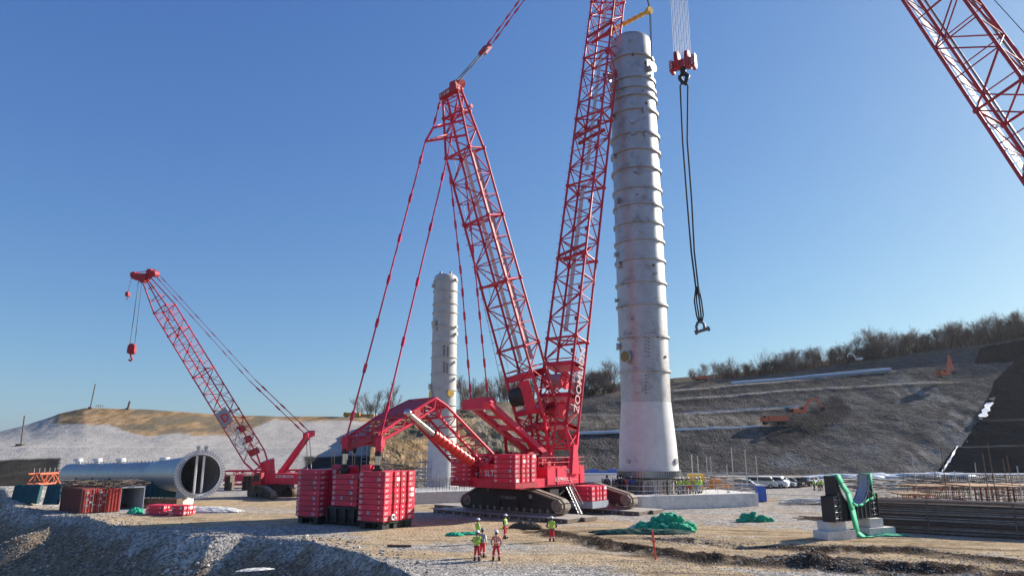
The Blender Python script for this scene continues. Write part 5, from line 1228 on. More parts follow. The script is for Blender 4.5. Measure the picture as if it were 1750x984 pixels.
# ================= VEHICLES =================
def car(name, label, p, rz, body, kind='suv', group=None, s=1.0):
    t = root(name, V(0, 0, 0), label, 'van' if kind == 'van' else 'car', group)
    Lh, Wd = (2.4, .92) if kind != 'van' else (2.6, .95)
    side = {'suv': [(-2.3, .35), (2.3, .35), (2.35, .85), (1.4, 1.05), (.75, 1.62), (-1.9, 1.66), (-2.3, 1.1)],
            'van': [(-2.6, .35), (2.6, .35), (2.6, .95), (2.1, 1.25), (1.5, 1.95), (-2.5, 1.98), (-2.6, 1.2)],
            'pickup': [(-2.6, .4), (2.4, .4), (2.45, .9), (1.4, 1.08), (.9, 1.62), (-.5, 1.65), (-.75, 1.05), (-2.6, 1.02)]}[kind]
    mb = MB(); mb.prism(side, V(0, -Wd, 0), V(1, 0, 0), Zv, V(0, 2 * Wd, 0)); mb.build('body', body, t)
    mb = MB(); x1 = {'suv': (1.25, .72, -1.85), 'van': (2.0, 1.45, -2.3), 'pickup': (1.25, .85, -.45)}[kind]; z0_, z1_ = (1.08, 1.56) if kind != 'van' else (1.3, 1.82)
    for s_ in (-1, 1):
        mb.prism([(x1[2], z0_), (x1[0] - .15, z0_), (x1[1], z1_), (x1[2] + .1, z1_)], V(0, s_ * (Wd + .005), 0), V(1, 0, 0), Zv, V(0, s_ * .01, 0))
    mb.prism([(-Wd + .12, z0_), (Wd - .12, z0_), (Wd - .2, z1_), (-Wd + .2, z1_)], V(x1[1] + .12 + (.12 if kind != 'van' else .35), 0, 0), V(0, 1, 0), Zv, V(.04, 0, 0)); mb.build('window', M['glass'], t)
    for x in (-1.45, 1.45):
        for s_ in (-1, 1): mb = MB(); mb.cyl(V(x, s_ * (Wd - .2), .36), V(x, s_ * (Wd + .03), .36), .36, n=14); mb.mi = 1; mb.cyl(V(x, s_ * (Wd + .03), .36), V(x, s_ * (Wd + .05), .36), .2, n=10); mb.build('wheel', [M['tyre'], M['steel']], t)
    for s_ in (-1, 1): mb = MB(); mb.box(V(side[2][0] - .02, s_ * .62, .78), .1, .34, .14); mb.build('headlight', M['white'], t)
    t.location = p; t.rotation_euler = (0, 0, rz); t.scale = (s, s, s); return t
PG = 'vehicles parked beyond the foundation block'
car('parked_van', 'silver van parked leftmost in the row beyond the foundation block', gd(1303, 833.5), R_(-25), M['silver'], 'van', PG)
car('parked_van', 'pale van parked second in the row, nose beside the silver van', gd(1323, 833), R_(-35), M['white'], 'van', PG)
car('parked_car', 'grey car parked just right of the two vans', gd(1338, 832.5), R_(-35), M['greycl'], 'suv', PG)
car('parked_car', 'black car with white roof load parked mid row beyond the foundation', gd(1350, 832), R_(-35), M['carblack'], 'suv', PG)
car('parked_pickup', 'black pickup parked near the right end of the row of vehicles', gd(1369, 831.5), R_(-150), M['carblack'], 'pickup', PG)
car('parked_car', 'white car rightmost in the row of parked vehicles', gd(1382, 829.5), R_(-140), M['white'], 'suv', PG)
car('parked_car', 'dark low car half hidden behind the railing of the foundation block', gd(1275, 836), R_(-25), M['greycl'], 'suv', PG)

def excavator(p, rz, label, body, s=1.0, reach=0, white=False):
    t = root('excavator', V(0, 0, 0), label, 'excavator')
    for s_ in (-1, 1):
        mb = MB(); mb.prism([(-2.2, .4), (-1.9, 0), (1.9, 0), (2.2, .4), (1.9, .85), (-1.9, .85)], V(0, s_ * 1.25 - .3, 0), V(1, 0, 0), Zv, V(0, .6, 0)); mb.build('track', M['shoe'], t)
    mb = MB(); mb.box(V(-.4, 0, 1.6), 4.2, 2.7, 1.0); mb.box(V(-1.8, 0, 1.9), 1.4, 2.6, 1.0); mb.cyl(V(0, 0, .7), V(0, 0, 1.15), .8, n=14); mb.build('body', body, t)
    mb = MB(); mb.box(V(1.0, .8, 2.3), 1.5, 1.0, 1.6); mb.build('cab', body, t)
    mb = MB(); mb.box(V(1.05, .8, 2.55), 1.54, 1.04, .8); mb.build('window', M['glass'], t)
    a = [V(1.2, -.2, 1.6), V(3.2, -.2, 5.0), V(5.8, -.2, 5.6)] if reach == 0 else [V(1.2, -.2, 1.6), V(2.4, -.2, 5.6), V(3.0, -.2, 8.4)]
    b = [a[-1], V(7.2, -.2, 2.8) if reach == 0 else V(4.3, -.2, 2.6)]
    mb = MB(); mb.beam(a[0], a[1], .5, .7); mb.beam(a[1], a[2], .5, .65); mb.cyl(V(1.8, -.2, 1.6), (a[0] + a[1]) / 2 + V(.6, 0, .4), .12, n=6); mb.build('boom', body, t)
    mb = MB(); mb.beam(b[0], b[1], .4, .5); mb.build('dipper_arm', body, t)
    mb = MB(); c = b[1]; mb.prism([(-.2, .2), (.7, .1), (.9, -.7), (.1, -1.1), (-.6, -.8)], c - V(0, .6, 0), V(1, 0, 0), Zv, V(0, 1.2, 0)); mb.build('bucket', M['black'], t)
    t.location = p; t.rotation_euler = (0, 0, rz); t.scale = (s, s, s); return t
M['exo'] = mat('excavator_orange_red', (0.62, 0.14, 0.06), .6, dirt=(.3, .2, .12), dirt_amt=.3)
def flat_on(u, v, off=1.5): p = RH.at(u, v, off); return p
excavator(flat_on(1361, 717, 3), R_(0), 'orange red excavator digging the dark spoil on the middle of the right hill', M['exo'], .95)
excavator(flat_on(1606, 651, 3), R_(12), 'orange excavator with raised boom high up on the right hill', M['exo'], .98, 1)
excavator(flat_on(1462, 622, 3), R_(170), 'white excavator at the edge of the wood on the right hill', M['white'], .6)
def dump_truck(p, rz, label, m, s=1.0, name='dump_truck'):
    t = root(name, V(0, 0, 0), label, 'truck')
    mb = MB(); mb.box(V(0, 0, .95), 8.0, 1.0, .35); mb.build('chassis', M['black'], t)
    mb = MB(); mb.prism([(2.3, 1.0), (4.2, 1.0), (4.2, 2.1), (3.9, 3.0), (2.3, 3.0)], V(0, -1.2, 0), V(1, 0, 0), Zv, V(0, 2.4, 0)); mb.build('cab', m, t)
    mb = MB(); mb.prism([(3.0, 2.1), (4.12, 2.1), (3.86, 2.85), (3.0, 2.85)], V(0, -1.22, 0), V(1, 0, 0), Zv, V(0, 2.44, 0)); mb.build('window', M['glass'], t)
    mb = MB(); mb.prism([(-4.1, 1.3), (2.0, 1.3), (2.1, 2.9), (-4.4, 2.7)], V(0, -1.25, 0), V(1, 0, 0), Zv, V(0, 2.5, 0))
    for k in range(6): mb.box(V(-3.8 + k * 1.1, 0, 2.0), .14, 2.62, 1.3)
    mb.build('tipper_bed', m, t)
    for x in (-3.0, -1.7, 3.0):
        for s_ in (-1, 1): mb = MB(); mb.cyl(V(x, s_ * .8, .5), V(x, s_ * 1.2, .5), .5, n=14); mb.build('wheel', M['tyre'], t)
    t.location = p; t.rotation_euler = (0, 0, rz); t.scale = (s, s, s); return t
dump_truck(flat_on(1318, 731, 3), R_(178), 'orange dump truck on the bench left of the excavator on the right hill', M['exo'], .92)
dump_truck(flat_on(1197, 654, 2), R_(5), 'faint orange truck on the hilltop just right of the tallest column', M['exo'], .62)
dump_truck(LH.at(602, 716, 1), R_(172), 'orange yellow truck on the skyline by the left rear pendant', mat('truck_yellow', (.60, .33, .06), .6), .62)
dump_truck(LH.at(626, 719, 1), R_(168), 'orange truck trailer on the skyline between the two rear pendants', mat('trailer_orange', (.50, .27, .08), .6), .7)
excavator(LH.at(645, 716, -1), R_(10), 'small grey excavator on the skyline under the bare tree clump', M['greycl'], .5)
excavator(MH.at(820, 706, 1), R_(170), 'white machine on the ridge under the bare trees behind the mast', M['white'], .5)

# pipes lying along the benches
def pipe_on(pts, r, label, m=M['pipe'], off=.9):
    mb = MB(); q = [RH.at(u, v, off) for u, v in pts]; mb.tube(q, r, 8); mb.tube([p + V(0, -.8, -.25) for p in q], r * .8, 6); return tag(mb.build('pipe', m, None, q[0]), label, 'pipe')
def lin(u0, v0, u1, v1, n): return [(mix(u0, u1, i / n), mix(v0, v1, i / n)) for i in range(n + 1)]
pipe_on(lin(1249, 656.5, 1519, 632, 26), .55, 'long pale blue pipe laid along the topmost bench of the right hill')
pipe_on(lin(988, 741, 1298, 731, 30), .42, 'long pale pipe laid along the middle bench behind the tallest column')
pipe_on(lin(1168, 707.5, 1366, 695, 20), .16, 'thin pale pipe laid along the bench above the orange truck')
# white sheets along the edge of the dark cover
def sheet_on(pts, wdt, label, hill=RH, m=M['white']):
    mb = MB(); r = []
    for u, v in pts:
        w2_ = wdt * rq.uniform(.5, 1.2); a = hill.at(u - w2_, v, 1.8 + rq.uniform(0, .4)); b = hill.at(u + w2_, v + rq.uniform(-2, 2), 1.8 + rq.uniform(0, .4)); r.append((a, b))
    for (a, b), (c, d) in zip(r[:-1], r[1:]): mb.add([a, b, d, c, a + V(0, .15, -.1), b + V(0, .15, -.1), d + V(0, .15, -.1), c + V(0, .15, -.1)], [(0, 1, 2, 3), (7, 6, 5, 4), (0, 4, 5, 1), (2, 6, 7, 3)])
    return tag(mb.build('white_sheet', m, None, r[0][0]), label, 'sheet')
sheet_on(lin(1689, 684, 1672, 716, 8), 7, 'widest white sheet at the upper edge of the dark slope cover')
sheet_on(lin(1670, 718, 1644, 762, 10), 3.0, 'narrow white sheet strip along the edge of the dark slope cover')
sheet_on(lin(1630, 765, 1604, 808, 10), 2.2, 'lowest thin white strip along the edge of the dark slope cover')
mb = MB(); c = gd(1480, 812); 
for k in range(16): u = 1395 + k * 17; p = at(u, 815, 172); mb.ball(V(p.x, 172 + rq.uniform(-2, 2), 0), 4.0, 2.4, rq.uniform(.5, 1.3), 10, 6, .15)
tag(mb.build('tarpaulin', M['pipe'], None, V(at(1480, 815, 172).x, 172, 0)), 'long pale blue tarpaulin over the heap at the foot of the right hill', 'tarpaulin')

# ================= FAR LEFT CRANE =================
LY = 105.0
lc0 = gd(472, 848); 
lcr = root('crawler_crane', V(lc0.x, LY, 0), 'smaller red crawler crane on the left with its boom leaning left', 'crane')
lX = V(.96, -.28, 0).normalized(); lYv = V(.28, .96, 0).normalized(); lo = V(at(469, 840, LY).x, LY, 0)
for s_ in (-2.6, 2.6):
    track(lcr, lo + lYv * s_ - lX * 0.3, (V(.70, -.71, 0)), V(.71, .70, 0), s=.55, wheels=False)
mb = MB(); mb.box(lo + Zv * 1.35, 3.0, 5.2, .8, lX, lYv, Zv); mb.build('carbody', M['black'], lcr)
lb = lambda u, v, Y=LY: at(u, v, Y)
mb = MB(); mb.prism([(-1.6, 1.9), (9.0, 1.9), (9.0, 3.9), (5.5, 3.9), (5.4, 3.4), (.6, 3.4), (-1.0, 3.0), (-1.9, 2.6)], lo - lYv * 1.5, lX, Zv, lYv * 3.0); mb.build('upper_body', M['red'], lcr)
mb = MB(); mb.box(lo + lX * 7.6 + Zv * 3.0, 3.0, 4.8, 1.8, lX, lYv, Zv)
for k in range(4): mb.box(lo + lX * 7.6 + Zv * (2.3 + k * .45), 3.1, 4.9, .05, lX, lYv, Zv)
mb.build('counterweight', M['red'], lcr)
mb = MB(); mb.text('ZOOMLION', lo + lX * 1.0 - lYv * 1.52 + Zv * 3.0 - Zv * .2, lX, Zv, .55, bold=.01); mb.text('ZCC', lo + lX * 5.7 - lYv * 1.52 + Zv * 3.2, lX, Zv, .6, bold=.01); mb.build('lettering', M['white'], lcr)
mb = MB(); mb.prism([(5.4, 3.15), (7.2, 3.15), (7.2, 3.6), (5.4, 3.6)], lo - lYv * 2.42, lX, Zv, -lYv * .03); mb.build('warning_panel', M['yellow'], lcr)
mb = MB(); mb.prism([(-2.0, 1.8), (-.6, 1.8), (-.6, 3.5), (-1.7, 3.5), (-2.1, 2.7)], lo - lYv * 2.6, lX, Zv, lYv * 1.3); mb.build('cab', M['red_dull'], lcr)
mb = MB(); mb.prism([(-2.02, 2.3), (-.9, 2.3), (-.9, 3.2), (-1.75, 3.2)], lo - lYv * 2.62, lX, Zv, lYv * 1.0); mb.build('window', M['glass'], lcr)
lfoot = lb(462, 824, LY - .3); lhead = lb(250, 476, LY - 3)
ld = (lhead - lfoot).normalized(); p1 = lfoot + ld * 4.5; p2 = lhead - ld * 5.5
_, lcor, lax, llat, ldep, lL, ltl = lattice(lcr, p1, p2, lYv, [(0, 2.2, 2.35), (1, 2.2, 2.3)], .10, .045, 'boom_section', heavy=5)
mb = MB(); A0 = lcor(0); A1 = lcor(1)
for i in range(4): mb.beam(A0[i], lfoot + llat * (-.9 if i in (0, 3) else .9), .22, .22)
mb.cyl(A0[0].lerp(lfoot, .4), A0[3].lerp(lfoot, .4), .1); mb.cyl(A0[1].lerp(lfoot, .4), A0[2].lerp(lfoot, .4), .1); mb.prism([(-.2, 0), (.4, 0), (1.2, 3.0), (.2, 3.2)], lfoot - llat * 1.1, V(-1, 0, 0), Zv, llat * 2.2)
mb.build('boom_foot', M['red'], lcr)
mb = MB()
for i in range(4): mb.beam(A1[i], lhead + llat * (-.5 if i in (0, 3) else .5) + ldep * (-.4 if i < 2 else .4), .15, .15)
for t in (.35, .7):
    c = [A1[i].lerp(lhead, t) for i in range(4)]
    for i in range(4): mb.cyl(c[i], c[(i + 1) % 4], .06, n=5)
lt = lb(228, 469, LY - 3.2); mb.beam(lhead, lt, .5, .6); mb.beam(lhead, lb(262, 463, LY - 3), .6, .8); mb.box(lb(240, 473, LY - 3), 2.0, 1.2, .8)
for u, v in ((231, 470), (239, 474), (246, 478), (258, 465), (264, 468)): c = lb(u, v, LY - 3); mb.cyl(c - llat * .5, c + llat * .5, .5, n=14)
mb.tube([lb(222, 467, LY - 3), lb(266, 461, LY - 3)], .06, 5); mb.build('boom_head', M['red_dull'], lcr)
mb = MB()
for t in (.02, .10, .17):
    c = lcor(t); p = c[1].lerp(c[0], .5) ; o = -ldep if True else ldep
    cc = (c[0] + c[1]) / 2; cc = (cc + (c[2] + c[3]) / 2 * .6) / 1.6; mb.cyl(cc - llat * .8, cc + llat * .8, .45, n=18); mb.box(cc, .9, 1.7, .6, lax, llat, ldep)
mb.build('boom_winch', M['red_dull'], lcr)
sg_ = 1 if lcor(0)[1].y < lcor(0)[0].y else -1
side0 = 1 if sg_ == 1 else 0; side3 = 2 if side0 == 1 else 3
mb = MB(); c = lcor(.02); a, b = c[side0], c[side3]; e = (a - b).normalized(); nn = V(0, -1, 0)
ll_ = a if a.x < b.x else b; rr_ = b if ll_ is a else a; ex = (rr_ - ll_).normalized()
mb.prism([(.1, 5.3), (.1, 7.6), (2.0, 7.6), (2.0, 5.3)], ll_ + nn * .16 , ex, lax, nn * .05); pan = mb.build('logo_panel', M['greycl'], lcr)
mb = MB(); mb.text('D', ll_ + nn * .24 + ex * .5 + lax * 5.8, ex, lax, 1.7, bold=.03)
mb.build('lettering', M['red'], lcr)
mb = MB(); mb.text('中联重科', ll_ + nn * .2 + ex * 1.0 + lax * 5.1, -lax, ex, 1.15, bold=.02); mb.text('ZOOMLION', ll_ + nn * .2 + ex * .15 + lax * 5.1, -lax, ex, .85, bold=.02); mb.build('lettering', M['white'], lcr)
gt = lb(528, 742, LY + 2); gf = lb(466, 829, LY - .2)
mb = MB()
for s_ in (-1, 1): mb.beam(gf + llat * s_, gt + llat * s_ * .7, .42, .5)
mb.cyl(gf.lerp(gt, .5) - llat, gf.lerp(gt, .5) + llat, .15); mb.beam(gt - llat * 1.2, gt + llat * 1.2, .8, .8); mb.build('gantry', M['red'], lcr)
mb = MB()
for s_ in (-.8, .8): pendant(mb, gt + llat * s_, gt.lerp(lhead, .35) + llat * s_, .09, 4); pendant(mb, gt.lerp(lhead, .35) + llat * s_, lb(262, 463, LY - 3) + llat * s_ * .7, .05, 4)
mb.build('boom_pendant', M['red_lat'], lcr)
mb = MB()
for u in (513, 520): mb.tube([lb(524 if u == 513 else 529, 746, LY + 2), lb(u + 12, 800, LY + 1)], .05, 4)
mb.tube([lb(524, 744), lb(505, 790)], .03, 4); mb.build('gantry_rope', M['ropelt'], lcr)
for us, v0, v1, s_, lab in (((237, 243), 478, 590, 1.0, 'red hook block hanging low from the smaller crane on the left'), ((226,), 470, 500, .45, 'tiny red hook ball near the boom tip of the smaller crane')):
    uu = 225 if s_ == 1 else 218; c = lb(uu, v1 + 8 * s_, LY - 3); h_ = root('hook_block', c, lab, 'hook block')
    mb = MB(); mb.prism([(-.55, -.4), (0, -.7), (.55, -.4), (.5, .6), (.2, .95), (-.2, .95), (-.5, .6)], c - V(0, .3, 0), V(s_, 0, 0), V(0, 0, s_), V(0, .6, 0)); mb.cyl(c - V(0, .36, 0), c + V(0, .36, 0), .45 * s_, n=14); mb.build('sheave_block', M['red_dull'], h_)
    mb = MB(); mb.tube([c - Zv * .6 * s_, c - Zv * 1.0 * s_, c + V(.25, 0, -1.3) * s_, c + V(.05, 0, -1.6) * s_, c + V(-.25, 0, -1.4) * s_], .14 * s_, 6); mb.build('hook', M['red_dull'], h_)
    mb = MB()
    for j, u in enumerate(us): mb.tube([lb(u, v0, LY - 3), c + V((j * .7 - .35) * s_ if len(us) > 1 else 0, 0, .8 * s_)], .05 if s_ == 1 else .03, 4)
    mb.build('hoist_rope', M['rope'], h_)
# red lattice sections lying on the ground
for u0, u1, Y, lab in ((385, 462, 128, 'long red lattice boom section lying on the ground behind the left crane boom'), (476, 520, 132, 'red lattice section lying on the ground right of the left crane boom')):
    r_ = root('spare_boom_section', V(at((u0 + u1) / 2, 820, Y).x, Y, 0), lab, 'boom section'); a = V(at(u0, 820, Y).x, Y, 1.75); b = V(at(u1, 820, Y).x, Y + 1, 1.75); lattice(r_, a, b, V(0, 1, 0), [(0, 2.4, 2.3), (1, 2.4, 2.3)], .16, .09, 'chords', heavy=99)
    mb = MB(); mb.prism([(0, 0), ((b - a).length, 0), ((b - a).length, 1.2), (0, 1.2)], a - V(0, 1.3, .6), (b - a).normalized(), Zv, V(0, -.05, 0)); mb.build('side_panel', M['red'], r_)
r_ = root('spare_boom_section', V(at(82, 828, 118).x, 118, 1), 'red steel frame with small posts lying left behind the silver vessel', 'boom section'); a = V(at(55, 828, 116).x, 116, 2.0); b = V(at(108, 820, 122).x, 122, 2.0)
lattice(r_, a, b, V(0, 1, 0), [(0, 2.2, 1.6), (1, 2.2, 1.6)], .16, .08, 'chords', M['exo'], heavy=99)
mb = MB()
for k in range(7): p = a.lerp(b, k / 6) + Zv * .7; mb.cyl(p, p + Zv * 1.0, .05, n=4)
mb.build('posts', M['galv'], r_)
for (u0, u1, lab) in ((418, 440, 'stack of grey formwork frames left behind the left crane'), (388, 396, 'small dark crate stack far behind the left crane boom')):
    a = V(at(u0, 828, 122).x, 122, 0); wd = at(u1, 828, 122).x - a.x; mb = MB()
    for k in range(7): mb.box(a + V(wd / 2, 0, .25 + k * .34), wd, 2.0, .1)
    for k in range(4): mb.box(a + V(wd * k / 3, 0, 1.2), .12, 2.0, 2.4)
    tag(mb.build('formwork_stack', M['rebar'], None, a), lab, 'formwork')

# ================= HORIZONTAL VESSEL =================
va, vb, vc = at(121, 811, 112), at(268, 811, 97.0), at(342, 810, 89.5)
vs = root('process_vessel', (va + vc) / 2, 'long silver horizontal vessel on the left ending in a huge open bolted flange', 'vessel')
ax_ = (vb - va).normalized(); rv_ = 1.72; Lv = (vb - va).length
mb = MB(); mb.lathe([(rv_, 0), (rv_, Lv)], 48, va, ax_, hint=(0, 0, 1)); mb.build('shell', M['vessel'], vs)
mb = MB(); mb.lathe([(0, -1.0), (.7, -.9), (1.3, -.6), (1.62, -.2), (rv_, 0)], 48, va, ax_, hint=(0, 0, 1)); mb.build('end_head', M['vessel'], vs)
ax2 = (vc - vb).normalized(); L2 = (vc - vb).length; rf = 2.72
mb = MB(); mb.lathe([(rv_, 0), (rv_ + .12, .5), (rf - .35, L2 - .6), (rf - .32, L2)], 56, vb, ax2, hint=(0, 0, 1)); mb.build('cone', M['vessel'], vs)
fax = V(.56, -.83, 0).normalized()
mb = MB(); mb.lathe([(rf - .42, -.9), (rf + .12, -.9) if False else (rf - .30, -.5), (rf + .18, -.3), (rf + .18, 0), (rf - .36, 0), (rf - .36, -.3)], 64, vc, fax, hint=(0, 0, 1), smooth=False); mb.build('flange', M['white'], vs)
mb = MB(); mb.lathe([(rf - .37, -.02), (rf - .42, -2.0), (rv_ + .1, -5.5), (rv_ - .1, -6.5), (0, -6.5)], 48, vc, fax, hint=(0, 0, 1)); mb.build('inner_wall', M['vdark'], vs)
fx_ = Zv.cross(fax).normalized()
for s_ in (-.42, .42): mb = MB(); mb.cyl(vc + fx_ * (-s_ - .05) + Zv * (rf - .45) - fax * .35, vc + fx_ * (-s_ - .05) - Zv * (rf - .45) - fax * .35, .15, n=12); mb.build('brace_tube', M['white'], vs)
mb = MB()
for k in range(52):
    a = 2 * math.pi * k / 52; d = fx_ * math.cos(a) + Zv * math.sin(a); p = vc + d * (rf - .08); mb.cyl(p - fax * .45, p + fax * .16, .075, n=8); mb.box(p + d * .22 - fax * .22, .14, .16, .5, d, fax.cross(d), fax)
mb.build('flange_bolts', M['steel'], vs)
for k in range(2): mb = MB(); p = vc + Zv * (rf + .1) + fx_ * (.45 - k * .9) - fax * .2; mb.box(p + Zv * .2, .18, .5, .6, fx_, fax, Zv); mb.cyl(p + Zv * .45 - fx_ * .2, p + Zv * .45 + fx_ * .2, .22, n=10); mb.build('lifting_lug', M['steel'], vs)
for u, v in ((133, 790), (166, 790), (206, 790), (281, 789)):
    p = at(u, v, np.interp(u, [121, 268, 342], [112, 97, 89.5])); zt = p.z; mb = MB(); mb.cyl(V(p.x, p.y, zt - .6), V(p.x, p.y, zt + .25), .38, n=16); mb.cyl(V(p.x, p.y, zt + .2), V(p.x, p.y, zt + .38), .68, n=18); mb.cyl(V(p.x, p.y, zt + .42), V(p.x, p.y, zt + .62), .62, n=18); mb.build('top_nozzle', M['white'], vs)
mb = MB()
for k in range(26): t = (k + .5) / 26; p = va.lerp(vb, t) + Zv * (rv_ + .05); mb.box(p, .12, .12, .22)
for t in (.28, .47, .66, .84): 
    for j in range(3): a = 2.2 + j * .28; d = V(-ax_.y, ax_.x, 0) * -math.sin(a) * -1; p = va.lerp(vb, t + j * .01) + (V(ax_.y, -ax_.x, 0) * math.sin(a) + Zv * -math.cos(a) * .9).normalized() * (rv_ + .04); mb.box(p, .7, .06, .1, ax_, V(0, 1, 0), Zv)
mb.build('shell_clips', M['steel'], vs)
for t in (.22, .42, .62, .86):
    c = va.lerp(vb, t); mb = MB(); mb.prism([(-1.9, -c.z + .05), (1.9, -c.z + .05), (1.7, -.3), (1.2, -1.2), (0, -1.68), (-1.2, -1.2), (-1.7, -.3)], c, V(-ax_.y, ax_.x, 0), Zv, ax_ * .4); mb.build('saddle_support', M['netdk'], vs)
# green nets hung under the vessel
c = va.lerp(vb, .5); mb = MB(); n_ = V(ax_.y, -ax_.x, 0)
if n_.y > 0: n_ = -n_
N_ = 60
for i in range(N_):
    t0, t1 = i / N_, (i + 1) / N_
    def top(t): return va.lerp(vb, t) + n_ * (1.72) + Zv * (-.9 - .75 * abs(math.sin(t * math.pi * 4.2)))
    def bot(t): p = va.lerp(vb, t) + n_ * (2.8 + .4 * math.sin(t * 40)); return V(p.x, p.y, .05)
    a, b, c_, d = top(t0), top(t1), bot(t1), bot(t0); ma = (a + d) / 2 + n_ * .3 * math.sin(i * 1.9); mb_ = (b + c_) / 2 + n_ * .3 * math.sin((i + 1) * 1.9)
    mb.add([a, b, mb_, ma], [(0, 1, 2, 3)], True); mb.add([ma, mb_, c_, d], [(0, 1, 2, 3)], True)
tag(mb.build('green_net', M['netdk'], None, va.lerp(vb, .5)), 'dark green netting draped below the silver vessel', 'net')
def block(p, lx, ly, lz, rz, label, name='concrete_block', m=M['conc'], group=None):
    mb = MB(); X = V(math.cos(rz), math.sin(rz), 0); Y = V(-X.y, X.x, 0); b = .06
    mb.prism([(-lx / 2 + b, 0), (lx / 2 - b, 0), (lx / 2, b), (lx / 2, lz - b), (lx / 2 - b, lz), (-lx / 2 + b, lz), (-lx / 2, lz - b), (-lx / 2, b)], Vector(p) - Y * ly / 2, X, Zv, Y * ly)
    return tag(mb.build(name, m, None, p), label, 'concrete block', group)
bp = gd(308, 863); bp.y += .8; block(bp - V(.3, 0, 0), 2.2, 1.8, .85, -.3, 'lower concrete block under the open flange of the silver vessel'); block(bp + Zv * .85 + V(-.05, .1, 0), 1.3, 1.3, .8, -.3, 'upper concrete block set on the lower one under the vessel flange')
bp = gd(258, 857); block(bp, 2.4, 1.2, .5, -.2, 'flat concrete block left of the flange under the vessel')
# dark teal panels leaning and standing on the left
def panel(u0, u1, vt, vb_, Y, label, m=M['teal'], ribs=5, lean=.6):
    a = at(u0, vb_, Y); b = at(u1, vb_, Y); zt = at((u0 + u1) / 2, vt, Y).z; a.z = b.z = at(u0, vb_, Y).z; X = (b - a).normalized(); Lx = (b - a).length; hh = zt - a.z
    t = (V(0, lean, hh)); mb = MB(); poly = []
    for k in range(ribs * 4 + 1): poly.append((Lx * k / (ribs * 4), .22 * abs(math.sin(k * math.pi / 4))))
    poly += [(Lx, .5), (0, .5)]
    mb.prism(poly, a, X, V(0, 1, 0), t); return tag(mb.build('sheet_pile_panel', m, None, a), label, 'panel')
panel(17, 62, 828, 860, 84, 'wide dark teal covered bundle standing at the far left', ribs=3, lean=.35)
panel(72, 96, 828, 862, 83, 'narrow dark teal covered bundle left of the brown red container', ribs=1, lean=.5)
panel(196, 300, 822, 850, 93.5, 'long dark teal ribbed panel standing under the vessel cone', ribs=12, lean=.0)
# ================= CONTAINERS AND LOOSE ITEMS, LEFT =================
c0_ = gd(137, 877.5); cz0 = 0
cx1 = (gd(176, 875) - c0_).normalized(); cy1 = V(-cx1.y, cx1.x, 0); cy1 = V(-.55, .83, 0)
ct = root('shipping_container', c0_ + cx1, 'brown red shipping container on the left, one door swung open', 'container')
H_c = 2.65; W_c = 2.75; L_c = 5.4
lfv = (gd(89, 871) - c0_); lfv = lfv.normalized()
mb = MB(); 
poly = []
mb.prism([(0, 0), (L_c, 0), (L_c, H_c), (0, H_c)], c0_, lfv, Zv, Vector((cx1.x, cx1.y, 0)) * .08)
mb.prism([(0, 0), (L_c, 0), (L_c, H_c), (0, H_c)], c0_ + cx1 * W_c, lfv, Zv, -Vector((cx1.x, cx1.y, 0)) * .08)
mb.prism([(0, H_c - .1), (L_c, H_c - .1), (L_c, H_c), (0, H_c)], c0_ + cx1 * .09, lfv, Zv, cx1 * (W_c - .18)); mb.prism([(0, 0), (L_c, 0), (L_c, .12), (0, .12)], c0_ + cx1 * .09, lfv, Zv, cx1 * (W_c - .18))
mb.prism([(0.0, 0), (W_c, 0), (W_c, H_c), (0.0, H_c)], c0_ + lfv * L_c, cx1, Zv, lfv * .08)
for k in range(24): mb.box(c0_ + lfv * (.3 + k * .21) + Zv * (H_c / 2) - cx1 * .02, .10, .05, H_c * .9, lfv, cx1, Zv)
for a in (0, 1):
    for b in (0, 1): mb.box(c0_ + cx1 * (a * W_c) + lfv * (.02 + b * L_c) + Zv * H_c / 2, .16, .16, H_c + .04, cx1, lfv, Zv)
mb.build('shell', M['brownred'], ct)
for k in range(2):
    d = root('door', c0_, None, None); d.parent = ct; d.location = c0_ + cx1 * (k * W_c / 2) - ct.location; o = c0_ + cx1 * (.08 + k * (W_c / 2 - .04)) - lfv * .04
    mb = MB(); mb.prism([(0, .1), (W_c / 2 - .1, .1), (W_c / 2 - .1, H_c - .1), (0, H_c - .1)], o, cx1, Zv, lfv * -.06)
    for j in range(5): mb.box(o + cx1 * (.12 + j * .27) - lfv * .08 + Zv * H_c / 2, .1, .05, H_c * .86, cx1, lfv, Zv)
    mb.build('door_panel', M['contred'], d); mb = MB()
    for j in (.3, .95): mb.cyl(o + cx1 * j - lfv * .13 + Zv * .15, o + cx1 * j - lfv * .13 + Zv * (H_c - .12), .03, n=6); mb.box(o + cx1 * (j + .12) - lfv * .15 + Zv * .9, .35, .05, .06, cx1, lfv, Zv)
    for j in range(5): mb.box(o + cx1 * (.35 + .45 * (j % 2)) - lfv * .115 + Zv * (2.2 - j * .35), .36, .01, .20, cx1, lfv, Zv)
    mb.build('locking_bar', M['galv'], d)
c2 = gd(178, 875.5); ct2 = root('shipping_container', c2, 'open dark ended container with red door right of the brown red one', 'container')
mb = MB(); W2 = 2.6
for o, X, Y, dd in ((c2 + cx1 * 1.5, lfv * 5, Zv * H_c, cx1 * .08), (c2 + cx1 * (1.5 + W2), lfv * 5, Zv * H_c, cx1 * -.08)): mb.prism([(0, 0), (1, 0), (1, 1), (0, 1)], o, X, Y, dd)
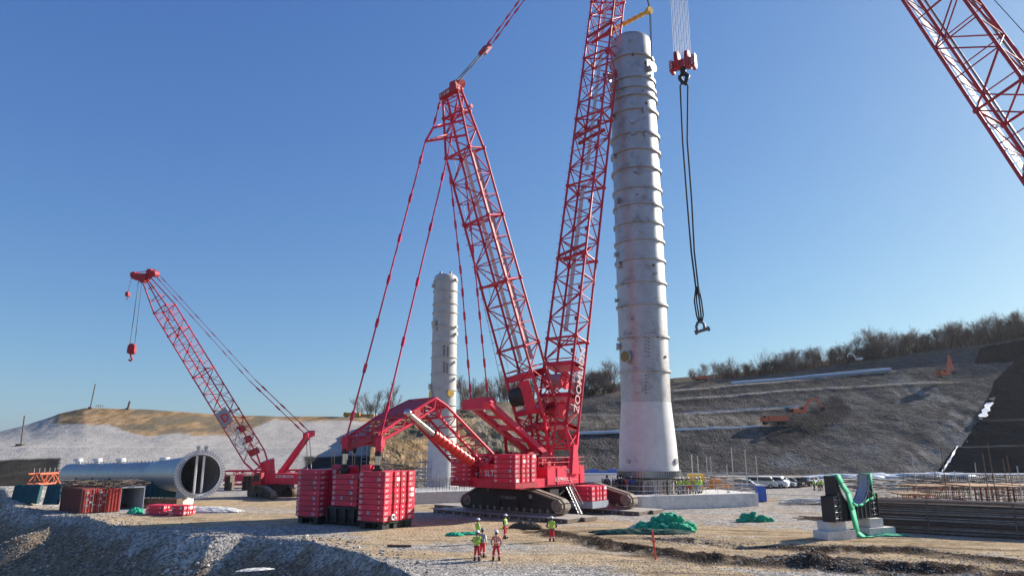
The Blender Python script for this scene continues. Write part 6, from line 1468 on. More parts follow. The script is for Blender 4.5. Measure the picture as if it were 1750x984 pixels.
mb.prism([(0, 0), (1, 0), (1, 1), (0, 1)], c2 + cx1 * 1.6 + Zv * (H_c - .12), lfv * 5, cx1 * (W2 - .2), Zv * .12); mb.prism([(0, 0), (1, 0), (1, 1), (0, 1)], c2 + cx1 * 1.6, lfv * 5, cx1 * (W2 - .2), Zv * .12); mb.prism([(0, 0), (1, 0), (1, 1), (0, 1)], c2 + cx1 * 1.6 + lfv * 5, cx1 * (W2 - .2), Zv * H_c, lfv * .06)
mb.build('shell', M['greycl'], ct2)
mb = MB(); mb.prism([(0, .1), (1.35, .1), (1.35, H_c - .05), (0, H_c - .05)], c2 + cx1 * .1 - lfv * .2, cx1, Zv, lfv * .06)
for j in range(4): mb.box(c2 + cx1 * (.3 + j * .33) - lfv * .24 + Zv * H_c / 2, .1, .06, H_c * .86, cx1, lfv, Zv)
mb.build('door', M['contred'], ct2)
rod_heap('scrap_bars', 'dark tangled bars and cut rods piled on top of the brown red container', c0_ + lfv * 2.5 + cx1 * 3 + Zv * (H_c - .0), 2.6, 150, 4.2, 1.5, .7, M['rebar'], .035)
bb = gd(254, 879); sx_ = V(.96, -.28, 0); sy_ = V(.28, .96, 0)
for k, (dx, lab) in enumerate(((0, 'larger red counterweight block lying on the ground left'), (2.9, 'smaller red counterweight block lying on the ground, right of the larger one'))):
    g_ = root('ground_counterweight', bb + sx_ * dx, lab, 'counterweight')
    for j in range(2): place_slab(g_, bb + sx_ * (dx + .8) + sy_ * .8 + Zv * (.28 + j * .5), 2.3 if k == 0 else 1.7, 1.8, .5, sx_, sy_, rs)
mb = MB(); c = gd(232, 857); mb.lathe([(0, 0), (.95, 0), (1.0, .3), (1.0, 1.05), (.85, 1.25), (.3, 1.35), (0, 1.35)], 20, c); tag(mb.build('water_tank', M['greycl'], None, c), 'grey plastic tank behind the red blocks under the vessel', 'tank')
mb = MB(); c = gd(228, 867); mb.box(c + Zv * .3, 3.6, 2.0, .5); mb.box(c + V(3.4, .6, .55), 3.6, 1.6, .9); tag(mb.build('skip_frame', M['rust'], None, c), 'dark red rusty frame on the ground right of the open container', 'frame')
mb = MB(); c = gd(262, 866); mb.box(c + Zv * .55, 3.6, 1.8, .9)
for k in range(9): mb.box(c + V(-1.7 + k * .42, -.92, .6), .1, .1, 1.1)
tag(mb.build('dark_rack', M['black'], None, c), 'low black rack behind the red counterweight blocks', 'rack')
# crumpled sheets and nets
def heap(name, label, c, rx, ry, hh, m, cat, seed=1, n=56, rough=.5, rz=0.0):
    k = np.linspace(-1, 1, n); X, Y = np.meshgrid(k, k); rr = np.sqrt(X ** 2 + Y ** 2); nn = fbm(X * 2.3 + seed * 7, Y * 2.3 + seed, 4, .6); n2 = fbm(X * 6 + seed * 3, Y * 6 + 9, 3, .6)
    edge = 1 - .35 * (fbm(np.arctan2(Y, X) * 1.5 + seed, rr * 0 + seed, 2) - .3)
    Z = hh * np.clip(1 - (rr / edge) ** 2.2, 0, 1) ** .7 * (1 - rough * .6 + 1.3 * rough * (1 - np.abs(2 * nn - 1) * 2.2)) + hh * .22 * (1 - np.abs(2 * n2 - 1) * 2) * (rr < edge)
    keep = rr < edge; P_ = np.stack([X * rx + (n2 - .5) * rx * .15, Y * ry + (nn - .5) * ry * .15, Z + .03], -1).reshape(-1, 3)
    cz, sz_ = math.cos(rz), math.sin(rz); P_ = np.stack([P_[:, 0] * cz - P_[:, 1] * sz_, P_[:, 0] * sz_ + P_[:, 1] * cz, P_[:, 2]], -1) + np.array(c)
    fs = [(i * n + j, i * n + j + 1, (i + 1) * n + j + 1, (i + 1) * n + j) for i in range(n - 1) for j in range(n - 1) if keep[i, j] or keep[i + 1, j + 1]]
    mb = MB(); mb.v = [tuple(p) for p in P_]; mb.f = fs; mb.m = [0] * len(fs); mb.sm = [True] * len(fs)
    return tag(mb.build(name, m, None, c), label, cat)
heap('white_tarp', 'crumpled white tarpaulin lying on the ground right of the red blocks', gg(350, 874), 4.6, 1.4, .38, M['tarp'], 'tarpaulin', 2)
heap('green_tarp', 'small green tarp heap left of the larger red ground block', gg(232, 877), .9, .8, .45, M['net'], 'net', 3, 30)
def lumps(name, label, c, spots_, m, cat, seed=1):
    """crumpled bundle: overlapping wrinkled lumps joined in one sheet-like mesh"""
    r = random.Random(seed); mb = MB()
    for (dx, dy, dz, rx, ry, rz_) in spots_:
        o = len(mb.v); cc = Vector(c) + V(dx, dy, dz); mb.ball(cc, rx, ry, rz_, 30, 18)
        for i in range(o, len(mb.v)):
            p = Vector(mb.v[i]); n_ = mnoise.fractal(p * 1.6 + V(seed, 0, 0), 1.0, 2.0, 4); k_ = 1 + .34 * n_ + .16 * (1 - abs(mnoise.noise(p * 2.3)) * 5) + .10 * (1 - abs(mnoise.noise(p * 5.5)) * 5); q_ = cc + (p - cc) * k_; q_.z = max(q_.z, c[2] + .02); mb.v[i] = tuple(q_)
    return tag(mb.build(name, m, None, c), label, cat)
gh = gg(1139, 907)
lumps('green_net', 'large crumpled heap of green netting on the ground below the foundation block', gh, [(rq.uniform(-2.3, 2.3) , rq.uniform(-.7, .7), rq.uniform(.15, .5), rq.uniform(.5, .9), rq.uniform(.4, .7), rq.uniform(.3, .5)) for _ in range(15)] + [(.1, 0, .9, .9, .6, .6), (.8, .1, .85, .8, .6, .6), (-.7, .1, .7, .7, .6, .5), (1.8, .1, .4, .8, .6, .4)], M['net'], 'net', 4)
heap('flat_green_net', 'thin dark green netting and rope spread left in front of the large green heap', gg(1095, 911), 4.4, .8, .28, M['netdk'], 'net', 5, 50)
heap('white_tarp', 'white crumpled plastic lying just left of the large green net heap', gg(1108, 904), 1.8, .8, .4, M['tarp'], 'tarpaulin', 6, 40)
lumps('green_net', 'smaller green heap lying alone on gravel right of the foundation block', gg(1291, 891), [(-.8, 0, .3, .6, .5, .45), (-.2, .1, .4, .6, .5, .5), (.5, 0, .25, .6, .5, .35), (1.2, 0, .15, .6, .4, .25), (-1.3, 0, .1, .5, .4, .25)], M['net'], 'net', 7)
heap('green_tarp', 'small green bundle on the dirt left of the group of workers', gg(777, 915), .8, .5, .2, M['net'], 'net', 8, 30)
heap('green_tarp', 'flat green and white bundle lying right behind the front workers', gg(800, 913), 1.1, .5, .16, M['net'], 'net', 9, 30)
heap('plastic_scrap', 'scrap of clear white plastic lying at the bottom edge on dark gravel', gg(436, 975), 1.1, .25, .10, M['tarp'], 'plastic sheet', 10, 30, .6, .4)
heap('dirt_pile', 'low dark brown pile of clods on the dirt right of the standing workers', gg(898, 902), 1.6, .6, .35, mat('dark_soil', (.09, .065, .045), .95, bump=.6), 'soil', 12, 50, .8)
mb = MB(); a, b = gg(662, 934), gg(703, 934.5); mb.beam(a + Zv * .06, b + Zv * .06, .12, .2); tag(mb.build('steel_bar', M['rust'], None, a), 'short rusty bar lying on the dirt left of the workers', 'bar')
# red marker pole
a = gg(1121, 956); mb = MB(); tp = at(1114.5, 905, a.y); mb.tube([a - Zv * .2, tp], .06, 6); mb.box(a.lerp(tp, .62), .22, .1, .14); mb.box(a.lerp(tp, .8), .16, .1, .1); tag(mb.build('marker_pole', M['orange_red'], None, a), 'leaning red marker pole stuck in the ground at the front', 'pole')
# blue cabin
c = gd(1301, 857); t = root('portable_toilet', c, 'blue plastic portable toilet at the right end of the foundation block', 'toilet')
mb = MB(); mb.box(c + Zv * 1.05, 1.1, 1.1, 2.0)
for k in range(5): mb.box(c + V(0, -.56, .3 + k * .4), 1.0, .04, .06)
mb.build('cabin', M['blue'], t); mb = MB(); mb.prism([(-.6, 0), (.6, 0), (.5, .12), (0, .22), (-.5, .12)], c + V(0, -.6, 2.05), V(1, 0, 0), Zv, V(0, 1.2, 0)); mb.build('roof', M['white'], t); mb = MB(); mb.box(c + V(.1, -.585, 1.0), .7, .03, 1.7); mb.build('door', M['blue'], t)
# site office cabins behind
def cabin(u0, u1, v0, v1, Y, label, m=M['white']):
    a = V(at(u0, 820, Y).x, Y, 0); b = V(at(u1, 820, Y).x, Y, 0); zt = at((u0 + u1) / 2, v0, Y).z; w_ = b.x - a.x; t = root('site_office', (a + b) / 2, label, 'cabin')
    mb = MB(); mb.box((a + b) / 2 + V(0, 1.2, zt / 2), w_, 2.4, zt); mb.build('wall', m, t); mb = MB(); mb.box((a + b) / 2 + V(0, 1.2, zt + .07), w_ + .3, 2.7, .13); mb.build('roof', M['greycl'], t)
    for k in range(3): mb = MB(); mb.box(a + V(w_ * (k + .6) / 3.4, -.02, zt * .55), .9, .06, .8); mb.build('window', M['glass'], t)
cabin(968, 1058, 811, 830, 104, 'long white site cabin seen between the crane and the tallest column')
c = at(1018, 806, 108); mb = MB()
for k in range(5): mb.box(V(c.x - 3 + k * 1.4, 109, 1.9), 1.2, 1.2, 3.8 - (k % 2) * .5)
tag(mb.build('blue_crates', M['blue'], None, V(c.x, 109, 0)), 'blue stacked crates just behind the long white site cabin', 'crates')

# ================= SADDLE ON CONCRETE BLOCKS =================
sd0 = gd(1437, 922); sd0 = gd(1440, 914); 
sX = (gd(1512, 907) - gd(1437, 918)); sX.z = 0; sX.normalize(); sY = V(-sX.y, sX.x, 0)
zb = 1.35
base = gd(1446, 922) + sY * .9
blkA = base.copy(); blkB = gd(1511, 915) + sY * .7
block(blkA, 3.0, 1.5, .65, math.atan2(sX.y, sX.x) - .25, 'low wide concrete block at the front left under the black saddle'); block(blkA + Zv * .65 + sY * .2, 1.7, 1.3, .7, math.atan2(sX.y, sX.x) - .25, 'upper concrete block at the left under the black saddle')
block(blkB, 2.9, 1.5, .65, math.atan2(sX.y, sX.x) - .25, 'low wide concrete block at the right under the black saddle'); block(blkB + Zv * .65 + sY * .2 - sX * .2, 1.5, 1.2, .7, math.atan2(sX.y, sX.x) - .25, 'upper concrete block at the right under the black saddle')
sdl = root('vessel_saddle', (blkA + blkB) / 2 + Zv * zb, 'black steel cradle with a curved seat standing on concrete blocks at the right', 'saddle')
SW = (blkB - blkA).length + 1.9; c = (blkA + blkB) / 2 + Zv * zb + sY * .15; Rr = SW * .36
poly = [(-SW / 2, 0), (SW / 2, 0), (SW / 2, 2.3), (SW / 2 - .12, 3.6), (SW / 2 - .45, 3.7)]
arc = []
for k in range(15): a = -math.pi * k / 14; arc.append((Rr * math.cos(a) + .0, 3.5 + Rr * 1.15 * math.sin(a) * 1.0))
poly2 = [(-SW / 2, 0), (SW / 2, 0), (SW / 2, 1.95), (Rr + .3, 2.0), (Rr + .3, 3.5)] + [(Rr * math.cos(-math.pi * k / 16), 3.45 + 2.35 * math.sin(-math.pi * k / 16)) for k in range(17)] + [(-Rr - .3, 3.5), (-Rr - .3, 2.0), (-SW / 2, 1.95)]
mb = MB(); 
for off in (-.4, .4): mb.prism(poly2, c + sY * (off - .03), sX, Zv, sY * .06)
mb.build('web_plate', M['black'], sdl)
mb = MB(); pts = [(Rr * math.cos(-math.pi * k / 20), 3.45 + 2.35 * math.sin(-math.pi * k / 20)) for k in range(21)]
for (x0, z0_), (x1, z1_) in zip(pts[:-1], pts[1:]): a = c + sX * x0 + Zv * z0_; b = c + sX * x1 + Zv * z1_; mb.add([a - sY * .5, a + sY * .5, b + sY * .5, b - sY * .5, a - sY * .5 - Zv * .06, a + sY * .5 - Zv * .06, b + sY * .5 - Zv * .06, b - sY * .5 - Zv * .06], [(0, 1, 2, 3), (7, 6, 5, 4), (0, 4, 5, 1), (1, 5, 6, 2), (2, 6, 7, 3), (3, 7, 4, 0)])
mb.build('curved_seat', M['greycl'], sdl)
mb = MB()
for k in range(11):
    x = -SW / 2 + .1 + k * (SW - .2) / 10; zt = 1.95 if abs(x) > Rr else max(.6, 3.45 - 2.35 * math.sqrt(max(0, 1 - (x / Rr) ** 2))); zt = min(zt, 1.95); mb.box(c + sX * x + Zv * zt / 2, .06, 1.0, zt, sX, sY, Zv)
mb.box(c + Zv * .03, SW, 1.0, .08, sX, sY, Zv)
for s_ in (-1, 1): mb.box(c + sX * s_ * (Rr + .3) + Zv * 2.75, .07, 1.0, 1.5, sX, sY, Zv); mb.box(c + sX * s_ * (SW / 2) + Zv * .98, .06, 1.1, 1.95, sX, sY, Zv)
mb.build('stiffener_plates', M['black'], sdl)
mb = MB()
for s_ in (-1, 1):
    for j in range(4): z = .3 + j * .55; a = c + sX * (s_ * (SW / 2 - .15)) - sY * .45 + Zv * z * .85; mb.cyl(a, a - sX * s_ * .9, .025, n=5); mb.cyl(a, a - sX * s_ * .9 + Zv * .5, .02, n=5)
mb.build('grid_bars', M['galv'], sdl)
def ribbon(name, pts, wdt, label, m, wdir, cat='strap'):
    mb = MB(); wdir = Vector(wdir)
    for i in range(len(pts) - 1):
        a, b = Vector(pts[i]), Vector(pts[i + 1]); n_ = (b - a).cross(wdir).normalized() * .03; w0 = wdir * (wdt / 2)
        mb.add([a - w0, a + w0, b + w0, b - w0, a - w0 + n_, a + w0 + n_, b + w0 + n_, b - w0 + n_], [(0, 1, 2, 3), (7, 6, 5, 4), (0, 4, 5, 1), (1, 5, 6, 2), (2, 6, 7, 3), (3, 7, 4, 0)], True)
    return tag(mb.build(name, m, None, pts[0]), label, cat)
tL = c - sX * (Rr + .15) + Zv * 3.58; f = -sY * .6
rbn = [tL + sY * .3, tL - sY * .5 + sX * .1, tL + f + sX * .45 - Zv * .7, c - sX * (Rr * .55) + f + Zv * 2.1, c - sX * (Rr * .38) + f + Zv * .8, c - sX * (Rr * .28) + f * 1.1 - Zv * .9, c - sX * (Rr * .1) + f * 1.5 - Zv * 1.3, c + sX * .8 + f * 2.0 - Zv * 1.5, c + sX * 2.2 + f * 2.0 - Zv * 1.5, c + sX * 3.6 + f * 1.9 - Zv * 1.5]
rbn = [Vector(p) if p.z > .06 else V(p.x, p.y, .06) for p in rbn]
ribbon('green_strap', rbn, 1.15, 'bright green net strip hanging down from the left arm of the black saddle', M['strap'], sX * .9 + sY * .1)
heap('green_net', 'flat bright green net lying on the ground right of the saddle blocks', V(rbn[-2].x - .6, rbn[-2].y, 0), 3.4, .55, .14, M['strap'], 'net', 21, 40)
tR = c + sX * (Rr + .05) + Zv * 3.55
ribbon('green_strap', [tR + sY * .2, tR - sY * .6, tR + f - Zv * .9 - sX * .1], 1.0, 'green net scrap draped on the top of the right saddle arm', M['strap'], sX * .5)
ribbon('green_strap', [tR + f - Zv * 1.0, tR + f - Zv * 2.0 + sX * .4, c + sX * Rr * .75 + f + Zv * 1.5, c + sX * Rr * .35 + f + Zv * 1.15, c + f + Zv * 1.1, c - sX * Rr * .35 + f + Zv * 1.35], .3, 'pale green net edge looped along the inside curve of the saddle', M['strap'], sX * .2 + Zv * .6)

# ================= REBAR STACK AND FORMWORK, RIGHT =================
r0, r1 = gd(1543, 910), gd(1800, 924); rX = (r1 - r0).normalized(); rY = V(-rX.y, rX.x, 0); 
rt = root('rebar_stack', (r0 + r1) / 2, 'long dark stack of reinforcing bars along the ground at the right edge', 'rebar stack')
LR = (r1 - r0).length + 14
for k in range(13):
    mb = MB(); z = .12 + k * .18; a = r0 - rX * (1.8 + k * .05) + rY * (1.5 + .10 * k) + Zv * z
    mb.beam(a + rX * .3, a + rX * LR, .12, 3.0, hint=rY)
    for j in range(9 if k < 12 else 40): o = rY * (-1.60 + rq.uniform(-.06, .12) + (0 if k < 12 else rq.uniform(0, 3))) + Zv * rq.uniform(-.09, .1 if k < 12 else .3); s_ = rq.uniform(-1.3, .9); mb.mi = rq.choice([0, 0, 1, 1, 2]); mb.tube([a + o + rX * s_, a + o + rX * (LR * .5) + Zv * rq.uniform(-.08, .05), a + o + rX * LR], .026, 4)
    mb.build('bar_layer', [M['rebar'], M['rust'], M['mud']], rt)
for k in range(5): mb = MB(); p = r0 + rX * (2 + k * 6.0) - rY * .45; mb.beam(p, p + rY * .5 + Zv * 2.7, .1, .1); mb.build('stake', M['rebar'], rt)
def deck(u0, u1, v0, Y, hh, label, seed, m=M['plank'], dpt=6):
    a = V(at(u0, v0, Y).x, Y, 0); b = V(at(u1, v0, Y).x, Y, 0); w_ = b.x - a.x; t = root('formwork_deck', (a + b) / 2, label, 'formwork'); rr = random.Random(seed)
    mb = MB()
    for k in range(6): mb.box(V(a.x + w_ * (k + .5) / 6, Y + dpt / 2 + rr.uniform(-.2, .2), hh + rr.uniform(0, .12)), w_ / 6 * .97, dpt, .14)
    mb.build('deck_boards', m, t)
    mb = MB(); n = int(w_ / .7)
    for k in range(n):
        for j in range(3): p = V(a.x + w_ * (k + .5) / n, Y + .2 + j * dpt / 3, 0); mb.cyl(p, p + Zv * hh, .045, n=5, caps=False)
    mb.build('props', M['exo'] if seed % 2 else M['rust'], t)
    mb = MB()
    for z in (hh * .35, hh * .7): mb.cyl(V(a.x, Y, z), V(b.x, Y, z), .04, n=5); mb.cyl(V(a.x, Y + dpt, z), V(b.x, Y + dpt, z), .04, n=5)
    for k in range(int(w_ / 1.6)): x = a.x + k * 1.6; mb.cyl(V(x, Y + .1, .1), V(x + 1.5, Y + .1, hh - .1), .03, n=4)
    mb.build('bracing', M['rust'], t)
deck(1572, 1660, 836, 92, 2.1, 'orange topped formwork deck on red props, left of two at the right', 1, dpt=5)
deck(1664, 1850, 838, 90, 2.2, 'long orange topped formwork deck at the right edge of the site', 3, dpt=7)
deck(1545, 1600, 843, 86, 1.5, 'low small formwork deck on red props in front of the longer ones', 5, dpt=3)
deck(1560, 1850, 822, 125, 2.3, 'distant formwork deck behind the two orange topped ones', 2, M['greycl'], 5)
rod_heap('rusty_props', 'clutter of short rusty props under the formwork decks on the right', V(at(1660, 835, 88).x, 88, 0), 2.2, 170, 12, 3, 1.6, M['rust'], .04)
rod_heap('pale_rubble', 'line of pale tubes and boards lying beyond the dirt road on the right', V(at(1590, 835, 128).x, 128, 0), 3.2, 130, 14, 5, 1.9, M['concw'], .07, 0)
rod_heap('dark_rubble', 'dark tangled props and boards lying beyond the road on the right', V(at(1600, 835, 122).x, 122, 0), 3.0, 130, 15, 5, 1.7, M['rebar'], .07, 0.1)
rod_heap('pale_tubes', 'small heap of pale tubes and plates left behind the black saddle', V(at(1400, 858, 92).x, 92, 0), 2.5, 60, 4, 1.2, .7, M['concw'], .08, 0)
rod_heap('rusty_bars', 'short rusty bars on the ground left of the saddle blocks', V(at(1415, 885, 73).x, 73, 0), 1.8, 30, 2.6, 1.0, .25, M['rust'], .05, 0)
for i, (u, Y, h_, m) in enumerate(((1567, 92, 6.0, 'galv'), (1616, 88, 7.0, 'rust'), (1638, 95, 4, 'galv'), (1670, 98, 5.0, 'galv'), (1688, 84, 6.5, 'rust'), (1700, 90, 7.5, 'rust'), (1721, 96, 5.5, 'rust'), (1731, 92, 6, 'rust'), (1744, 80, 5.0, 'galv'), (1660, 76, 4.2, 'galv'), (1623, 78, 3.0, 'galv'), (1600, 100, 4.0, 'rust'))):
    p = V(at(u, 830, Y).x, Y, 0); mb = MB(); mb.cyl(p, p + V(rq.uniform(-.3, .3), 0, h_), .05, n=6); mb.cyl(p, p + Zv * .12, .15, n=8); tag(mb.build('scaffold_pole', M[m], None, p), 'thin upright pole among the formwork decks on the right', 'pole', 'poles among the formwork decks')
rail([V(at(1310, 845, 96).x, 96, 0), V(at(1420, 845, 92).x, 92, 0)], 1.0, 'low grey railing running from the blue toilet toward the saddle', 1.5, rows=(.5, 1.0))
# poles and frame on the left crest
for u, v, du, dv, lab in ((38, 760, 4, -50, 'thin leaning post on the bench of the grey bank, far left'), (156, 697, 7, -41, 'thin leaning post on the brown crest at the left'), (220, 699, 2, -14, 'short dark post on the brown crest right of the thin one')):
    p = LH.at(u, v, .5); q = at(u + du, v + dv, p.y); mb = MB(); mb.tube([p - Zv * .5, q], .16 if dv < -20 else .3, 6); mb.cyl(p - Zv * .3, p + Zv * .15, .6 if u != 38 else 1.2, n=8); tag(mb.build('post', M['rebar'], None, p), lab, 'post')
p = LH.at(165, 699, .3); mb = MB()
for k in range(4): mb.cyl(p + V(k * .7, 0, -.3), p + V(k * .7, 0, 1.1), .07, n=5)
mb.cyl(p + V(0, 0, 1.0), p + V(2.1, 0, 1.0), .07, n=5); tag(mb.build('small_railing', M['rebar'], None, p), 'tiny dark railing on the crest right of the thin leaning post', 'railing')
# ================= PEOPLE =================
def skin_mesh(name, verts, edges, radii, root_i=0, sub=1):
    me = bpy.data.meshes.new(name); me.from_pydata(verts, edges, []); o = bpy.data.objects.new(name, me); COL.objects.link(o)
    md = o.modifiers.new('skin', 'SKIN'); me.skin_vertices if me.skin_vertices else None
    sv = me.skin_vertices[0].data
    for i, r in enumerate(radii): sv[i].radius = (r, r) if not isinstance(r, tuple) else r; sv[i].use_root = (i == root_i)
    s = o.modifiers.new('sub', 'SUBSURF'); s.levels = sub; s.render_levels = sub
    dg = bpy.context.evaluated_depsgraph_get(); ev = o.evaluated_get(dg); out = bpy.data.meshes.new_from_object(ev); out.name = name
    for p in out.polygons: p.use_smooth = True
    bpy.data.objects.remove(o); bpy.data.meshes.remove(me); return out
def person(p, rz, label, jacket, trouser, helmet, pose='down', vest=None, s=1.0, group=None):
    """standing worker; body is one surface, jacket, trousers, boots and helmet are children"""
    J = {'pel': V(0, 0, .95), 'wst': V(0, 0, 1.08), 'cst': V(0, .02, 1.32), 'nck': V(0, .0, 1.50), 'hd0': V(0, -.01, 1.58), 'hd1': V(0, -.03, 1.70)}
    if pose == 'hips': el, ha = V(.42, .10, 1.15), V(.22, -.06, 1.02)
    elif pose == 'front': el, ha = V(.30, .02, 1.17), V(.10, -.20, 1.10)
    elif pose == 'wide': el, ha = V(.34, -.05, 1.16), V(.26, -.16, .92)
    else: el, ha = V(.29, .02, 1.16), V(.28, -.08, .90)
    st = .12 if pose != 'wide' else .17
    def mir(v): return V(-v.x, v.y, v.z)
    sh = V(.20, 0, 1.43); hp = V(.09, 0, .90); kn = V(st, -.03, .50); an = V(st + .02, .02, .09); to = V(st + .04, -.17, .05)
    bv = [J['pel'], J['wst'], J['cst'], J['nck'], J['hd0'], J['hd1']]; br = [.13, .12, .14, .055, .085, .10]; be = [(0, 1), (1, 2), (2, 3), (3, 4), (4, 5)]
    for f in (lambda v: v, mir):
        i = len(bv); bv += [f(sh), f(el), f(ha), f(ha + (ha - el).normalized() * .10)]; br += [.07, .045, .035, .04]; be += [(2, i), (i, i + 1), (i + 1, i + 2), (i + 2, i + 3)]
        i = len(bv); bv += [f(hp), f(kn), f(an), f(to)]; br += [.09, .065, .05, .045]; be += [(0, i), (i, i + 1), (i + 1, i + 2), (i + 2, i + 3)]
    t = root('person', V(0, 0, 0), label, 'person', group)
    o = new_obj('body', skin_mesh('body', bv, be, br), t); o.data.materials.append(M['skin'])
    jv = [V(0, 0, .86), J['wst'], J['cst'], V(0, 0, 1.47)]; jr = [(.185, .14), (.175, .13), (.21, .145), (.09, .08)]; je = [(0, 1), (1, 2), (2, 3)]
    for f in (lambda v: v, mir):
        i = len(jv); jv += [f(sh), f(el), f(ha)]; jr += [.095, .07, .055]; je += [(2, i), (i, i + 1), (i + 1, i + 2)]
    jm = skin_mesh('jacket', jv, je, jr, 0); o = new_obj('jacket', jm, t)
    low = jacket[1] if isinstance(jacket, tuple) else jacket; up = jacket[0] if isinstance(jacket, tuple) else jacket
    jm.materials.append(up); jm.materials.append(low); jm.materials.append(M['refl'])
    for q in jm.polygons:
        c = q.center; q.material_index = 1 if (c.z < 1.02 or abs(c.x) > .27 and isinstance(jacket, tuple)) else 0
    tv = [V(0, 0, .93)]; trr = [(.165, .13)]; te = []
    for f in (lambda v: v, mir):
        i = len(tv); tv += [f(hp + V(0, 0, -.05)), f(kn), f(an + V(0, 0, .06))]; trr += [.115, .09, .078]; te += [(0, i), (i, i + 1), (i + 1, i + 2)]
    tm = skin_mesh('trousers', tv, te, trr, 0); o = new_obj('trousers', tm, t); tm.materials.append(trouser)
    mb = MB()
    for s_ in (-1, 1):
        k_ = V(s_ * (st + .01), -.01, .32); mb.lathe([(.087, -.03), (.087, .03)], 12, k_)
        if vest: mb.box(V(s_ * .085, .125, 1.28), .04, .03, .34); mb.box(V(s_ * .085, -.145, 1.28), .04, .03, .34)
    if vest: mb.lathe([(.215, -.025), (.215, .025)], 14, V(0, 0, 1.12))
    mb.build('reflective_bands', M['refl'], t)
    mb = MB()
    for s_ in (-1, 1): mb.box(V(s_ * (st + .03), -.07, .055), .115, .30, .11); mb.cyl(V(s_ * (st + .02), .02, .08), V(s_ * (st + .02), .02, .2), .075, n=10)
    mb.build('boots', M['boots'], t)
    mb = MB(); c = J['hd1'] + V(0, -.005, .045); mb.lathe([(.155, 0), (.15, .02), (.135, .03), (.128, .07), (.10, .115), (.05, .14), (0, .145)], 18, c); mb.box(c + V(0, -.14, .01), .2, .12, .015); mb.build('helmet', helmet, t)
    mb = MB(); h0 = J['hd1']; mb.ball(h0 + V(0, -.105, -.03), .018, .03, .025, 6, 4)
    mb.mi = 1
    for s_ in (-1, 1): mb.ball(h0 + V(s_ * .038, -.093, .0), .012, .01, .01, 6, 4)
    mb.box(h0 + V(0, -.088, -.075), .05, .02, .01); mb.build('face', [M['skin'], M['hair']], t)
    mb = MB(); mb.ball(h0 + V(0, .03, -.01), .108, .10, .10, 10, 6); mb.build('hair', M['hair'], t)
    for s_ in (-1, 1):                                    # five separate fingers on each hand
        hd_ = V(s_ * ha.x, ha.y, ha.z); dr = (hd_ - V(s_ * el.x, el.y, el.z)).normalized(); base_ = hd_ + dr * .12; sx = dr.cross(V(0, 1, .2)).normalized(); mb = MB()
        for k, ln in enumerate((.055, .07, .075, .065)): a = base_ + sx * ((k - 1.5) * .02); mb.tube([a - dr * .02, a + dr * ln * .5, a + dr * ln + V(0, -.025, 0)], [.010, .009, .007], 5)
        a = base_ - dr * .06 - sx * .035; mb.tube([a, a - sx * .02 + dr * .03, a - sx * .02 + dr * .06], [.012, .01, .008], 5); mb.build('fingers', M['skin'], t)
    t.location = p; t.rotation_euler = (0, 0, rz); t.scale = (s, s, s); return t
# facing: rz = 0 looks towards the camera (-Y), pi looks away
W = M['white']; hv = (M['hivis'], M['navy'])
person(gg(815, 958), R_(165), 'worker in yellow green jacket and red trousers, front left of the standing group', hv, M['trouser'], W, 'front')
person(gg(848, 957.5), R_(185), 'worker in orange vest over grey sleeves with red trousers, front right of the group', (M['hiorange'], M['greycl']), M['trouser'], W, 'wide', vest=True)
person(gg(824, 952), R_(150), 'worker in grey and white top half hidden behind the yellow jacketed front worker', (M['greycl'], M['white']), M['trouser'], M['greycl'], 'down')
person(gg(816, 929), R_(120), 'worker in yellow green jacket and dark trousers at the back left of the group', (M['hivis'], M['hivis']), M['navy'], W, 'front')
person(gg(863, 919.5), R_(70), 'worker standing apart in yellow and orange jacket, turned sideways', (M['hivis'], M['navy']), M['trouser'], W, 'down', vest=True)
person(gg(943, 925), R_(180), 'rightmost worker alone on the dirt, yellow green jacket seen from behind', hv, M['trouser'], W, 'hips')
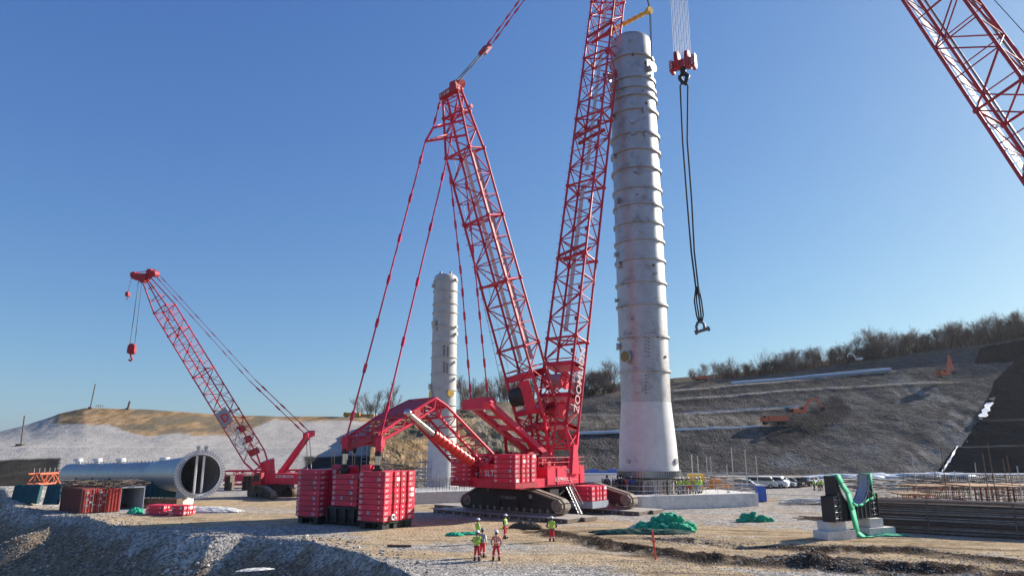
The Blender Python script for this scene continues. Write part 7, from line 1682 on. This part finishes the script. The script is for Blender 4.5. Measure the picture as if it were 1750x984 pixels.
# workers on the foundation
yb = f0 + T_
def onf(u, dy): 
    k = None; q = f0 + T_ + fy * dy
    a = at(u, 840, 80); d = V(a.x / 80, 1, 0); n_ = fy
    # intersect the ray (u) with the line q + fx*s
    s_ = ((d.x) * q.y - q.x) / (fx.x - d.x * fx.y); return q + fx * s_
G2 = 'workers standing on the foundation block'
for u, dy, jk, tr_, rz, lab in ((1162, 1.6, hv, M['greycl'], 190, 'leftmost worker in yellow green by the railing of the foundation block'), (1167, 2.2, (M['hivis'], M['hivis']), M['greycl'], 160, 'second yellow green worker from the left on the foundation block'),
        (1177, 1.8, (M['hivis'], M['hiorange']), M['trouser'], 180, 'worker in yellow top and red trousers in the middle of the foundation block'), (1191, 1.7, hv, M['greycl'], 175, 'fourth worker in yellow green on the foundation block, grey trousers'),
        (1197, 2.4, (M['hivis'], M['hivis']), M['greycl'], 200, 'rightmost worker in yellow green on the foundation block')):
    person(onf(u, dy), R_(rz), lab, jk, tr_, W, 'down', s=1.05)
proto = person(onf(1056, 6.0), R_(20), 'person in dark clothes among the row round the tallest column base', M['navy'], M['navy'], M['navy'], 'down', s=1.1, group='dark clothed people round the column base')
for u, dy in ((1061, 6.4), (1065, 5.6), (1082, 6.0), (1097, 5.4), (1101, 6.0), (1136, 5.0), (1140, 5.4), (1150, 5.0), (1166, 7.5), (1038, 6.2)):
    q = onf(u, dy); copy_tree(proto, q, R_(rq.uniform(-40, 200)), 1.1 * rq.uniform(.94, 1.05))
person(onf(1071, 5.4), R_(10), 'person in red jacket among the dark clothed row at the column base', M['hiorange'], M['navy'], M['navy'], 'down', s=1.05)
person(onf(1080, 5.2), R_(-10), 'person in blue jacket among the dark clothed row at the column base', M['blue'], M['navy'], W, 'wide', s=1.1)
p3 = person(gd(1400, 838), R_(180), 'small distant worker in hi vis beyond the dirt road near the saddle', hv, M['navy'], W, 'down', group='distant workers beyond the dirt road')
for u, v in ((1405, 838), (1418, 839), (1473, 838), (1478, 839), (1392, 837)): copy_tree(p3, gd(u, v), R_(rq.uniform(0, 360)), 1.0)
# ================= HAZE =================
hm = bpy.data.materials.new('haze_air'); hm.use_nodes = True; ht = hm.node_tree
for n_ in list(ht.nodes):
    if n_.type == 'BSDF_PRINCIPLED': ht.nodes.remove(n_)
pv = ht.nodes.new('ShaderNodeVolumePrincipled'); pv.inputs['Color'].default_value = (0.86, 0.90, 0.95, 1); pv.inputs['Density'].default_value = 0.00006; pv.inputs['Anisotropy'].default_value = 0.45
ht.links.new(pv.outputs[0], [n_ for n_ in ht.nodes if n_.type == 'OUTPUT_MATERIAL'][0].inputs['Volume'])
mb = MB(); mb.box((0, 250, 54), 1100, 620, 124); hz_o = mb.build('haze', hm, None, V(0, 0, 0)); tag(hz_o, kind='stuff')
